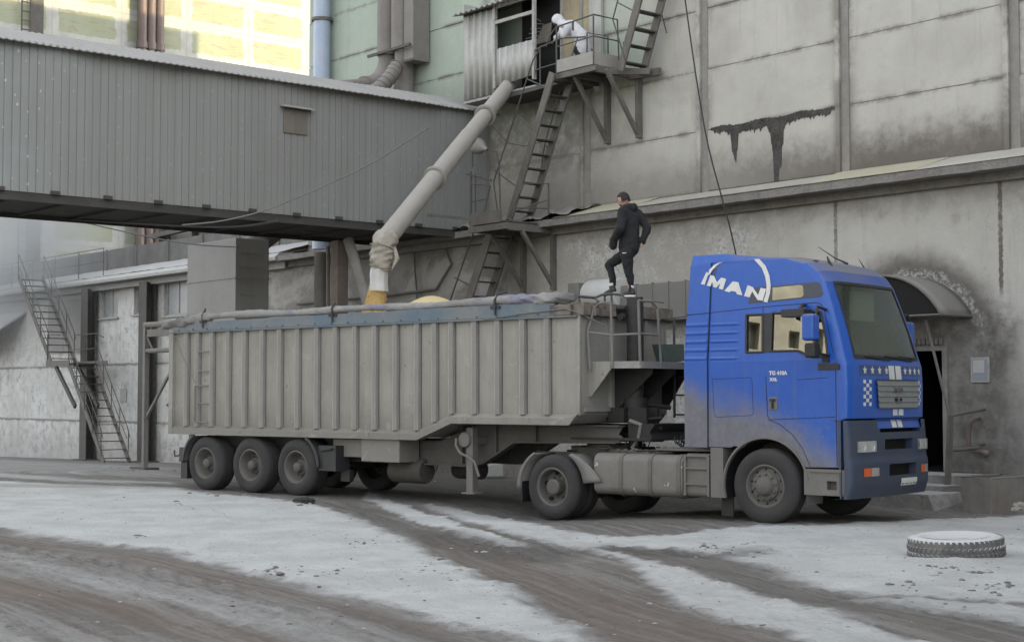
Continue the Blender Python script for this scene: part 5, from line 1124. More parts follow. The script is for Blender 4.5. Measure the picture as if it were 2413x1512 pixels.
# inside of the cab
M['trim'] = mat('cab_trim', (.10, .11, .10), (.07, .075, .07), 2, .6, .9, bump=0)
g = G(); g.box(.72, 1.14, -1.1, 1.1, 1.9, 2.22); g.box(-.9, 1.1, -1.15, 1.15, 1.26, 1.32); g.box(-.9, -.85, -1.1, 1.1, 1.3, 3.7); g.box(-.9, -.35, -1.0, 1.0, 1.9, 2.05)
it = part('interior', g, M['trim'], truck, bevel=.02)
for y in (-.6, .6):
    g = G(); g.box(-.12, .38, y - .25, y + .25, 1.72, 1.88); g.prism([(-.12, y - .24, 1.85), (-.02, y - .24, 1.85), (-.22, y - .24, 2.62), (-.33, y - .24, 2.6)], (0, .48, 0)); g.box(-.36, -.26, y - .13, y + .13, 2.64, 2.84); part('seat', g, mat('grey_seat_cloth', (.14, .145, .14), None, 6, .5, .95), it, bevel=.03)
g = G(); c_ = Vector((.62, .58, 2.2)); q = Vector((0, 0, 1)).rotation_difference(Vector((-.55, 0, .83)))
g.tube([c_ + q @ Vector((.23 * math.cos(a), .23 * math.sin(a), 0)) for a in np.linspace(0, 2 * math.pi, 25)[:-1]], .017, 8, closed=True); g.tube([c_ + q @ Vector((-.22, 0, 0)), c_ + q @ Vector((.22, 0, 0))], .018, 6); g.tube([c_, c_ + Vector((.25, 0, -.25))], .03, 8); part('steering_wheel', g, M['black'], it)
g = G(); g.box(.80, .84, -.15, .55, 2.9, 3.32); g.box(.9, .93, -.3, -.1, 2.24, 2.36); part('sun_visor', g, mat('pale_visor', (.30, .33, .30), None, 3, .4, .9, bump=0), it)
# roof fittings
for pts_, r_ in (([(.72, -.55, 3.64), (.66, -.55, 3.80)], [.035, .008]), ([(.52, .35, 3.76), (.30, .38, 3.86), (.0, .42, 4.05)], [.018, .01, .004]), ([(.62, .72, 3.69), (.50, .75, 3.86)], [.014, .004])): g = G(); g.tube(pts_, r_, 10); part('aerial', g, M['black'], truck)
g = G(); g.lathe([(0, .02), (.06, .0)], rp(10.2, -.75), (0, 0, 1), 10); part('marker_lamp', g, M['black'], truck)
# ---------------------------------------------------------------- wheels
def tyre_prof(r, w_, rr):   # radius along axis t: outer face at t=0, inner at -w
    return [(rr, -.02), (rr + .02, .0), (rr + .09, .012), (r - .09, .010), (r - .035, -.012), (r, -.045), (r + .004, -w_ / 2), (r, -w_ + .045), (r - .035, -w_ + .012), (r - .09, -w_), (rr + .02, -w_), (rr, -w_ + .02)]
def grooves(g, r, w_, c, ax, n_=1):
    for f in (.28, .5, .72): pass
def wheel(parent, x, y, z, side, r, w_, style, name='wheel', rr=.30):
    ax = (0, side, 0); c = (x, y, z)
    g = G(); pf = tyre_prof(r, w_, rr); k = [(q[0], q[1]) for q in pf]
    tread = []
    for (a, b) in zip(k[:-1], k[1:]): tread.append(a)
    tread.append(k[-1])
    tw = []
    for rr_, t in tread:
        if abs(rr_ - (r + .004)) < 1e-6:
            for f in (.24, .27, .30, .48, .50, .52, .70, .73, .76): tw.append((r + (.004 if f in (.24, .30, .48, .52, .70, .76) else -.012), -w_ * f))
        else: tw.append((rr_, t))
    g.lathe(tw, c, ax, 56); ty = part(name, g, M['tyre'], parent, sharp=50)
    g = G()
    if style == 'front':
        g.lathe([(rr + .004, -.03), (rr + .012, -.005), (rr - .008, .0), (rr - .03, -.02), (rr - .045, -.055), (.215, -.05), (.20, -.01), (.14, .005), (.12, .05), (.085, .075), (0, .08)], c, ax, 40)
        bolts = [(.175, .0, 10, .018, .035)]; slots = (.245, 10)
    elif style == 'drive':
        g.lathe([(rr + .004, -.03), (rr + .012, -.005), (rr - .01, .0), (rr - .03, -.02), (rr - .04, -.08), (.24, -.155), (.19, -.175), (.15, -.17), (.13, -.165), (.125, -.02), (.10, .0), (0, .004)], c, ax, 40)
        bolts = [(.165, -.17, 10, .016, .03)]; slots = (.215, 5)
    else:
        g.lathe([(rr + .004, -.03), (rr + .012, -.005), (rr - .01, .0), (rr - .03, -.02), (rr - .05, -.10), (.23, -.15), (.20, -.20), (.15, -.195), (.135, -.14), (.10, -.12), (.085, -.03), (.06, -.015), (0, -.012)], c, ax, 40)
        bolts = [(.172, -.195, 10, .017, .04)]; slots = None
    for R0, t0, n_, br, bl in bolts:
        for i in range(n_):
            a = 2 * math.pi * i / n_ + .2; p = Vector((x + R0 * math.cos(a), y + side * t0, z + R0 * math.sin(a))); g.lathe([(br, 0), (br, bl * .7), (br * .6, bl), (0, bl)], p, ax, 8)
    if slots:
        g.mi = 1
        for i in range(slots[1]):
            a = 2 * math.pi * i / slots[1] + .35; t0 = -.048 if style == 'front' else -.125
            p = Vector((x + slots[0] * math.cos(a), y + side * (t0 + .002), z + slots[0] * math.sin(a))); rs = .016 if style == 'front' else .034
            g.lathe([(0, .004), (rs, .003), (rs, -.03)], p, ax if style == 'front' else (-.5 * math.cos(a), side * .86, -.5 * math.sin(a)), 12)
    part('rim', g, [M['rim'], M['dark']], ty)
    return ty
for s in (-1, 1):
    wheel(truck, 0, s * 1.215, .53, s, .53, .31, 'front')
    wheel(truck, -3.82, s * 1.215, .375, s, .51, .29, 'drive'); wheel(truck, -3.82, s * .885, .375, s, .51, .29, 'drive')
# chassis, tanks, fifth wheel
g = G()
for s in (-1, 1): g.box(-4.75, 1.0, s * .42 - .04, s * .42 + .04, .62, .90)
for x in (-4.6, -3.0, -1.6, -.6): g.box(x - .06, x + .06, -.42, .42, .66, .86)
g.tube([(-3.82, -1.1, .375), (-3.82, 1.1, .375)], .09, 10); g.ico((-3.82, 0, .40), .26, 2); g.tube([(0, -1.0, .5), (0, 1.0, .5)], .07, 8); g.box(-.6, .95, -.45, .45, .55, 1.25)
g.tube([(-3.6, 0, .45), (-1.0, 0, .75)], .06, 8)
part('chassis', g, M['steel_d'], truck)
g = G(); g.box(-2.0, -.75, -1.0, 1.0, .99, 1.02); g.box(-3.2, -2.0, -.55, .55, .93, .96)
for s in (-1, 1):
    for x in np.linspace(-3.3, -2.1, 10): g.box(x, x + .06, s * .55 - .02, s * .55 + .02, .95, .98)
part('deck_plate', g, M['steel'], truck)
g = G(); g.lathe([(.48, 0), (.48, .05), (0, .05)], (-3.45, 0, .985), (0, 0, 1), 24); g.box(-3.9, -3.0, -.45, .45, .90, .985); g.box(-4.1, -3.9, -.35, -.1, .92, 1.0); g.box(-4.1, -3.9, .1, .35, .92, 1.0)
g.tube([(-3.35, -.62, 1.02), (-3.15, -.62, 1.02), (-3.1, -.62, 1.0), (-3.15, -.62, .98), (-3.35, -.62, .98), (-3.4, -.62, 1.0)], .012, 6, closed=True)
part('fifth_wheel', g, M['steel_d'], truck)
M['tankm'] = mat('grimy_aluminium_tank', (.19, .182, .17), (.13, .123, .113), 3.5, .9, .6, .25, dust=.4, dustc=(.20, .19, .175), spots=7, spotc=(.42, .41, .39))
def rbox(g, x0, x1, y0, y1, z0, z1, r, n_=5):
    pts = []
    for cy, cz, a0 in ((y0 + r, z0 + r, 180), (y1 - r, z0 + r, 270), (y1 - r, z1 - r, 0), (y0 + r, z1 - r, 90)):
        for k in range(n_ + 1): a = R(a0 + 90 * k / n_); pts.append((cy + r * math.cos(a), cz + r * math.sin(a)))
    g.prism([(x0, p[0], p[1]) for p in pts], (x1 - x0, 0, 0))
for s in (-1, 1):
    y0, y1 = (-1.19, -.55) if s < 0 else (.55, 1.19)
    g = G(); rbox(g, -3.02, -1.40, y0, y1, .30, .93, .13); tk = part('fuel_tank', g, M['tankm'], truck, bevel=.02)
    g = G()
    for x in (-2.52, -1.98, -1.47): rbox(g, x - .035, x + .035, y0 - .012, y1 + .012, .288, .942, .14)
    part('strap', g, M['steel'], tk)
g = G(); g.lathe([(.06, 0), (.06, .05), (0, .055)], (-2.2, -.9, .93), (0, 0, 1), 14); g.lathe([(.05, 0), (.05, .04), (0, .045)], (-2.35, -.8, .93), (0, 0, 1), 14); part('filler_cap', g, M['steel'], truck)
g = G(); rbox(g, -1.36, -.93, -1.17, -.6, .33, .96, .08)
for z in (.52, .75, .93): g.box(-1.33, -.96, -1.215, -1.175, z - .012, z + .012)
for x in (-1.35, -.95): g.box(x - .018, x + .018, -1.21, -1.172, .35, .95)
part('step_box', g, M['greyplast'], truck)
g = G(); g.tube([(-1.95, -.9, .99), (-1.6, -.6, 1.01), (-1.2, -.7, 1.05), (-.98, -.9, 1.07)], .02, 6); g.tube([(-2.4, -.95, .97), (-1.7, -.95, .985), (-1.1, -.9, 1.03)], .016, 6); part('cable', g, M['black'], truck)
# drive axle mudguards
for s in (-1, 1):
    for nm, a0, a1 in (('front', 8, 58), ('rear', 122, 186)):
        g = G(); aa = np.linspace(R(a0), R(a1), 10)
        vs = [(-3.82 + .63 * math.cos(a), s * y, .375 + .60 * math.sin(a)) for y in (1.215, .70) for a in aa]
        n_ = 10; g.add(vs, [(i, i + 1, n_ + i + 1, n_ + i) for i in range(n_ - 1)])
        ext = .34 if nm == 'front' else .15
        def rim2(k): a = aa[k]; q = ext * (1 - .82 * k / 9) if nm == 'front' else ext * (.25 + .75 * k / 9); return q
        vs = [(-3.82 + .63 * math.cos(a), s * 1.215, .375 + .60 * math.sin(a)) for a in aa] + [(-3.82 + .63 * math.cos(a) + (rim2(k) if nm == 'front' else -rim2(k) * .6), s * 1.205, .375 + .60 * math.sin(a) + .03) for k, a in enumerate(aa)]
        g.add(vs, [(i, i + 1, n_ + i + 1, n_ + i) for i in range(n_ - 1)])
        mg = part('mudguard', g, M['greyplast'], truck); sm = mg.modifiers.new('s', 'SOLIDIFY'); sm.thickness = .02
    g = G(); g.box(-4.46, -4.44, min(s * .72, s * 1.2), max(s * .72, s * 1.2), .12, .45); part('mud_flap', g, M['black'], truck)
# coiled air lines
g = G()
for y0, ph in ((-.25, 0), (-.05, 1.5), (.15, 3)):
    pts = []
    for k in range(150):
        f = k / 149; pts.append((-2.15 + .85 * f, y0 + .05 * math.cos(k * .85 + ph), 1.14 - .16 * math.sin(f * math.pi) + .05 * math.sin(k * .85 + ph)))
    g.tube(pts, .010, 5)
g.tube([(-1.35, -.25, 1.14), (-1.32, -.2, 1.3)], .015, 6); g.box(-1.45, -1.3, -.4, .3, 1.02, 1.06)
part('air_hose', g, M['black'], truck)
M['blackgrime'] = mat('black_greasy_steel', (.016, .015, .014), (.032, .03, .028), 5, .8, .7, dust=.15, dustc=(.09, .085, .078))

# ================================================================ DUMP TRAILER
trl = thing('dump_trailer', 'long grey ribbed dump trailer with rolled tarpaulin and blue top rail', 'trailer', FT, (-8.3, 0, 0))
def body_mat():
    m = NT('dusty_grey_trailer_paint'); x, y, z = m.sep(); n1 = m.noise(.9, 7, .65); n2 = m.noise(5, 6, .7)
    c = m.mix(m.mr(n1, .3, .7), (.285, .275, .245), (.225, .215, .19)); c = m.mix(m.mr(n2, .5, .8, 0, .35), c, (.17, .162, .148))
    lo = m.mr(m.math('ADD', z, m.math('MULTIPLY', m.math('SUBTRACT', n2, .5), .7)), 1.9, 1.1); c = m.mix(m.math('MULTIPLY', lo, .7), c, (.155, .145, .132))
    st = m.mr(m.noise(1, 6, .7, stretch=(8, 8, .5)), .48, .74, 0, .55); c = m.mix(st, c, (.165, .152, .13))
    ru = m.math('MULTIPLY', m.mr(m.noise(1, 5, .7, stretch=(14, 14, .9)), .60, .72, 0, .7), m.mr(m.noise(.7, 3, .6), .5, .62)); c = m.mix(ru, c, (.125, .088, .06)); sh = m.mr(m.noise(1.4, 6, .75, dist=1.0), .60, .66, 0, .4); c = m.mix(sh, c, (.34, .33, .30))
    sp = m.mr(m.noise(9, 3, .5), .70, .73, 0, .5); c = m.mix(sp, c, (.10, .095, .088))
    m.bump(m.noise(1.9, 4, .55), .045, .5); return m.done(c, .62)
M['body'] = body_mat()
outl = [(-13.36, 1.08), (-6.74, 1.08), (-5.95, 1.37), (-3.45, 1.37), (-3.29, 1.52), (-3.29, 3.06), (-13.36, 3.06)]
RIBS = [-12.89, -12.55, -12.12, -11.64, -11.17, -10.67, -10.18, -9.70, -9.19, -8.71, -8.22, -7.73, -7.23, -6.72, -6.32, -5.94, -5.43, -4.93, -4.41, -3.91]
def bot(x): return 1.08 if x < -6.74 else (1.08 + .29 * (x + 6.74) / .79 if x < -5.95 else 1.37)
g = G()
for s in (-1, 1): g.prism([(a, s * 1.185, b) for a, b in outl], (0, -s * .03, 0))
g.box(-13.36, -13.30, -1.15, 1.15, 1.08, 3.06)
g.prism([(-3.29, -1.15, 1.52), (-3.29, -1.15, 3.06), (-3.33, -1.15, 3.06), (-3.33, -1.15, 1.50), (-3.48, -1.15, 1.37), (-3.45, -1.15, 1.37)], (0, 2.3, 0))
g.grid(lambda a, b: (-13.3 + 9.9 * a, -1.15 + 2.3 * b, bot(-13.3 + 9.9 * a) + .02), 60, 1)
bd = part('body', g, M['body'], trl, sharp=0)
M['rib_shade_dirt'] = mat('shade_and_dirt_line', (.055, .05, .043), (.11, .10, .088), 9, .9, .95); M['rib_worn_light'] = mat('worn_highlight_edge', (.36, .35, .32), (.24, .232, .21), 6, .9, .55)  # rib contrast painted in: weld shade with dirt, highlight on the worn edge
M['rib'] = mat('dirtier_rib_paint', (.235, .228, .212), (.185, .177, .163), 2.5, .8, .75, streak=.4, sc=(.12, .112, .1))
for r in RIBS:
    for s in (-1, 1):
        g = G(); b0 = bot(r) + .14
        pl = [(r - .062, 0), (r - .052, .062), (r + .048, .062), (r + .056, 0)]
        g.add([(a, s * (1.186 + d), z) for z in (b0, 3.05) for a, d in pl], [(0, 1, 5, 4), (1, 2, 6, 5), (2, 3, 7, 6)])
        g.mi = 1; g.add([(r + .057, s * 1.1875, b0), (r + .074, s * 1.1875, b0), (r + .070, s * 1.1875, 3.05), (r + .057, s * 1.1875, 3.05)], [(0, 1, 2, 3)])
        g.mi = 2; g.add([(r - .0525, s * 1.2488, b0), (r - .038, s * 1.2488, b0), (r - .036, s * 1.2488, 3.05), (r - .0525, s * 1.2488, 3.05)], [(0, 1, 2, 3)]); part('rib', g, [M['rib'], M['rib_shade_dirt'], M['rib_worn_light']], bd, sharp=20)
for s in (-1, 1):
    g = G()
    g.box(-13.40, -13.28, min(s * 1.17, s * 1.26), max(s * 1.17, s * 1.26), 1.06, 3.10); g.box(-3.33, -3.275, min(s * 1.17, s * 1.215), max(s * 1.17, s * 1.215), 1.5, 3.06)
    part('corner_post', g, M['body'], bd, bevel=.006)
for s in (-1, 1):   # bottom flange, flared, following the cranked floor
    g = G(); ln = [(-13.40, 1.06), (-6.72, 1.06), (-5.93, 1.35), (-3.46, 1.35)]
    for (a, b), (c_, d) in zip(ln[:-1], ln[1:]):
        g.add([(a, s * 1.188, b + .17), (c_, s * 1.188, d + .17), (c_, s * 1.255, d + .11), (a, s * 1.255, b + .11), (a, s * 1.25, b), (c_, s * 1.25, d), (a, s * 1.1, b), (c_, s * 1.1, d)], [(0, 1, 2, 3), (3, 2, 5, 4), (4, 5, 7, 6)])
    g.add([(-3.46, s * 1.188, 1.52), (-3.28, s * 1.188, 1.56), (-3.30, s * 1.25, 1.52), (-3.46, s * 1.255, 1.46), (-3.46, s * 1.25, 1.35)], [(0, 1, 2, 3), (3, 2, 4)])
    for x in (-11.3, -9.6, -7.9, -5.6, -4.3): g.box(x - .05, x + .05, s * 1.256 - .004, s * 1.256 + .004, bot(x) + .03, bot(x) + .09)
    part('bottom_flange', g, M['body'], bd, sharp=20)
M['bluerail'] = mat('worn_blue_rail', (.07, .125, .175), (.17, .172, .168), 1.2, 1.0, .6, streak=.35, sc=(.22, .215, .2), dust=.25)
g = G()
for s in (-1, 1):
    g.prism([(-13.42, s * 1.19, 3.065), (-3.75, s * 1.19, 3.065), (-3.75, s * 1.19, 3.29), (-12.4, s * 1.19, 3.24), (-13.42, s * 1.19, 3.13)], (0, s * .06, 0)); g.box(-13.42, -3.30, min(s * 1.17, s * 1.27), max(s * 1.17, s * 1.27), 3.035, 3.062)
part('top_rail', g, M['bluerail'], trl, bevel=.008)
g = G()
for i in range(22): g.lathe([(.014, 0), (.014, .012), (0, .014)], (-13.1 + i * .43, -1.251, 3.10), (0, -1, 0), 6)
part('rivet', g, M['steel_d'], trl)
# rolled tarpaulin along the near edge
def tarp_m():
    m = NT('dirty_tarpaulin'); x, y, z = m.sep(); n1 = m.noise(1.5, 7, .7); n2 = m.noise(9, 6, .7)
    c = m.mix(m.mr(n1, .3, .7), (.29, .285, .28), (.20, .195, .19)); c = m.mix(m.mr(n2, .5, .75, 0, .5), c, (.13, .125, .12))
    bl = m.math('MULTIPLY', m.mr(m.noise(.9, 5, .6), .53, .60), m.mr(m.math('ABSOLUTE', m.math('ADD', x, -1.2)), 4.0, 2.8)); c = m.mix(m.math('MULTIPLY', bl, .6), c, (.14, .142, .24))
    en = m.mr(m.math('ABSOLUTE', m.math('SUBTRACT', x, -.05)), 4.2, 4.9); c = m.mix(m.math('MULTIPLY', en, .7), c, (.095, .092, .088))
    m.bump(n2, .03, .5); return m.done(c, .85)
g = G(); TP = []; TR = []
for k in range(240):
    f = k / 239; x = -13.72 + 10.35 * f
    z = 3.17 + .17 * min(1, (x + 13.72) / 1.4) + (.02 if x > -5 else 0) + .012 * math.sin(x * 2.1)
    r = .062 + .010 * math.sin(x * 3.3) + (.035 if x < -12.2 else 0) + (.03 * max(0, min(1, (x + 5.2) / 1.0))) + random.uniform(-.006, .006)
    TP.append((x, -1.19 + .02 * math.sin(x * 1.7), z)); TR.append(r * (.55 + .45 * min(1, f * 40)) * (.55 + .45 * min(1, (1 - f) * 40)))
nr = 16; vs = []; rt = random.Random(9)
for k in range(240):
    x = TP[k][0]; lum = max(0, min(1, (x + 4.9) / .5)) + max(0, min(1, (-12.3 - x) / .4)) + .18
    for q in range(nr):
        a = 2 * math.pi * q / nr; r_ = TR[k] * (1 + lum * (.13 * math.sin(3 * a + x * 9) + .10 * math.sin(5 * a - x * 17) + rt.uniform(-.10, .10)) + .05 * math.sin(2 * a + x * 1.3)); vs.append((x, TP[k][1] + r_ * math.cos(a), TP[k][2] + r_ * math.sin(a)))
g.add(vs, [(k * nr + q, k * nr + (q + 1) % nr, (k + 1) * nr + (q + 1) % nr, (k + 1) * nr + q) for k in range(239) for q in range(nr)] + [tuple(range(nr)), tuple(239 * nr + q for q in range(nr - 1, -1, -1))])
part('tarpaulin_roll', g, tarp_m(), trl, sharp=60)
g = G()
for x in (-12.35, -8.75, -4.95): g.tube([(x, -1.27, 3.12), (x + .01, -1.30, 3.36), (x + .03, -1.24, 3.46), (x + .12 * (1 if x > -6 else -1.2), -1.1, 3.50)], .018, 6); g.box(x - .10, x + .10, -1.275, -1.255, 3.22, 3.27)
part('tarp_strap', g, M['rubber'], trl)
g = G(); g.tube([(-13.2, -1.28, 3.0), (-12.9, -1.30, 2.55), (-12.56, -1.27, 2.05)], .007, 5); part('cord', g, M['greyplast'], trl); g = G(); g.tube([(-5.2, -1.275, 3.05), (-4.4, -1.275, 3.12), (-3.5, -1.27, 3.17), (-3.3, -1.2, 3.1), (-3.0, -.9, 2.9)], .010, 5); part('cord', g, M['greyplast'], trl)
# side ladder
g = G()
for z in (2.66, 2.28, 2.0, 1.66, 1.30): g.tube([(-12.50, -1.22, z), (-12.47, -1.275, z), (-12.19, -1.275, z), (-12.16, -1.22, z)], .014, 6)
g.tube([(-12.52, -1.24, 2.0), (-12.53, -1.30, 2.0), (-12.53, -1.30, 1.32), (-12.51, -1.24, 1.30)], .016, 6); part('side_ladder', g, M['colsteel'], trl)
# front wall: seam post, rusty head beam
g = G(); g.box(-3.285, -3.22, -.44, -.36, 1.55, 3.04); g.box(-3.285, -3.25, .55, .62, 1.55, 3.04); g.box(-3.285, -3.24, -1.1, 1.1, 1.56, 1.64); part('front_post', g, M['body'], trl)
g = G(); g.box(-3.42, -3.20, -1.20, 1.30, 3.065, 3.27); 
for y in (-.95, -.75, -.5, -.2, .35, .8): g.box(-3.20, -3.12, y - .05, y + .05, 3.06, 3.22)
g.box(-3.85, -3.43, -1.25, -1.16, 3.07, 3.24)
M['rustbeam'] = mat('rust_flaked_beam', (.22, .205, .18), (.085, .06, .045), 7, 1.0, .9, streak=.5, sc=(.075, .045, .03), bump=.3)
part('head_beam', g, M['rustbeam'], trl, bevel=.008)
g = G(); g.tube([(-3.40, -.55, 3.30), (-3.50, -.5, 3.38), (-3.44, -.4, 3.43), (-3.30, -.3, 3.445), (-3.12, -.3, 3.42), (-2.90, -.3, 3.33)], .022, 8); g.tube([(-3.42, -.35, 3.27), (-3.42, -.35, 3.43)], .018, 6); g.tube([(-3.32, -.3, 3.27), (-3.32, -.3, 3.44)], .018, 6); g.tube([(-3.9, -1.1, 3.30), (-3.7, -.8, 3.40), (-3.5, -.5, 3.38)], .025, 8); part('tarp_bow', g, M['rail'], trl)
# tipping cylinder
g = G(); g.lathe([(0, 3.38), (.125, 3.38), (.135, 3.34), (.135, 1.78), (.19, 1.78), (.19, 1.62), (.15, 1.62), (.15, 1.58), (.11, 1.58), (.11, .95), (0, .95)], (-2.93, -.2, 0), (0, 0, 1), 24); g.tube([(-2.93, -.2, 1.7), (-2.6, .3, 1.62)], .04, 8); g.box(-3.2, -3.0, -.32, -.24, 3.12, 3.2); g.tube([(-3.18, -.38, 3.2), (-2.98, -.38, 3.2)], .035, 10); g.tube([(-3.05, -.44, 3.06), (-3.05, -.36, 3.06)], .06, 10)
part('tipping_cylinder', g, M['blackgrime'], trl, bevel=0)
# platform with railing at the nose
g = G(); g.prism([(-3.27, -.92, 2.26), (-2.86, -.92, 2.26), (-2.45, -.72, 2.26), (-2.45, 1.12, 2.26), (-3.27, 1.12, 2.26)], (0, 0, .03)); pf = part('platform', g, M['steel_d'], trl)
g = G()
for a, b in (((-3.27, -.93), (-2.86, -.93)), ((-2.85, -.925), (-2.45, -.73)), ((-2.44, -.72), (-2.44, 1.12))): g.beam((a[0], a[1], 2.29), (b[0], b[1], 2.29), .012, .11)
part('edge_strip', g, mat('worn_light_edge', (.30, .29, .275), (.2, .19, .18), 6, .8, .8), pf)
g = G(); g.prism([(-3.27, -.955, 2.32), (-2.87, -.955, 2.32), (-2.87, -.955, 2.22), (-3.24, -.955, 1.80), (-3.32, -.955, 1.80), (-3.36, -.955, 2.2), (-3.27, -.955, 2.22)], (0, .02, 0)); part('gusset', g, M['body'], pf)
for y, xe_ in ((-.35, -2.5), (.25, -2.5), (1.05, -2.78)):
    g = G(); g.prism([(-3.27, y, 2.25), (xe_, y, 2.25), (xe_, y, 2.16), (-3.15, y, 1.62), (-3.27, y, 1.62)], (0, .025, 0)); part('gusset', g, M['blackgrime'], pf)
g = G(); g.tube([(-3.22, -1.02, 2.2), (-3.22, -1.07, 2.82), (-3.16, -.98, 3.18), (-3.08, -.96, 3.25), (-2.87, -.95, 3.27), (-2.85, -.95, 2.85), (-2.84, -.95, 2.24)], .021, 8); g.tube([(-3.22, -1.06, 2.80), (-2.86, -.95, 2.75), (-2.46, -.72, 2.77), (-2.44, -.30, 2.76)], .018, 8)
g.tube([(-2.47, -.72, 2.24), (-2.46, -.78, 3.28)], .024, 8); g.tube([(-2.46, -.78, 3.28), (-2.44, -.45, 3.28), (-2.43, -.30, 3.18), (-2.43, -.20, 2.24)], .021, 8); g.tube([(-2.45, -.5, 3.29), (-2.44, -.12, 3.28)], .014, 6)
part('railing', g, M['colsteel'], pf)
g = G(); g.prism([(-2.95, .30, 2.64), (-2.95, 1.00, 2.66), (-2.85, .86, 2.38), (-2.85, .30, 2.32)], (.16, 0, 0)); part('plastic_bucket', g, mat('dark_green_plastic', (.03, .055, .05), (.05, .07, .065), 4, .6, .5, dust=.2), trl)
g = G(); g.tube([(-2.95, .95, 1.45), (-2.95, .95, 3.08), (-3.2, .95, 3.08)], .022, 6); g.tube([(-2.5, .95, 1.45), (-2.5, .95, 2.2)], .02, 6)
for z in (1.5, 1.82, 2.12): g.tube([(-2.95, .95, z), (-2.3, .95, z)], .016, 6)
part('nose_ladder', g, M['rail'], trl)
g = G(); g.tube([(-3.2, 1.2, 3.1), (-2.0, 1.2, 3.2)], .012, 6); part('stay_rod', g, M['rail'], trl)
# lower nose housing and king pin plate
g = G(); g.box(-3.28, -2.98, -.45, .55, 1.40, 1.62); g.box(-3.9, -2.35, -.62, .62, 1.11, 1.15); g.prism([(-2.86, -.5, 1.15), (-2.40, -.5, 1.15), (-2.45, -.5, 1.24), (-2.36, -.5, 1.37), (-2.86, -.5, 1.37)], (0, 1.0, 0))
for y in (-.35, -.05): g.box(-2.95, -2.6, y - .03, y + .03, 1.37, 1.62)
g.tube([(-3.1, -.3, 1.55), (-2.93, -.34, 1.50), (-2.7, -.30, 1.44), (-2.5, -.1, 1.46)], .025, 6); g.tube([(-2.45, -.3, 1.30), (-2.36, -.3, 1.30)], .03, 8)
for k in range(5): g.tube([(-2.85 + .11 * k, -.52, 1.15), (-2.87 + .11 * k, -.54, 1.08), (-2.90 + .11 * k, -.53, 1.02)], .010, 5)
part('nose_housing', g, M['blackgrime'], trl)
# chassis rails with goose neck
g = G(); rail = [(-13.0, .66), (-5.98, .62), (-5.72, .68), (-5.05, 1.04), (-2.98, 1.07), (-2.90, 1.16), (-2.98, 1.20), (-2.9, 1.33), (-5.9, 1.33), (-6.75, 1.03), (-13.0, 1.03)]
for s in (-1, 1):
    g.prism([(a, s * .60, b) for a, b in rail], (0, -s * .03, 0))
    for (a, b), (c_, d) in zip(rail[:5], rail[1:5]): g.beam((a, s * .60, b), (c_, s * .60, d), .16, .02)
    g.beam((-6.0, s * .60, 1.335), (-2.9, s * .60, 1.335), .18, .02)
    for x in (-6.2, -5.45, -4.6): g.box(x - .012, x + .012, s * .60 - .07, s * .60 + .07, .66 if x < -5.7 else (.85 if x < -5 else 1.06), 1.32)
for x in (-12.8, -11.0, -9.0, -7.0, -5.4, -4.0): g.box(x - .06, x + .06, -.58, .58, .75 if x < -6 else 1.1, 1.0 if x < -6 else 1.3)
part('chassis_rail', g, mat('grimy_chassis_paint', (.085, .081, .075), (.055, .052, .048), 2.5, .8, .8, dust=.25), trl)
g = G(); g.box(-8.12, -7.20, -1.16, -.65, .66, 1.06); g.box(-9.0, -8.15, -1.0, -.62, .72, 1.04); part('tool_box', g, M['body'], trl, bevel=.015)
g = G(); g.lathe([(0, 0), (.20, .01), (.22, .05), (.22, .75), (.20, .79), (0, .8)], (-7.85, -.6, .50), (1, 0, 0), 18); g.lathe([(0, 0), (.16, .01), (.17, .05), (.17, .6), (0, .65)], (-7.0, .1, .52), (1, 0, 0), 14); part('air_tank', g, M['steel_d'], trl)
for s in (-1, 1):
    g = G(); g.box(-5.79, -5.65, s * .95 - .07, s * .95 + .07, .20, 1.28); g.box(-5.86, -5.58, s * .95 - .12, s * .95 + .12, .18, .21); g.box(-5.76, -5.68, min(s * .6, s * .9), max(s * .6, s * .9), 1.0, 1.12); lg = part('landing_leg', g, M['greyplast'], trl, bevel=.008)
    if s < 0:
        g = G(); g.lathe([(0, .05), (.12, .04), (.13, 0), (.13, -.05)], (-5.80, -1.03, 1.08), (0, -1, 0), 20); g.tube([(-5.95, -1.09, 1.10), (-5.93, -1.12, .98), (-5.84, -1.12, .86), (-5.66, -1.12, .80), (-5.52, -1.12, .72), (-5.42, -1.12, .48)], .022, 8); part('crank', g, M['greyplast'], lg)
g = G(); g.tube([(-2.80, -.55, 1.42), (-2.62, -.5, 1.36), (-2.66, -.5, 1.15), (-2.78, -.5, 1.0), (-2.68, -.5, .95)], .035, 8); part('hydraulic_hose', g, M['colsteel'], trl)
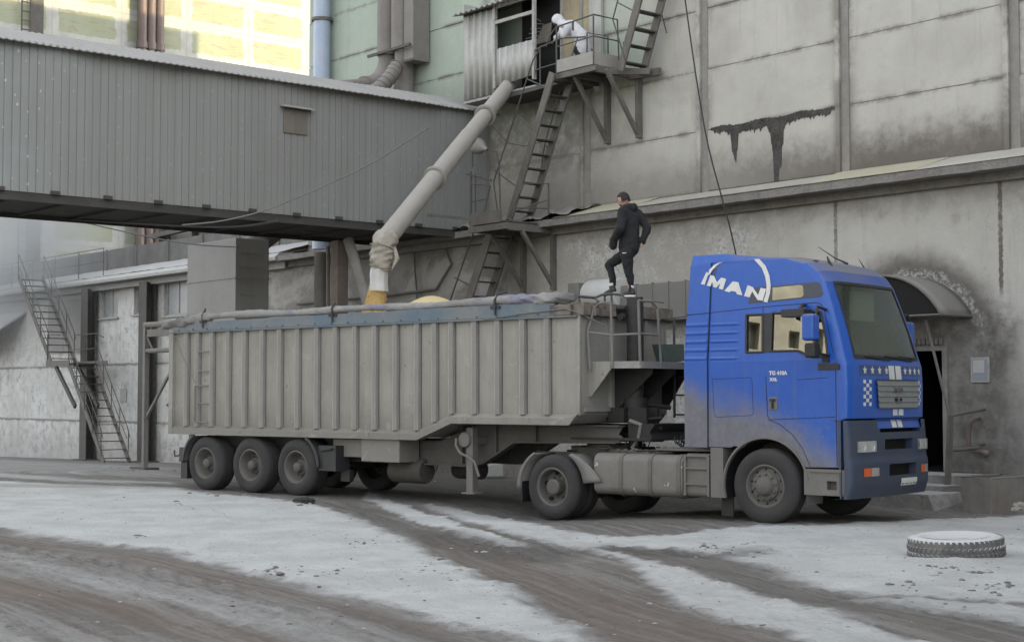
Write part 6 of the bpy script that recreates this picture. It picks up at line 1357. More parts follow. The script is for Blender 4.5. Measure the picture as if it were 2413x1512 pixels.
# axles, wheels, guards, tail
for x in (-12.34, -11.03, -9.77):
    for s in (-1, 1): wheel(trl, x, s * 1.20, .51, s, .515, .385, 'deep', rr=.295)
    g = G(); g.tube([(x, -.95, .51), (x, .95, .51)], .075, 10)
    for s in (-1, 1): g.beam((x + .55, s * .55, .62), (x - .25, s * .55, .50), .09, .07); g.lathe([(.13, 0), (.15, .12), (.13, .25)], (x - .3, s * .55, .56), (0, 0, 1), 12)
    part('axle', g, M['steel_d'], trl)
for s in (-1, 1):
    for c0, a0, a1 in ((-9.77, 2, 62), (-12.34, 118, 178)):
        g = G(); aa = np.linspace(R(a0), R(a1), 12); vs = []
        for y in (1.22, .80): vs += [(c0 + .60 * math.cos(a), s * y, .49 + .60 * math.sin(a)) for a in aa]
        g.add(vs, [(i, i + 1, 13 + i, 12 + i) for i in range(11)]); g.add([(c0 + .60 * math.cos(a), s * 1.22, .49 + .60 * math.sin(a)) for a in aa] + [(c0 + .66 * math.cos(a), s * 1.22, .49 + .66 * math.sin(a)) for a in aa], [(i, i + 1, 13 + i, 12 + i) for i in range(11)])
        if c0 > -10: g.box(-9.16, -8.72, min(s * .85, s * 1.2), max(s * .85, s * 1.2), .47, .92); g.box(-8.85, -8.62, min(s * .85, s * .95), max(s * .85, s * .95), .28, .48); g.tube([(-9.1, s * 1.22, .83), (-8.8, s * 1.22, .86)], .02, 6)
        mg = part('mudguard', g, M['rubber'], trl); sm = mg.modifiers.new('s', 'SOLIDIFY'); sm.thickness = .02
    g = G(); g.box(-13.05, -12.86, min(s * .85, s * 1.21), max(s * .85, s * 1.21), .20, .52); part('mud_flap', g, M['black'], trl)
g = G(); g.box(-13.12, -12.98, -1.2, 1.2, .52, .80); g.tube([(-13.1, -1.15, .66), (-13.28, -1.18, .62), (-13.30, -1.18, .74)], .02, 6); g.prism([(-13.42, -1.2, 1.55), (-13.55, -1.2, 1.62), (-13.42, -1.2, 1.72)], (0, .1, 0)); g.tube([(-13.45, -1.15, 1.6), (-13.47, -1.15, 1.42)], .01, 5)
part('tail_bar', g, M['steel_d'], trl)

# ================================================================ GRAIN, LOADING SPOUT
def grain_mat(nm, a, b):
    m = NT(nm); n = m.noise(90, 3, .7); c = m.mix(m.mr(n, .3, .7), a, b); m.bump(n, .01, .6); return m.done(c, .85)
g = G()
def heap(a, b):
    x = -13.2 + 9.7 * a; y = -1.12 + 2.24 * b
    z = 3.05 + .56 * math.exp(-((x + 7.6) ** 2 + (y - .1) ** 2) / .62) + .34 * max(0, 1 - math.hypot(x + 8.95, y) / .9); return (x, y, z + random.uniform(-.004, .004))
g.grid(heap, 200, 46); solo('grain_heap', g, grain_mat('yellow_grain', (.56, .48, .27), (.48, .39, .20)), 'heap of pale yellow grain filling the trailer, its tip above the tarpaulin', 'grain', FT, (-8, 0, 3), kind='stuff')
SA = FB @ Vector((-11.35, -.25, 9.02)); SB = FT @ Vector((-8.66, -.05, 4.66))
sp = thing('loading_spout', 'long slanting grey loading pipe with wrapped fabric sleeve above the trailer', 'spout', FWD, tuple(SB))
M['spout'] = mat('cement_dusted_pipe', (.28, .265, .24), (.20, .187, .168), 3, .8, .8, dust=.5, dustc=(.36, .34, .31))
g = G(); d = (SB - SA); SC = SA + d * .37; SD = SA + d * .66
g.tube([SA - d * .04, SC], .178, 20); g.tube([SC, SB + d.normalized() * .05], .190, 20); part('pipe', g, M['spout'], sp, sharp=50)
g = G()
for f in (.22, .645): p = SA + d * f; g.lathe([(.19, -.05), (.245, -.05), (.245, -.012), (.225, -.012), (.225, .012), (.245, .012), (.245, .05), (.19, .05)], p, d, 24)
part('flange', g, M['spout'], sp)
Tw = lambda x, y, z: FT @ Vector((x, y, z))
g = G(); rnd = random.Random(3)
pts = [SB - d.normalized() * .10, SB, Tw(-8.70, -.05, 4.50), Tw(-8.73, -.05, 4.36), Tw(-8.76, -.05, 4.22), Tw(-8.78, -.05, 4.16)]
sl = []; rr = []
for k in range(40):
    f = k / 39 * (len(pts) - 1); i = min(int(f), len(pts) - 2); sl.append(pts[i].lerp(pts[i + 1], f - i)); rr.append(.225 + .02 * math.sin(k * 1.7) + rnd.uniform(-.012, .018) - .04 * max(0, k - 28) / 11)
M['cloth'] = mat('grimy_canvas_wrap', (.40, .375, .33), (.27, .25, .22), 7, .9, .95, bump=.4, bs=12, bd=.03)
nr = 30; vs = []
for k in range(40):
    t_ = (sl[min(k + 1, 39)] - sl[max(k - 1, 0)]).normalized(); sx = t_.cross(Vector((0, 1, 0))).normalized(); sy = t_.cross(sx)
    for q in range(nr):
        a = 2 * math.pi * q / nr; r_ = (.215 - .045 * max(0, k - 24) / 15) * (1 + .07 * math.sin(2 * a + k * .37) + .05 * math.sin(5 * a - k * .9) + .045 * math.sin(k * .8 + 2.2 * math.sin(a * 1.0 + 1)) + rnd.uniform(-.022, .022)); vs.append(sl[k] + sx * r_ * math.cos(a) + sy * r_ * math.sin(a))
g.add(vs, [(k * nr + q, k * nr + (q + 1) % nr, (k + 1) * nr + (q + 1) % nr, (k + 1) * nr + q) for k in range(39) for q in range(nr)])
for k in (13, 35): g.lathe([(.20 - .03 * (k > 20), -.025), (.262 - .05 * (k > 20), 0), (.20 - .03 * (k > 20), .025)], sl[k], (.25, .1, 1), 24, wob=lambda a, t: .05 * math.sin(3 * a))
g.tube([sl[14] + Vector((.22, -.1, .0)), sl[18] + Vector((.28, -.1, -.12)), sl[22] + Vector((.20, -.12, -.25))], [.03, .05, .01], 8)
part('canvas_sleeve', g, M['cloth'], sp, sharp=80)
g = G()
g.lathe([(.150 + .022 * k / 12 + .006 * math.sin(k * .7), -.036 * k) for k in range(13)], tuple(Tw(-8.79, -.05, 4.17)), (.04, 0, 1), 28, wob=lambda a, t: .07 * math.sin(3 * a + t * 2) + .05 * math.sin(7 * a - t * 3) + .03 * math.sin(11 * a + t * 5) + .18 * max(0, -t - .1) * math.cos(a - .4))
m = NT('dusty_clear_plastic'); pm_ = m.done((.55, .55, .55), .5); m.b.inputs['Alpha'].default_value = .78; part('plastic_sleeve', g, pm_, sp, sharp=80)
g = G(); rnd = random.Random(5)
top, botp = Tw(-8.82, -.05, 3.86), Tw(-8.98, -.02, 3.20)
nL = 26
for k in range(nL): pass
g.tube([top.lerp(botp, f) for f in np.linspace(0, 1, 12)], [.140 + .085 * f + .005 * math.sin(f * 30) for f in np.linspace(0, 1, 12)], 26)
for k in range(700):
    f = rnd.random(); a = rnd.uniform(0, 6.28); r_ = (.140 + .085 * f) * (1 + abs(rnd.gauss(0, .07))); p = top.lerp(botp, f) + Vector((r_ * math.cos(a), r_ * math.sin(a), 0)); g.ico(p, .007, 0, 0, (1, 1, 2.5))
solo('grain_stream', g, grain_mat('falling_grain', (.50, .36, .15), (.40, .28, .11)), 'stream of golden grain falling from the spout into the trailer', 'grain', FWD, tuple(botp), kind='stuff')

# ================================================================ FALLEN TYRE
tx_, ty_ = gp(2254, 1316); tz = float(gz(tx_, ty_)) + .03
FTY = Matrix.Translation((tx_, ty_, tz - .065)) @ Matrix.Rotation(R(-2.2), 4, 'Y') @ Matrix.Rotation(R(1.5), 4, 'X')
ty = thing('scrap_tyre', 'worn dust covered tyre lying flat on the white dust in front of the truck', 'tyre', FTY, (0, 0, 0))
def tread_mat():
    m = NT('dust_covered_tyre'); x, y, z = m.sep(); n1 = m.noise(4, 6, .7); n2 = m.noise(25, 4, .7); g_ = m.n('NewGeometry'); nz = m.sep(g_.outputs['Normal'])[2]
    c = m.mix(m.mr(n1, .3, .7), (.085, .083, .082), (.14, .136, .13))
    d_ = m.mr(m.math('ADD', nz, m.math('MULTIPLY', m.math('SUBTRACT', n2, .5), .6)), .22, .62); c = m.mix(d_, c, (.48, .485, .48)); m.bump(n2, .008, .4); return m.done(c, .9)
M['tread'] = tread_mat()
g = G(); Ro, Wt = .53, .30
g.lathe([(.29, .04), (.28, .07), (.30, .05 + .22), (.31, .265), (.36, .29), (.44, .298), (.495, .28), (.515, .25), (.52, .15), (.515, .05), (.49, .02), (.40, 0), (.30, .02), (.29, .04)], (0, 0, 0), (0, 0, 1), 72); part('casing', g, M['tread'], ty, sharp=50)
g = G(); g.lathe([(0, .262), (.12, .258), (.22, .268), (.30, .278), (.37, .294)], (0, 0, 0), (0, 0, 1), 40, wob=lambda a, t: .03 * math.sin(3 * a)); g.grid(lambda a, b: (-.14 + .28 * a, -.012 + .024 * b, .263), 6, 2); part('dust_fill', g, M['tread'], ty)
g = G(); nb_ = 52
for row, (z0, z1) in enumerate(((.015, .080), (.092, .142), (.158, .208), (.220, .285))):
    for k in range(nb_):
        a0 = 2 * math.pi * (k + (.5 if row % 2 else 0)) / nb_; da = 2 * math.pi / nb_ * .80; ri = .505 if row in (0, 3) else .515; sk = .35 * 2 * math.pi / nb_ * (1 if row in (0, 2) else -1)
        r0 = .531 - (.012 if row in (0, 3) else 0)
        def P(a, r, z): return (r * math.cos(a), r * math.sin(a), z)
        h_ = (z1 - z0) * .5; zm = (z0 + z1) / 2
        hexa = [(a0 - da * .5, zm), (a0 - da * .28, z1), (a0 + da * .28, z1), (a0 + da * .5, zm), (a0 + da * .28, z0), (a0 - da * .28, z0)]
        hexa = [(a + sk * (z - zm) / h_ * .5, z) for a, z in hexa]
        g.add([P(a, ri - .01, z) for a, z in hexa] + [P(a, r0, zm + (z - zm) * .93) for a, z in hexa], [tuple(range(6, 12))] + [(i, (i + 1) % 6, 6 + (i + 1) % 6, 6 + i) for i in range(6)])
part('tread', g, M['tread'], ty, sharp=20)

# ================================================================ CABLES
def cable(pts, v, r, lb, nm='cable', sag=0, grp='cables under the gallery'):
    P = [FB @ Vector((wl(px, py, v)[0], v, wl(px, py, v)[1])) for px, py in pts]; Q = []
    for i in range(len(P) - 1):
        p0, p1, p2, p3 = P[max(0, i - 1)], P[i], P[i + 1], P[min(len(P) - 1, i + 2)]
        for t in np.linspace(0, 1, 9)[:-1]: Q.append(.5 * ((2 * p1) + (p2 - p0) * t + (2 * p0 - 5 * p1 + 4 * p2 - p3) * t * t + (3 * p1 - p0 - 3 * p2 + p3) * t ** 3))
    Q.append(P[-1]); g = G(); g.tube(Q, r, 6); solo(nm, g, M['black'] if r > .01 else M['colsteel'], lb, 'cable', FWD, tuple(P[0]), group=grp)
cable([(-200, 440), (0, 487), (150, 514), (330, 554), (450, 575), (560, 582)], -4.3, .018, 'thin black cable sagging to the duct box')
cable([(-200, 490), (20, 506), (200, 519), (430, 533), (560, 534), (660, 520)], -9.0, .020, 'thick black cable slung close below the gallery')
cable([(400, 522), (470, 541), (550, 543), (640, 530), (730, 545), (790, 555)], -3.6, .014, 'black cable drooping between the duct box and the round column')
cable([(430, 530), (520, 521), (620, 497), (700, 466), (870, 388), (1010, 300)], -12.5, .009, 'pale thin wire rising across the gallery side', nm='wire', grp=None)
cable([(1606, -60), (1640, 180), (1668, 340), (1702, 470), (1722, 545), (1740, 640), (1750, 800)], -.72, .016, 'black cable hanging down the silo wall behind the cab roof', nm='hanging_cable', grp=None)
g = G(); pts = [FB @ Vector(p) for p in ((-12.0, -.3, 8.3), (-11.5, -.1, 7.75), (-11.0, -.0, 7.62), (-10.2, .3, 7.75))]; g.tube(pts, .012, 5); solo('loose_wire', g, M['rail'], 'loose grey wire drooping between the spout flange and the silo wall', 'wire', FWD, tuple(pts[0]))

# ================================================================ CLODS AND LITTER ON THE GROUND
rc = np.random.default_rng(21); random.seed(5)
g = G(); g2 = G()
def place(px, py, r, gg):
    x, y = gp(px, py); ix = int(np.argmin(abs(gx - x))); iy = int(np.argmin(abs(gy - y))); z = float(hgt[iy * nx_ + ix])
    gg.ico((x, y, z + r * .15), r, 1, .28, (random.uniform(.7, 1.9), random.uniform(.6, 1.1), random.uniform(.35, .7)))
for k in range(520):
    place(rc.uniform(-60, 2480), 1150 + 350 * rc.random() ** 1.1, float(np.clip(rc.exponential(.005) + .004, .004, .016)), g2 if rc.random() < .7 else g)
clus = [((600, 1400), (660, 1340), 40), ((600, 640), (1190, 1165), 1)]
for (cx, cy, sx, sy, n_) in ((680, 1345, 90, 16, 26), (1000, 1345, 120, 20, 16), (720, 1190, 30, 8, 12), (560, 1165, 120, 8, 30), (870, 1275, 40, 8, 14), (425, 1190, 16, 4, 6), (330, 1265, 20, 4, 5), (1700, 1296, 90, 9, 34), (1150, 1290, 120, 14, 22), (2240, 1350, 110, 10, 40), (2330, 1385, 70, 12, 26), (2130, 1380, 60, 10, 14), (300, 1105, 180, 8, 24), (1000, 1130, 120, 8, 18), (2350, 1210, 40, 6, 12)):
    for k in range(n_): place(cx + rc.normal() * sx * .6, cy + rc.normal() * sy * .6, float(np.clip(rc.exponential(.009) + .006, .006, .032)), g2 if rc.random() < .75 else g)
M['clodw'] = mat('pale_clods', (.36, .355, .34), (.24, .235, .22), 9, .9, .95, dust=.4, dustc=(.42, .42, .41)); M['clodb'] = mat('brown_clods', (.085, .08, .075), (.14, .132, .124), 9, .9, .95, dust=.25)
solo('pale_clods', g, M['clodw'], 'scattered pale crumbs of caked dust all over the yard', 'clods', kind='stuff', sharp=0); solo('brown_clods', g2, M['clodb'], 'scattered brown clods of earth along the tracks', 'clods', kind='stuff', sharp=0)
for i, (px, py, lb) in enumerate(((716, 1188, 'crumpled dark rag lying in front of the third trailer wheel'), (2395, 1205, 'pale crumpled scrap lying right of the rusty bin'))):
    x, y = gp(px, py); random.seed(40 + i); g = G(); g.ico((0, 0, .04), .16 if i == 0 else .22, 2, .22, (1.1, .7, .45)); solo('rag', g, M['rubber'] if i == 0 else M['cloth'], lb, 'rag', Matrix.Translation((x, y, 0.02)), (0, 0, 0), sharp=0)

# ================================================================ PEOPLE
def skin_verts(nodes, edges, sub=2):
    """flesh round a skeleton: tapering limbs with round joints, fused later into one surface"""
    g = G(); rr = lambda n: n[1] if isinstance(n[1], tuple) else (n[1], n[1])
    for p, r in nodes:
        rx, ry = r if isinstance(r, tuple) else (r, r); g.ico(tuple(p), 1, 2, 0, (rx, ry, (rx + ry) / 2))
    for a, b in edges:
        A, B_ = Vector(nodes[a][0]), Vector(nodes[b][0]); ra, rb = rr(nodes[a]), rr(nodes[b]); d = (B_ - A)
        if d.length < 1e-5: continue
        d.normalize(); sy = Vector((0, 1, 0)); sy = (sy - d * sy.dot(d)); sy = sy.normalized() if sy.length > .05 else Vector((1, 0, 0)); sx = sy.cross(d)
        vs = []; K = 7; N = 18
        for k in range(K):
            f = k / (K - 1); q = f * f * (3 - 2 * f) * .5 + f * .5; rx = ra[0] + (rb[0] - ra[0]) * q; ry = ra[1] + (rb[1] - ra[1]) * q
            for i in range(N): t = 2 * math.pi * i / N; vs.append(A.lerp(B_, f) + sx * rx * math.cos(t) + sy * ry * math.sin(t))
        g.add(vs, [(k * N + i, k * N + (i + 1) % N, (k + 1) * N + (i + 1) % N, (k + 1) * N + i) for k in range(K - 1) for i in range(N)] + [tuple(range(N - 1, -1, -1)), tuple((K - 1) * N + i for i in range(N))])
    return g.v, g.f
def chain(*groups):
    nodes = []; edges = []; idx = {}
    for grp in groups:
        prev = None
        for it in grp:
            if isinstance(it, str): i = idx[it]
            else: i = len(nodes); nodes.append((it[1], it[2])); idx[it[0]] = i
            if prev is not None: edges.append((prev, i))
            prev = i
    return nodes, edges
def head_verts(c, fwd, up, s=1.0):
    """a head with brow, nose, lips, chin and ears, facing fwd"""
    fwd = Vector(fwd).normalized(); up = Vector(up); side = fwd.cross(up).normalized(); up = side.cross(fwd).normalized(); g = G(); g.ico((0, 0, 0), 1, 4); out = []
    for x, y, z in g.v:                       # x fwd, y side, z up in head space
        X = x * .098; Y = y * .076; Z = z * .118
        f = max(0, x)
        if z < -.1: X *= 1 - .12 * (-z); Y *= 1 - .28 * max(0, -z - .1); X += .022 * f * (-z)
        X -= .010 * f * math.exp(-((z - .05) / .13) ** 2 - ((abs(y) - .42) / .22) ** 2)                 # eye sockets
        X += .010 * f * math.exp(-((z - .22) / .10) ** 2 - (y / .7) ** 2)                                # brow
        X += .030 * f * math.exp(-((z + .17) / .10) ** 2 - (y / .13) ** 2) + .014 * f * math.exp(-((z + .02) / .16) ** 2 - (y / .11) ** 2)  # nose
        X += .010 * f * math.exp(-((z + .42) / .05) ** 2 - (y / .28) ** 2) + .009 * f * math.exp(-((z + .53) / .05) ** 2 - (y / .25) ** 2)  # lips
        X += .014 * f * math.exp(-((z + .80) / .13) ** 2 - (y / .35) ** 2)                               # chin
        out.append(Vector(c) + (fwd * X + side * Y + up * Z) * s)
    for sd in (-1, 1):
        b = len(out); e = G(); e.ico((0, 0, 0), 1, 2)
        for x, y, z in e.v: out.append(Vector(c) + (fwd * (-.012 + x * .022) + side * sd * (.074 + y * .012 + max(0, x) * -.004) + up * (-.008 + z * .034)) * s)
        g.f += [tuple(i + b for i in f) for f in e.f]
    return out, g.f, fwd, side, up
def hand(g, wrist, d, palm_n, curl=.6, s=1.0, mirror=1):
    """palm with four bent fingers of different lengths and a thumb off its side"""
    d = Vector(d).normalized(); n = Vector(palm_n); n = (n - d * n.dot(d)).normalized(); sd = d.cross(n) * mirror; w_ = Vector(wrist)
    vs = [w_ + d * (L * s) + sd * (x * s) + n * (h * s) for L, hw, hh in ((0, .024, .016), (.04, .038, .015), (.088, .040, .012)) for x, h in ((-hw, -hh), (hw, -hh), (hw, hh), (-hw, hh))]
    g.add(vs, [(0, 1, 2, 3), (11, 10, 9, 8)] + [(a + i, a + (i + 1) % 4, a + 4 + (i + 1) % 4, a + 4 + i) for a in (0, 4) for i in range(4)])
    for k, (x, L) in enumerate(((-.030, .070), (-.010, .080), (.010, .074), (.029, .058))):
        p = w_ + d * (.084 * s) + sd * (x * s); pts = [p]; dd = d.copy()
        for j in range(3): dd = (dd + n * curl * (.5 + .1 * k)).normalized(); p = p + dd * (L * s * (.42, .33, .25)[j]); pts.append(p)
        g.tube(pts, [.0095 * s, .009 * s, .008 * s, .006 * s], 8)
    p = w_ + d * (.025 * s) + sd * (-.032 * s); g.tube([p, p + (d * .6 - sd * .8) * .035 * s, p + (d * .9 - sd * .7 + n * .4) * .062 * s, p + (d * 1.0 - sd * .5 + n * .8) * .082 * s], [.013 * s, .011 * s, .010 * s, .007 * s], 8)
FOLD = bpy.data.textures.new('cloth_folds', 'MARBLE'); FOLD.noise_scale = .16; FOLD.turbulence = 9; FOLD.noise_depth = 3
def body(name, g, mm, parent, vox=.008, smooth=4, folds=0):
    o = part(name, g, mm, parent, sharp=0); o.data.polygons.foreach_set('use_smooth', [True] * len(o.data.polygons))
    r = o.modifiers.new('r', 'REMESH'); r.mode = 'VOXEL'; r.voxel_size = vox; r.use_smooth_shade = True
    s_ = o.modifiers.new('s', 'SMOOTH'); s_.iterations = smooth; s_.factor = .5
    if folds: d_ = o.modifiers.new('d', 'DISPLACE'); d_.texture = FOLD; d_.strength = folds; d_.mid_level = .5; d_.texture_coords = 'LOCAL'
    return o
def shell(name, parts_, mm, parent, vox=.012, it=3, disp=0):
    g = G()
    for vs, fs in parts_: g.add(vs, fs)
    return body(name, g, mm, parent, vox, it, disp)
M['skin'] = mat('skin', (.40, .235, .175), (.34, .185, .135), 14, .6, .55, bump=.05); M['hair'] = mat('dark_short_hair', (.012, .010, .009), (.022, .018, .016), 30, .6, .8, bump=.3, bs=120)
M['stubble'] = mat('dark_beard', (.06, .042, .034), (.10, .07, .055), 40, .7, .85, bump=.2)
def cloth(name, c, c2, bs=9, bd=.012): return mat(name, c, c2, 5, .7, .9, bump=.35, bs=bs, bd=bd)
M['blackcloth'] = cloth('black_hooded_jacket', (.011, .011, .013), (.018, .018, .020)); M['blackcloth2'] = cloth('black_trousers', (.008, .009, .012), (.014, .015, .019))
# ---- man in black, stepping from the tipping cylinder onto the tarpaulin bow (truck frame, facing -x)
mb = thing('person', 'man in black hooded jacket and black trousers standing on the trailer front, one foot raised', 'person', FT, (-2.95, -.2, 3.38))
V = Vector; S = {}
Y0 = -.20
hip, waist, chest, neck = V((-3.04, Y0, 4.22)), V((-3.03, Y0, 4.40)), V((-3.04, Y0, 4.62)), V((-3.08, Y0, 4.80))
head = V((-3.15, Y0, 4.955))
nl = dict(hn=V((-3.02, Y0 - .10, 4.17)), kn=V((-2.99, Y0 - .11, 3.80)), an=V((-2.945, Y0 - .08, 3.455)))     # near leg, straight, on the cylinder
fl = dict(hf=V((-3.06, Y0 + .10, 4.17)), kf=V((-3.52, Y0 + .10, 3.93)), af=V((-3.385, Y0 + .04, 3.565)))     # far leg, bent, on the bow
shn, shf = V((-3.03, Y0 - .20, 4.74)), V((-3.00, Y0 + .19, 4.74))
en, wn = V((-3.03, Y0 - .25, 4.47)), V((-3.22, Y0 - .18, 4.30))
ef, wf = V((-2.82, Y0 + .20, 4.50)), V((-2.86, Y0 + .10, 4.26))
nodes, edges = chain([('hip', hip, (.08, .07)), ('waist', waist, (.12, .09)), ('chest', chest, (.14, .10)), ('neck', neck, .055), ('hd', head - V((0, 0, .05)), .05)],
    ['chest', ('shn', shn, .055), ('en', en, .042), ('wn', wn, .028)], ['chest', ('shf', shf, .055), ('ef', ef, .042), ('wf', wf, .028)],
    ['hip', ('hn', nl['hn'] + V((0, .06, 0)), .045), ('kn', nl['kn'], .055), ('an', nl['an'], .038), ('tn', nl['an'] + V((-.08, 0, -.05)), .024)], ['hip', ('hf', fl['hf'], .045), ('kf', fl['kf'], .055), ('af', fl['af'], .038), ('tf', fl['af'] + V((-.10, 0, -.07)), .024)])
g = G(); vs, fs = skin_verts(nodes, edges); g.add(vs, fs); hv, hf_, fw, sdv, upv = head_verts(head, (-1, 0, -.22), (-.15, 0, 1)); g.add(hv, hf_)
hand(g, wf, (-.35, -.2, -1), (-.6, -.7, .1), .45, 1.0, -1); hand(g, wn, (-.8, .35, -.4), (.2, 1, 0), .5)
body('body', g, M['skin'], mb, .007, 2)
# hair, beard, eyes
g = G(); e = G(); e.ico((0, 0, 0), 1, 3)
hc = lambda x, y, z: head + fw * x + sdv * y + upv * z
keep = [i for i, p in enumerate(e.v) if p[2] > .32 + .25 * max(0, p[0]) or (p[0] < -.12 and p[2] > -.30)]
ks = set(keep); g.add([hc(p[0] * .105 - .001, p[1] * .083, p[2] * .126) for p in e.v], [f for f in e.f if all(i in ks for i in f)]); h_ = part('hair', g, M['hair'], mb, sharp=0); sm = h_.modifiers.new('s', 'SOLIDIFY'); sm.thickness = .012
g = G(); ks = set(i for i, p in enumerate(e.v) if p[2] < -.42 and p[0] > -.15); g.add([hc(p[0] * .092 + (.016 * max(0, p[0])) - .002, p[1] * .064, p[2] * .124) for p in e.v], [f for f in e.f if all(i in ks for i in f)]); part('beard', g, M['stubble'], mb, sharp=0)
g = G()
for s in (-1, 1): g.ico(hc(.083, s * .031, .006), .009, 1); g.box(*sum([[min(a, b), max(a, b)] for a, b in zip(hc(.088, s * .02, .028), hc(.094, s * .045, .036))], []))
part('eyes', g, M['hair'], mb)
# jacket: torso, sleeves, hood
nodes, edges = chain([('hem', hip + V((0, 0, -.03)), (.175, .150)), ('w', waist, (.165, .14)), ('c', chest, (.175, .150)), ('n', neck + V((.02, 0, -.03)), .095)],
    ['c', ('shn', shn + V((0, .02, 0)), .085), ('en', en, .072), ('wn', wn, .062), ('pk', wn + V((-.03, .03, -.09)), .062)], ['c', ('shf', shf + V((0, -.02, 0)), .085), ('ef', ef, .070), ('wf', wf.lerp(ef, .08), .055)])
j1 = skin_verts(nodes, edges)
nodes, edges = chain([('a', neck + V((-.075, .0, -.01)), .05), ('b', neck + V((-.01, -.07, .02)), .055), ('c', neck + V((.085, -.05, .03)), .065), ('d', neck + V((.12, 0, .02)), .075), ('e', neck + V((.085, .05, .03)), .065), ('f', neck + V((-.01, .07, .02)), .055), ('g', neck + V((-.075, .01, -.01)), .05)])
j2 = skin_verts(nodes, edges, 1); shell('jacket', [j1, j2], M['blackcloth'], mb, .010, 4, .013)
nodes, edges = chain([('hip', hip + V((0, 0, .05)), (.15, .12)), ('hip2', hip + V((0, 0, -.06)), (.145, .125))],
    ['hip2', ('hn', nl['hn'] + V((0, 0, -.10)), .108), ('mn', (nl['hn'] + nl['kn']) / 2 + V((0, 0, -.04)), .095), ('kn', nl['kn'], .074), ('cn', (nl['kn'] + nl['an']) / 2 + V((.015, 0, .04)), .066), ('an', nl['an'] + V((0, 0, .03)), .046)],
    ['hip2', ('hf', fl['hf'] + V((-.05, 0, -.05)), .106), ('mf', (fl['hf'] + fl['kf']) / 2, .094), ('kf', fl['kf'], .074), ('cf', (fl['kf'] + fl['af']) / 2 + V((.02, 0, .03)), .062), ('af', fl['af'] + V((-.005, 0, .03)), .046)])
tr_ = shell('trousers', [skin_verts(nodes, edges)], M['blackcloth2'], mb, .010, 4, .016)
g = G(); p = V((-2.99, Y0 - .215, 4.075)); g.box(p.x - .03, p.x + .045, p.y - .004, p.y + .002, p.z - .006, p.z + .006); part('pocket_tag', g, M['whitepaint'], tr_)
def shoe(a, d, nm):
    d = V(d).normalized(); c = V(a); up = V((0, 0, 1)); sd_ = d.cross(up).normalized(); up = sd_.cross(d)
    nodes, edges = chain([('h', c - d * .03 - up * .035, .045), ('m', c + d * .05 - up * .045, (.045, .036)), ('t', c + d * .15 - up * .06, (.040, .026))], ['h', ('k', c + up * .035, .048)])
    o = shell('shoe', [skin_verts(nodes, edges)], M['rubber'], mb, .008, 2)
    g = G(); k_ = 16; pts = []
    for i in range(k_):
        t = 2 * math.pi * i / k_; L = .045 + .135 * math.cos(t); wd = .046 * math.sin(t) * (1 - .15 * math.cos(t)); pts.append(c + d * (L + .01) + sd_ * wd - up * .098)
    g.prism(pts, up * .028); part('sole', g, M['whitepaint'], o, sharp=60)
    g = G(); g.lathe([(.048, -.02), (.050, .02)], c + up * .062, up, 14); part('sock', g, M['whitepaint'], o)
shoe(nl['an'] + V((.0, 0, .025)), (-1, 0, .02), 'n'); shoe(fl['af'] + V((-.01, -.02, -.025)), (-1, 0, -.16), 'f')

# ---- worker in white hooded overall, bent over the railing of the upper platform (building frame)
M['whitecloth'] = cloth('white_overall', (.56, .555, .58), (.44, .435, .46)); M['mask'] = cloth('dark_face_mask', (.03, .03, .035), (.05, .05, .055))
wp = thing('person', 'worker in hooded white overall leaning on the railing of the upper platform', 'person', FB, (-8.72, -.15, 9.03))
B = lambda px, py, v: V((wl(px, py, v)[0], v, wl(px, py, v)[1]))
Z3 = lambda X_, Y_, v: B(1240 + X_ * .12565, 10 + Y_ * .12565, v)
whead = Z3(590, 320, -.22); wneck = Z3(740, 400, -.20); wchest = Z3(850, 450, -.18); whip = Z3(1040, 640, -.15)
wshn, wshf = Z3(790, 430, -.36), Z3(800, 380, .02)
wen, wwn = Z3(700, 590, -.44), Z3(650, 475, -.38); wef, wwf = Z3(640, 560, .02), Z3(545, 640, -.08)
wkn, wan = V((-8.92, -.26, 9.47)), V((-8.70, -.24, 9.12)); wkf, waf = V((-8.80, .0, 9.47)), V((-8.55, -.02, 9.12))
nodes, edges = chain([('hip', whip, (.12, .10)), ('w', whip.lerp(wchest, .5), .11), ('c', wchest, (.13, .11)), ('n', wneck, .055), ('h', whead.lerp(wneck, .4), .05)],
    ['c', ('a', wshn, .05), ('b', wen, .04), ('d', wwn, .028)], ['c', ('e', wshf, .05), ('f', wef, .04), ('g', wwf, .028)], ['hip', ('k', wkn, .06), ('l', wan, .04), ('m', wan + V((-.13, 0, -.05)), .03)], ['hip', ('o', wkf, .06), ('p', waf, .04), ('q', waf + V((-.13, 0, -.05)), .03)])
g = G(); g.add(*skin_verts(nodes, edges)); hv, hf_, fw, sdv, upv = head_verts(whead, (-.75, -.45, -.75), (-.5, 0, 1)); g.add(hv, hf_)
hand(g, wwn, (whead - wwn) + V((-.02, -.05, -.03)), (-.2, .8, .2), .35); hand(g, wwf, (-.6, -.1, -.9), (-.4, -.6, 0), .5)
body('body', g, M['skin'], wp, .008, 2)
nodes, edges = chain([('hem', whip + V((.05, 0, -.30)), (.19, .17)), ('hip', whip, (.19, .165)), ('w', whip.lerp(wchest, .5), (.17, .15)), ('c', wchest, (.175, .16)), ('n', wneck, .10), ('hb', whead.lerp(wneck, .30), .098)],
    ['c', ('a', wshn, .095), ('b', wen, .078), ('d', wwn.lerp(wen, .1), .055)], ['c', ('e', wshf, .09), ('f', wef, .075), ('g', wwf.lerp(wef, .1), .058)])
g = G(); e = G(); e.ico((0, 0, 0), 1, 3); ks = set(i for i, p in enumerate(e.v) if not (p[0] > .50 and p[2] < .42 and p[2] > -.75 and abs(p[1]) < .62))
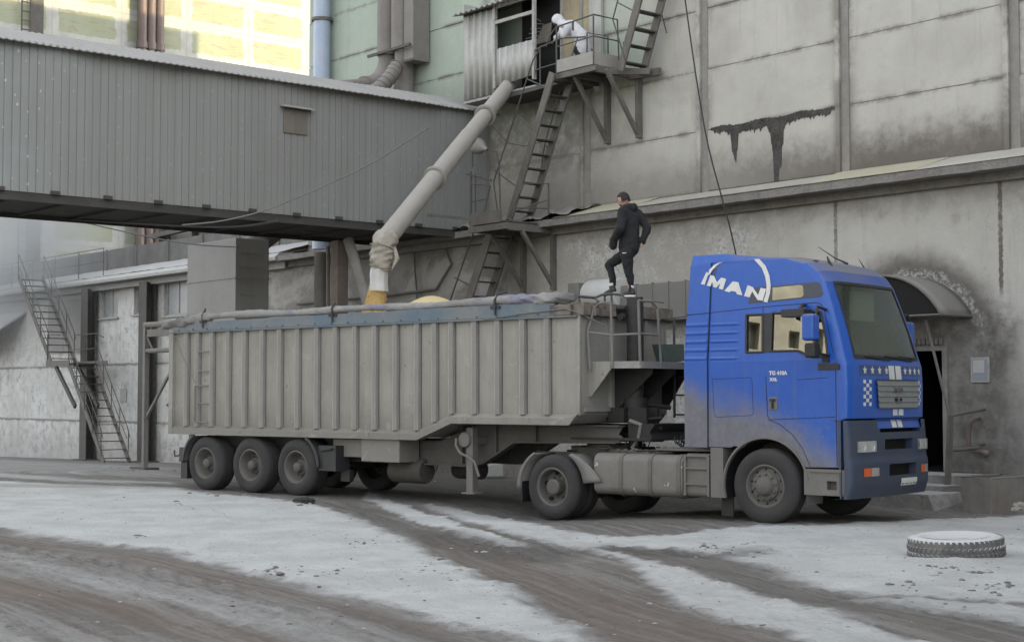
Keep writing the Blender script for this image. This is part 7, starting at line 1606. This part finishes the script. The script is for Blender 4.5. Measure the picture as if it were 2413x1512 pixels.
hood = ([whead + fw * (p[0] * .118 - .012) + sdv * p[1] * .100 + upv * (p[2] * (.136 if p[2] > 0 else .15) + .008 + .018 * max(0, -p[0]) * max(0, p[2])) for p in e.v], [f for f in e.f if all(i in ks for i in f)])
jk = shell('overall', [skin_verts(nodes, edges)], M['whitecloth'], wp, .010, 3, .016)
g = G(); g.add(*hood); hd = part('hood', g, M['whitecloth'], jk, sharp=0); hd.data.polygons.foreach_set('use_smooth', [True] * len(hd.data.polygons)); sm = hd.modifiers.new('s', 'SOLIDIFY'); sm.thickness = .022
g = G(); ks = set(i for i, p in enumerate(e.v) if p[0] > .2 and p[2] < -.02 and p[2] > -.8); g.add([whead + fw * (p[0] * .112 + .018 * max(0, p[0])) + sdv * p[1] * .082 + upv * p[2] * .115 for p in e.v], [f for f in e.f if all(i in ks for i in f)]); part('face_mask', g, M['mask'], wp, sharp=0)
nodes, edges = chain([('h', whip + V((.02, 0, -.12)), (.13, .11)), ('k', wkn, .085), ('l', wan + V((0, 0, .03)), .06)], ['h', ('o', wkf, .085), ('p', waf + V((0, 0, .03)), .06)])
shell('trousers', [skin_verts(nodes, edges)], M['blackcloth2'], wp, .012, 3)
for a in (wan, waf):
    nodes, edges = chain([('h', a + V((.03, 0, -.03)), .045), ('m', a + V((-.06, 0, -.045)), .042), ('t', a + V((-.15, 0, -.055)), .034)], ['h', ('k', a + V((.0, 0, .04)), .05)])
    shell('boot', [skin_verts(nodes, edges)], M['rubber'], wp, .01, 2)

# drifting dust by the far stair
dc = NT('drifting_dust'); dc.t.nodes.remove(dc.b); pv = dc.n('VolumePrincipled'); pv.inputs['Color'].default_value = (.90, .92, .92, 1)
gp_ = dc.sep(); r_ = dc.n('VectorMath', operation='LENGTH'); mp_ = dc.n('Mapping'); mp_.inputs['Scale'].default_value = (1 / 11.0, 1 / 4.0, 1 / 4.6); dc.L(dc.co, mp_.inputs[0]); dc.L(mp_.outputs[0], r_.inputs[0])
fall = dc.mr(r_.outputs['Value'], 1.0, .15); den = dc.math('MULTIPLY', fall, dc.mr(dc.noise(.35, 3, .6), .30, .75, .15, 1.0)); den = dc.math('MULTIPLY', den, .38); dc.L(den, pv.inputs['Density']); dc.t.links.new(pv.outputs[0], dc.out.inputs['Volume'])
g = G(); g.ico((0, 0, 0), 1, 3, 0, (11.0, 4.0, 4.6)); solo('dust_cloud', g, dc.mat, 'pale cloud of dust drifting round the head of the yard stair', 'dust', FB @ Matrix.Translation((-39.5, -1.6, 7.6)), (0, 0, 0), kind='stuff', sharp=0)

bpy.context.view_layer.update()
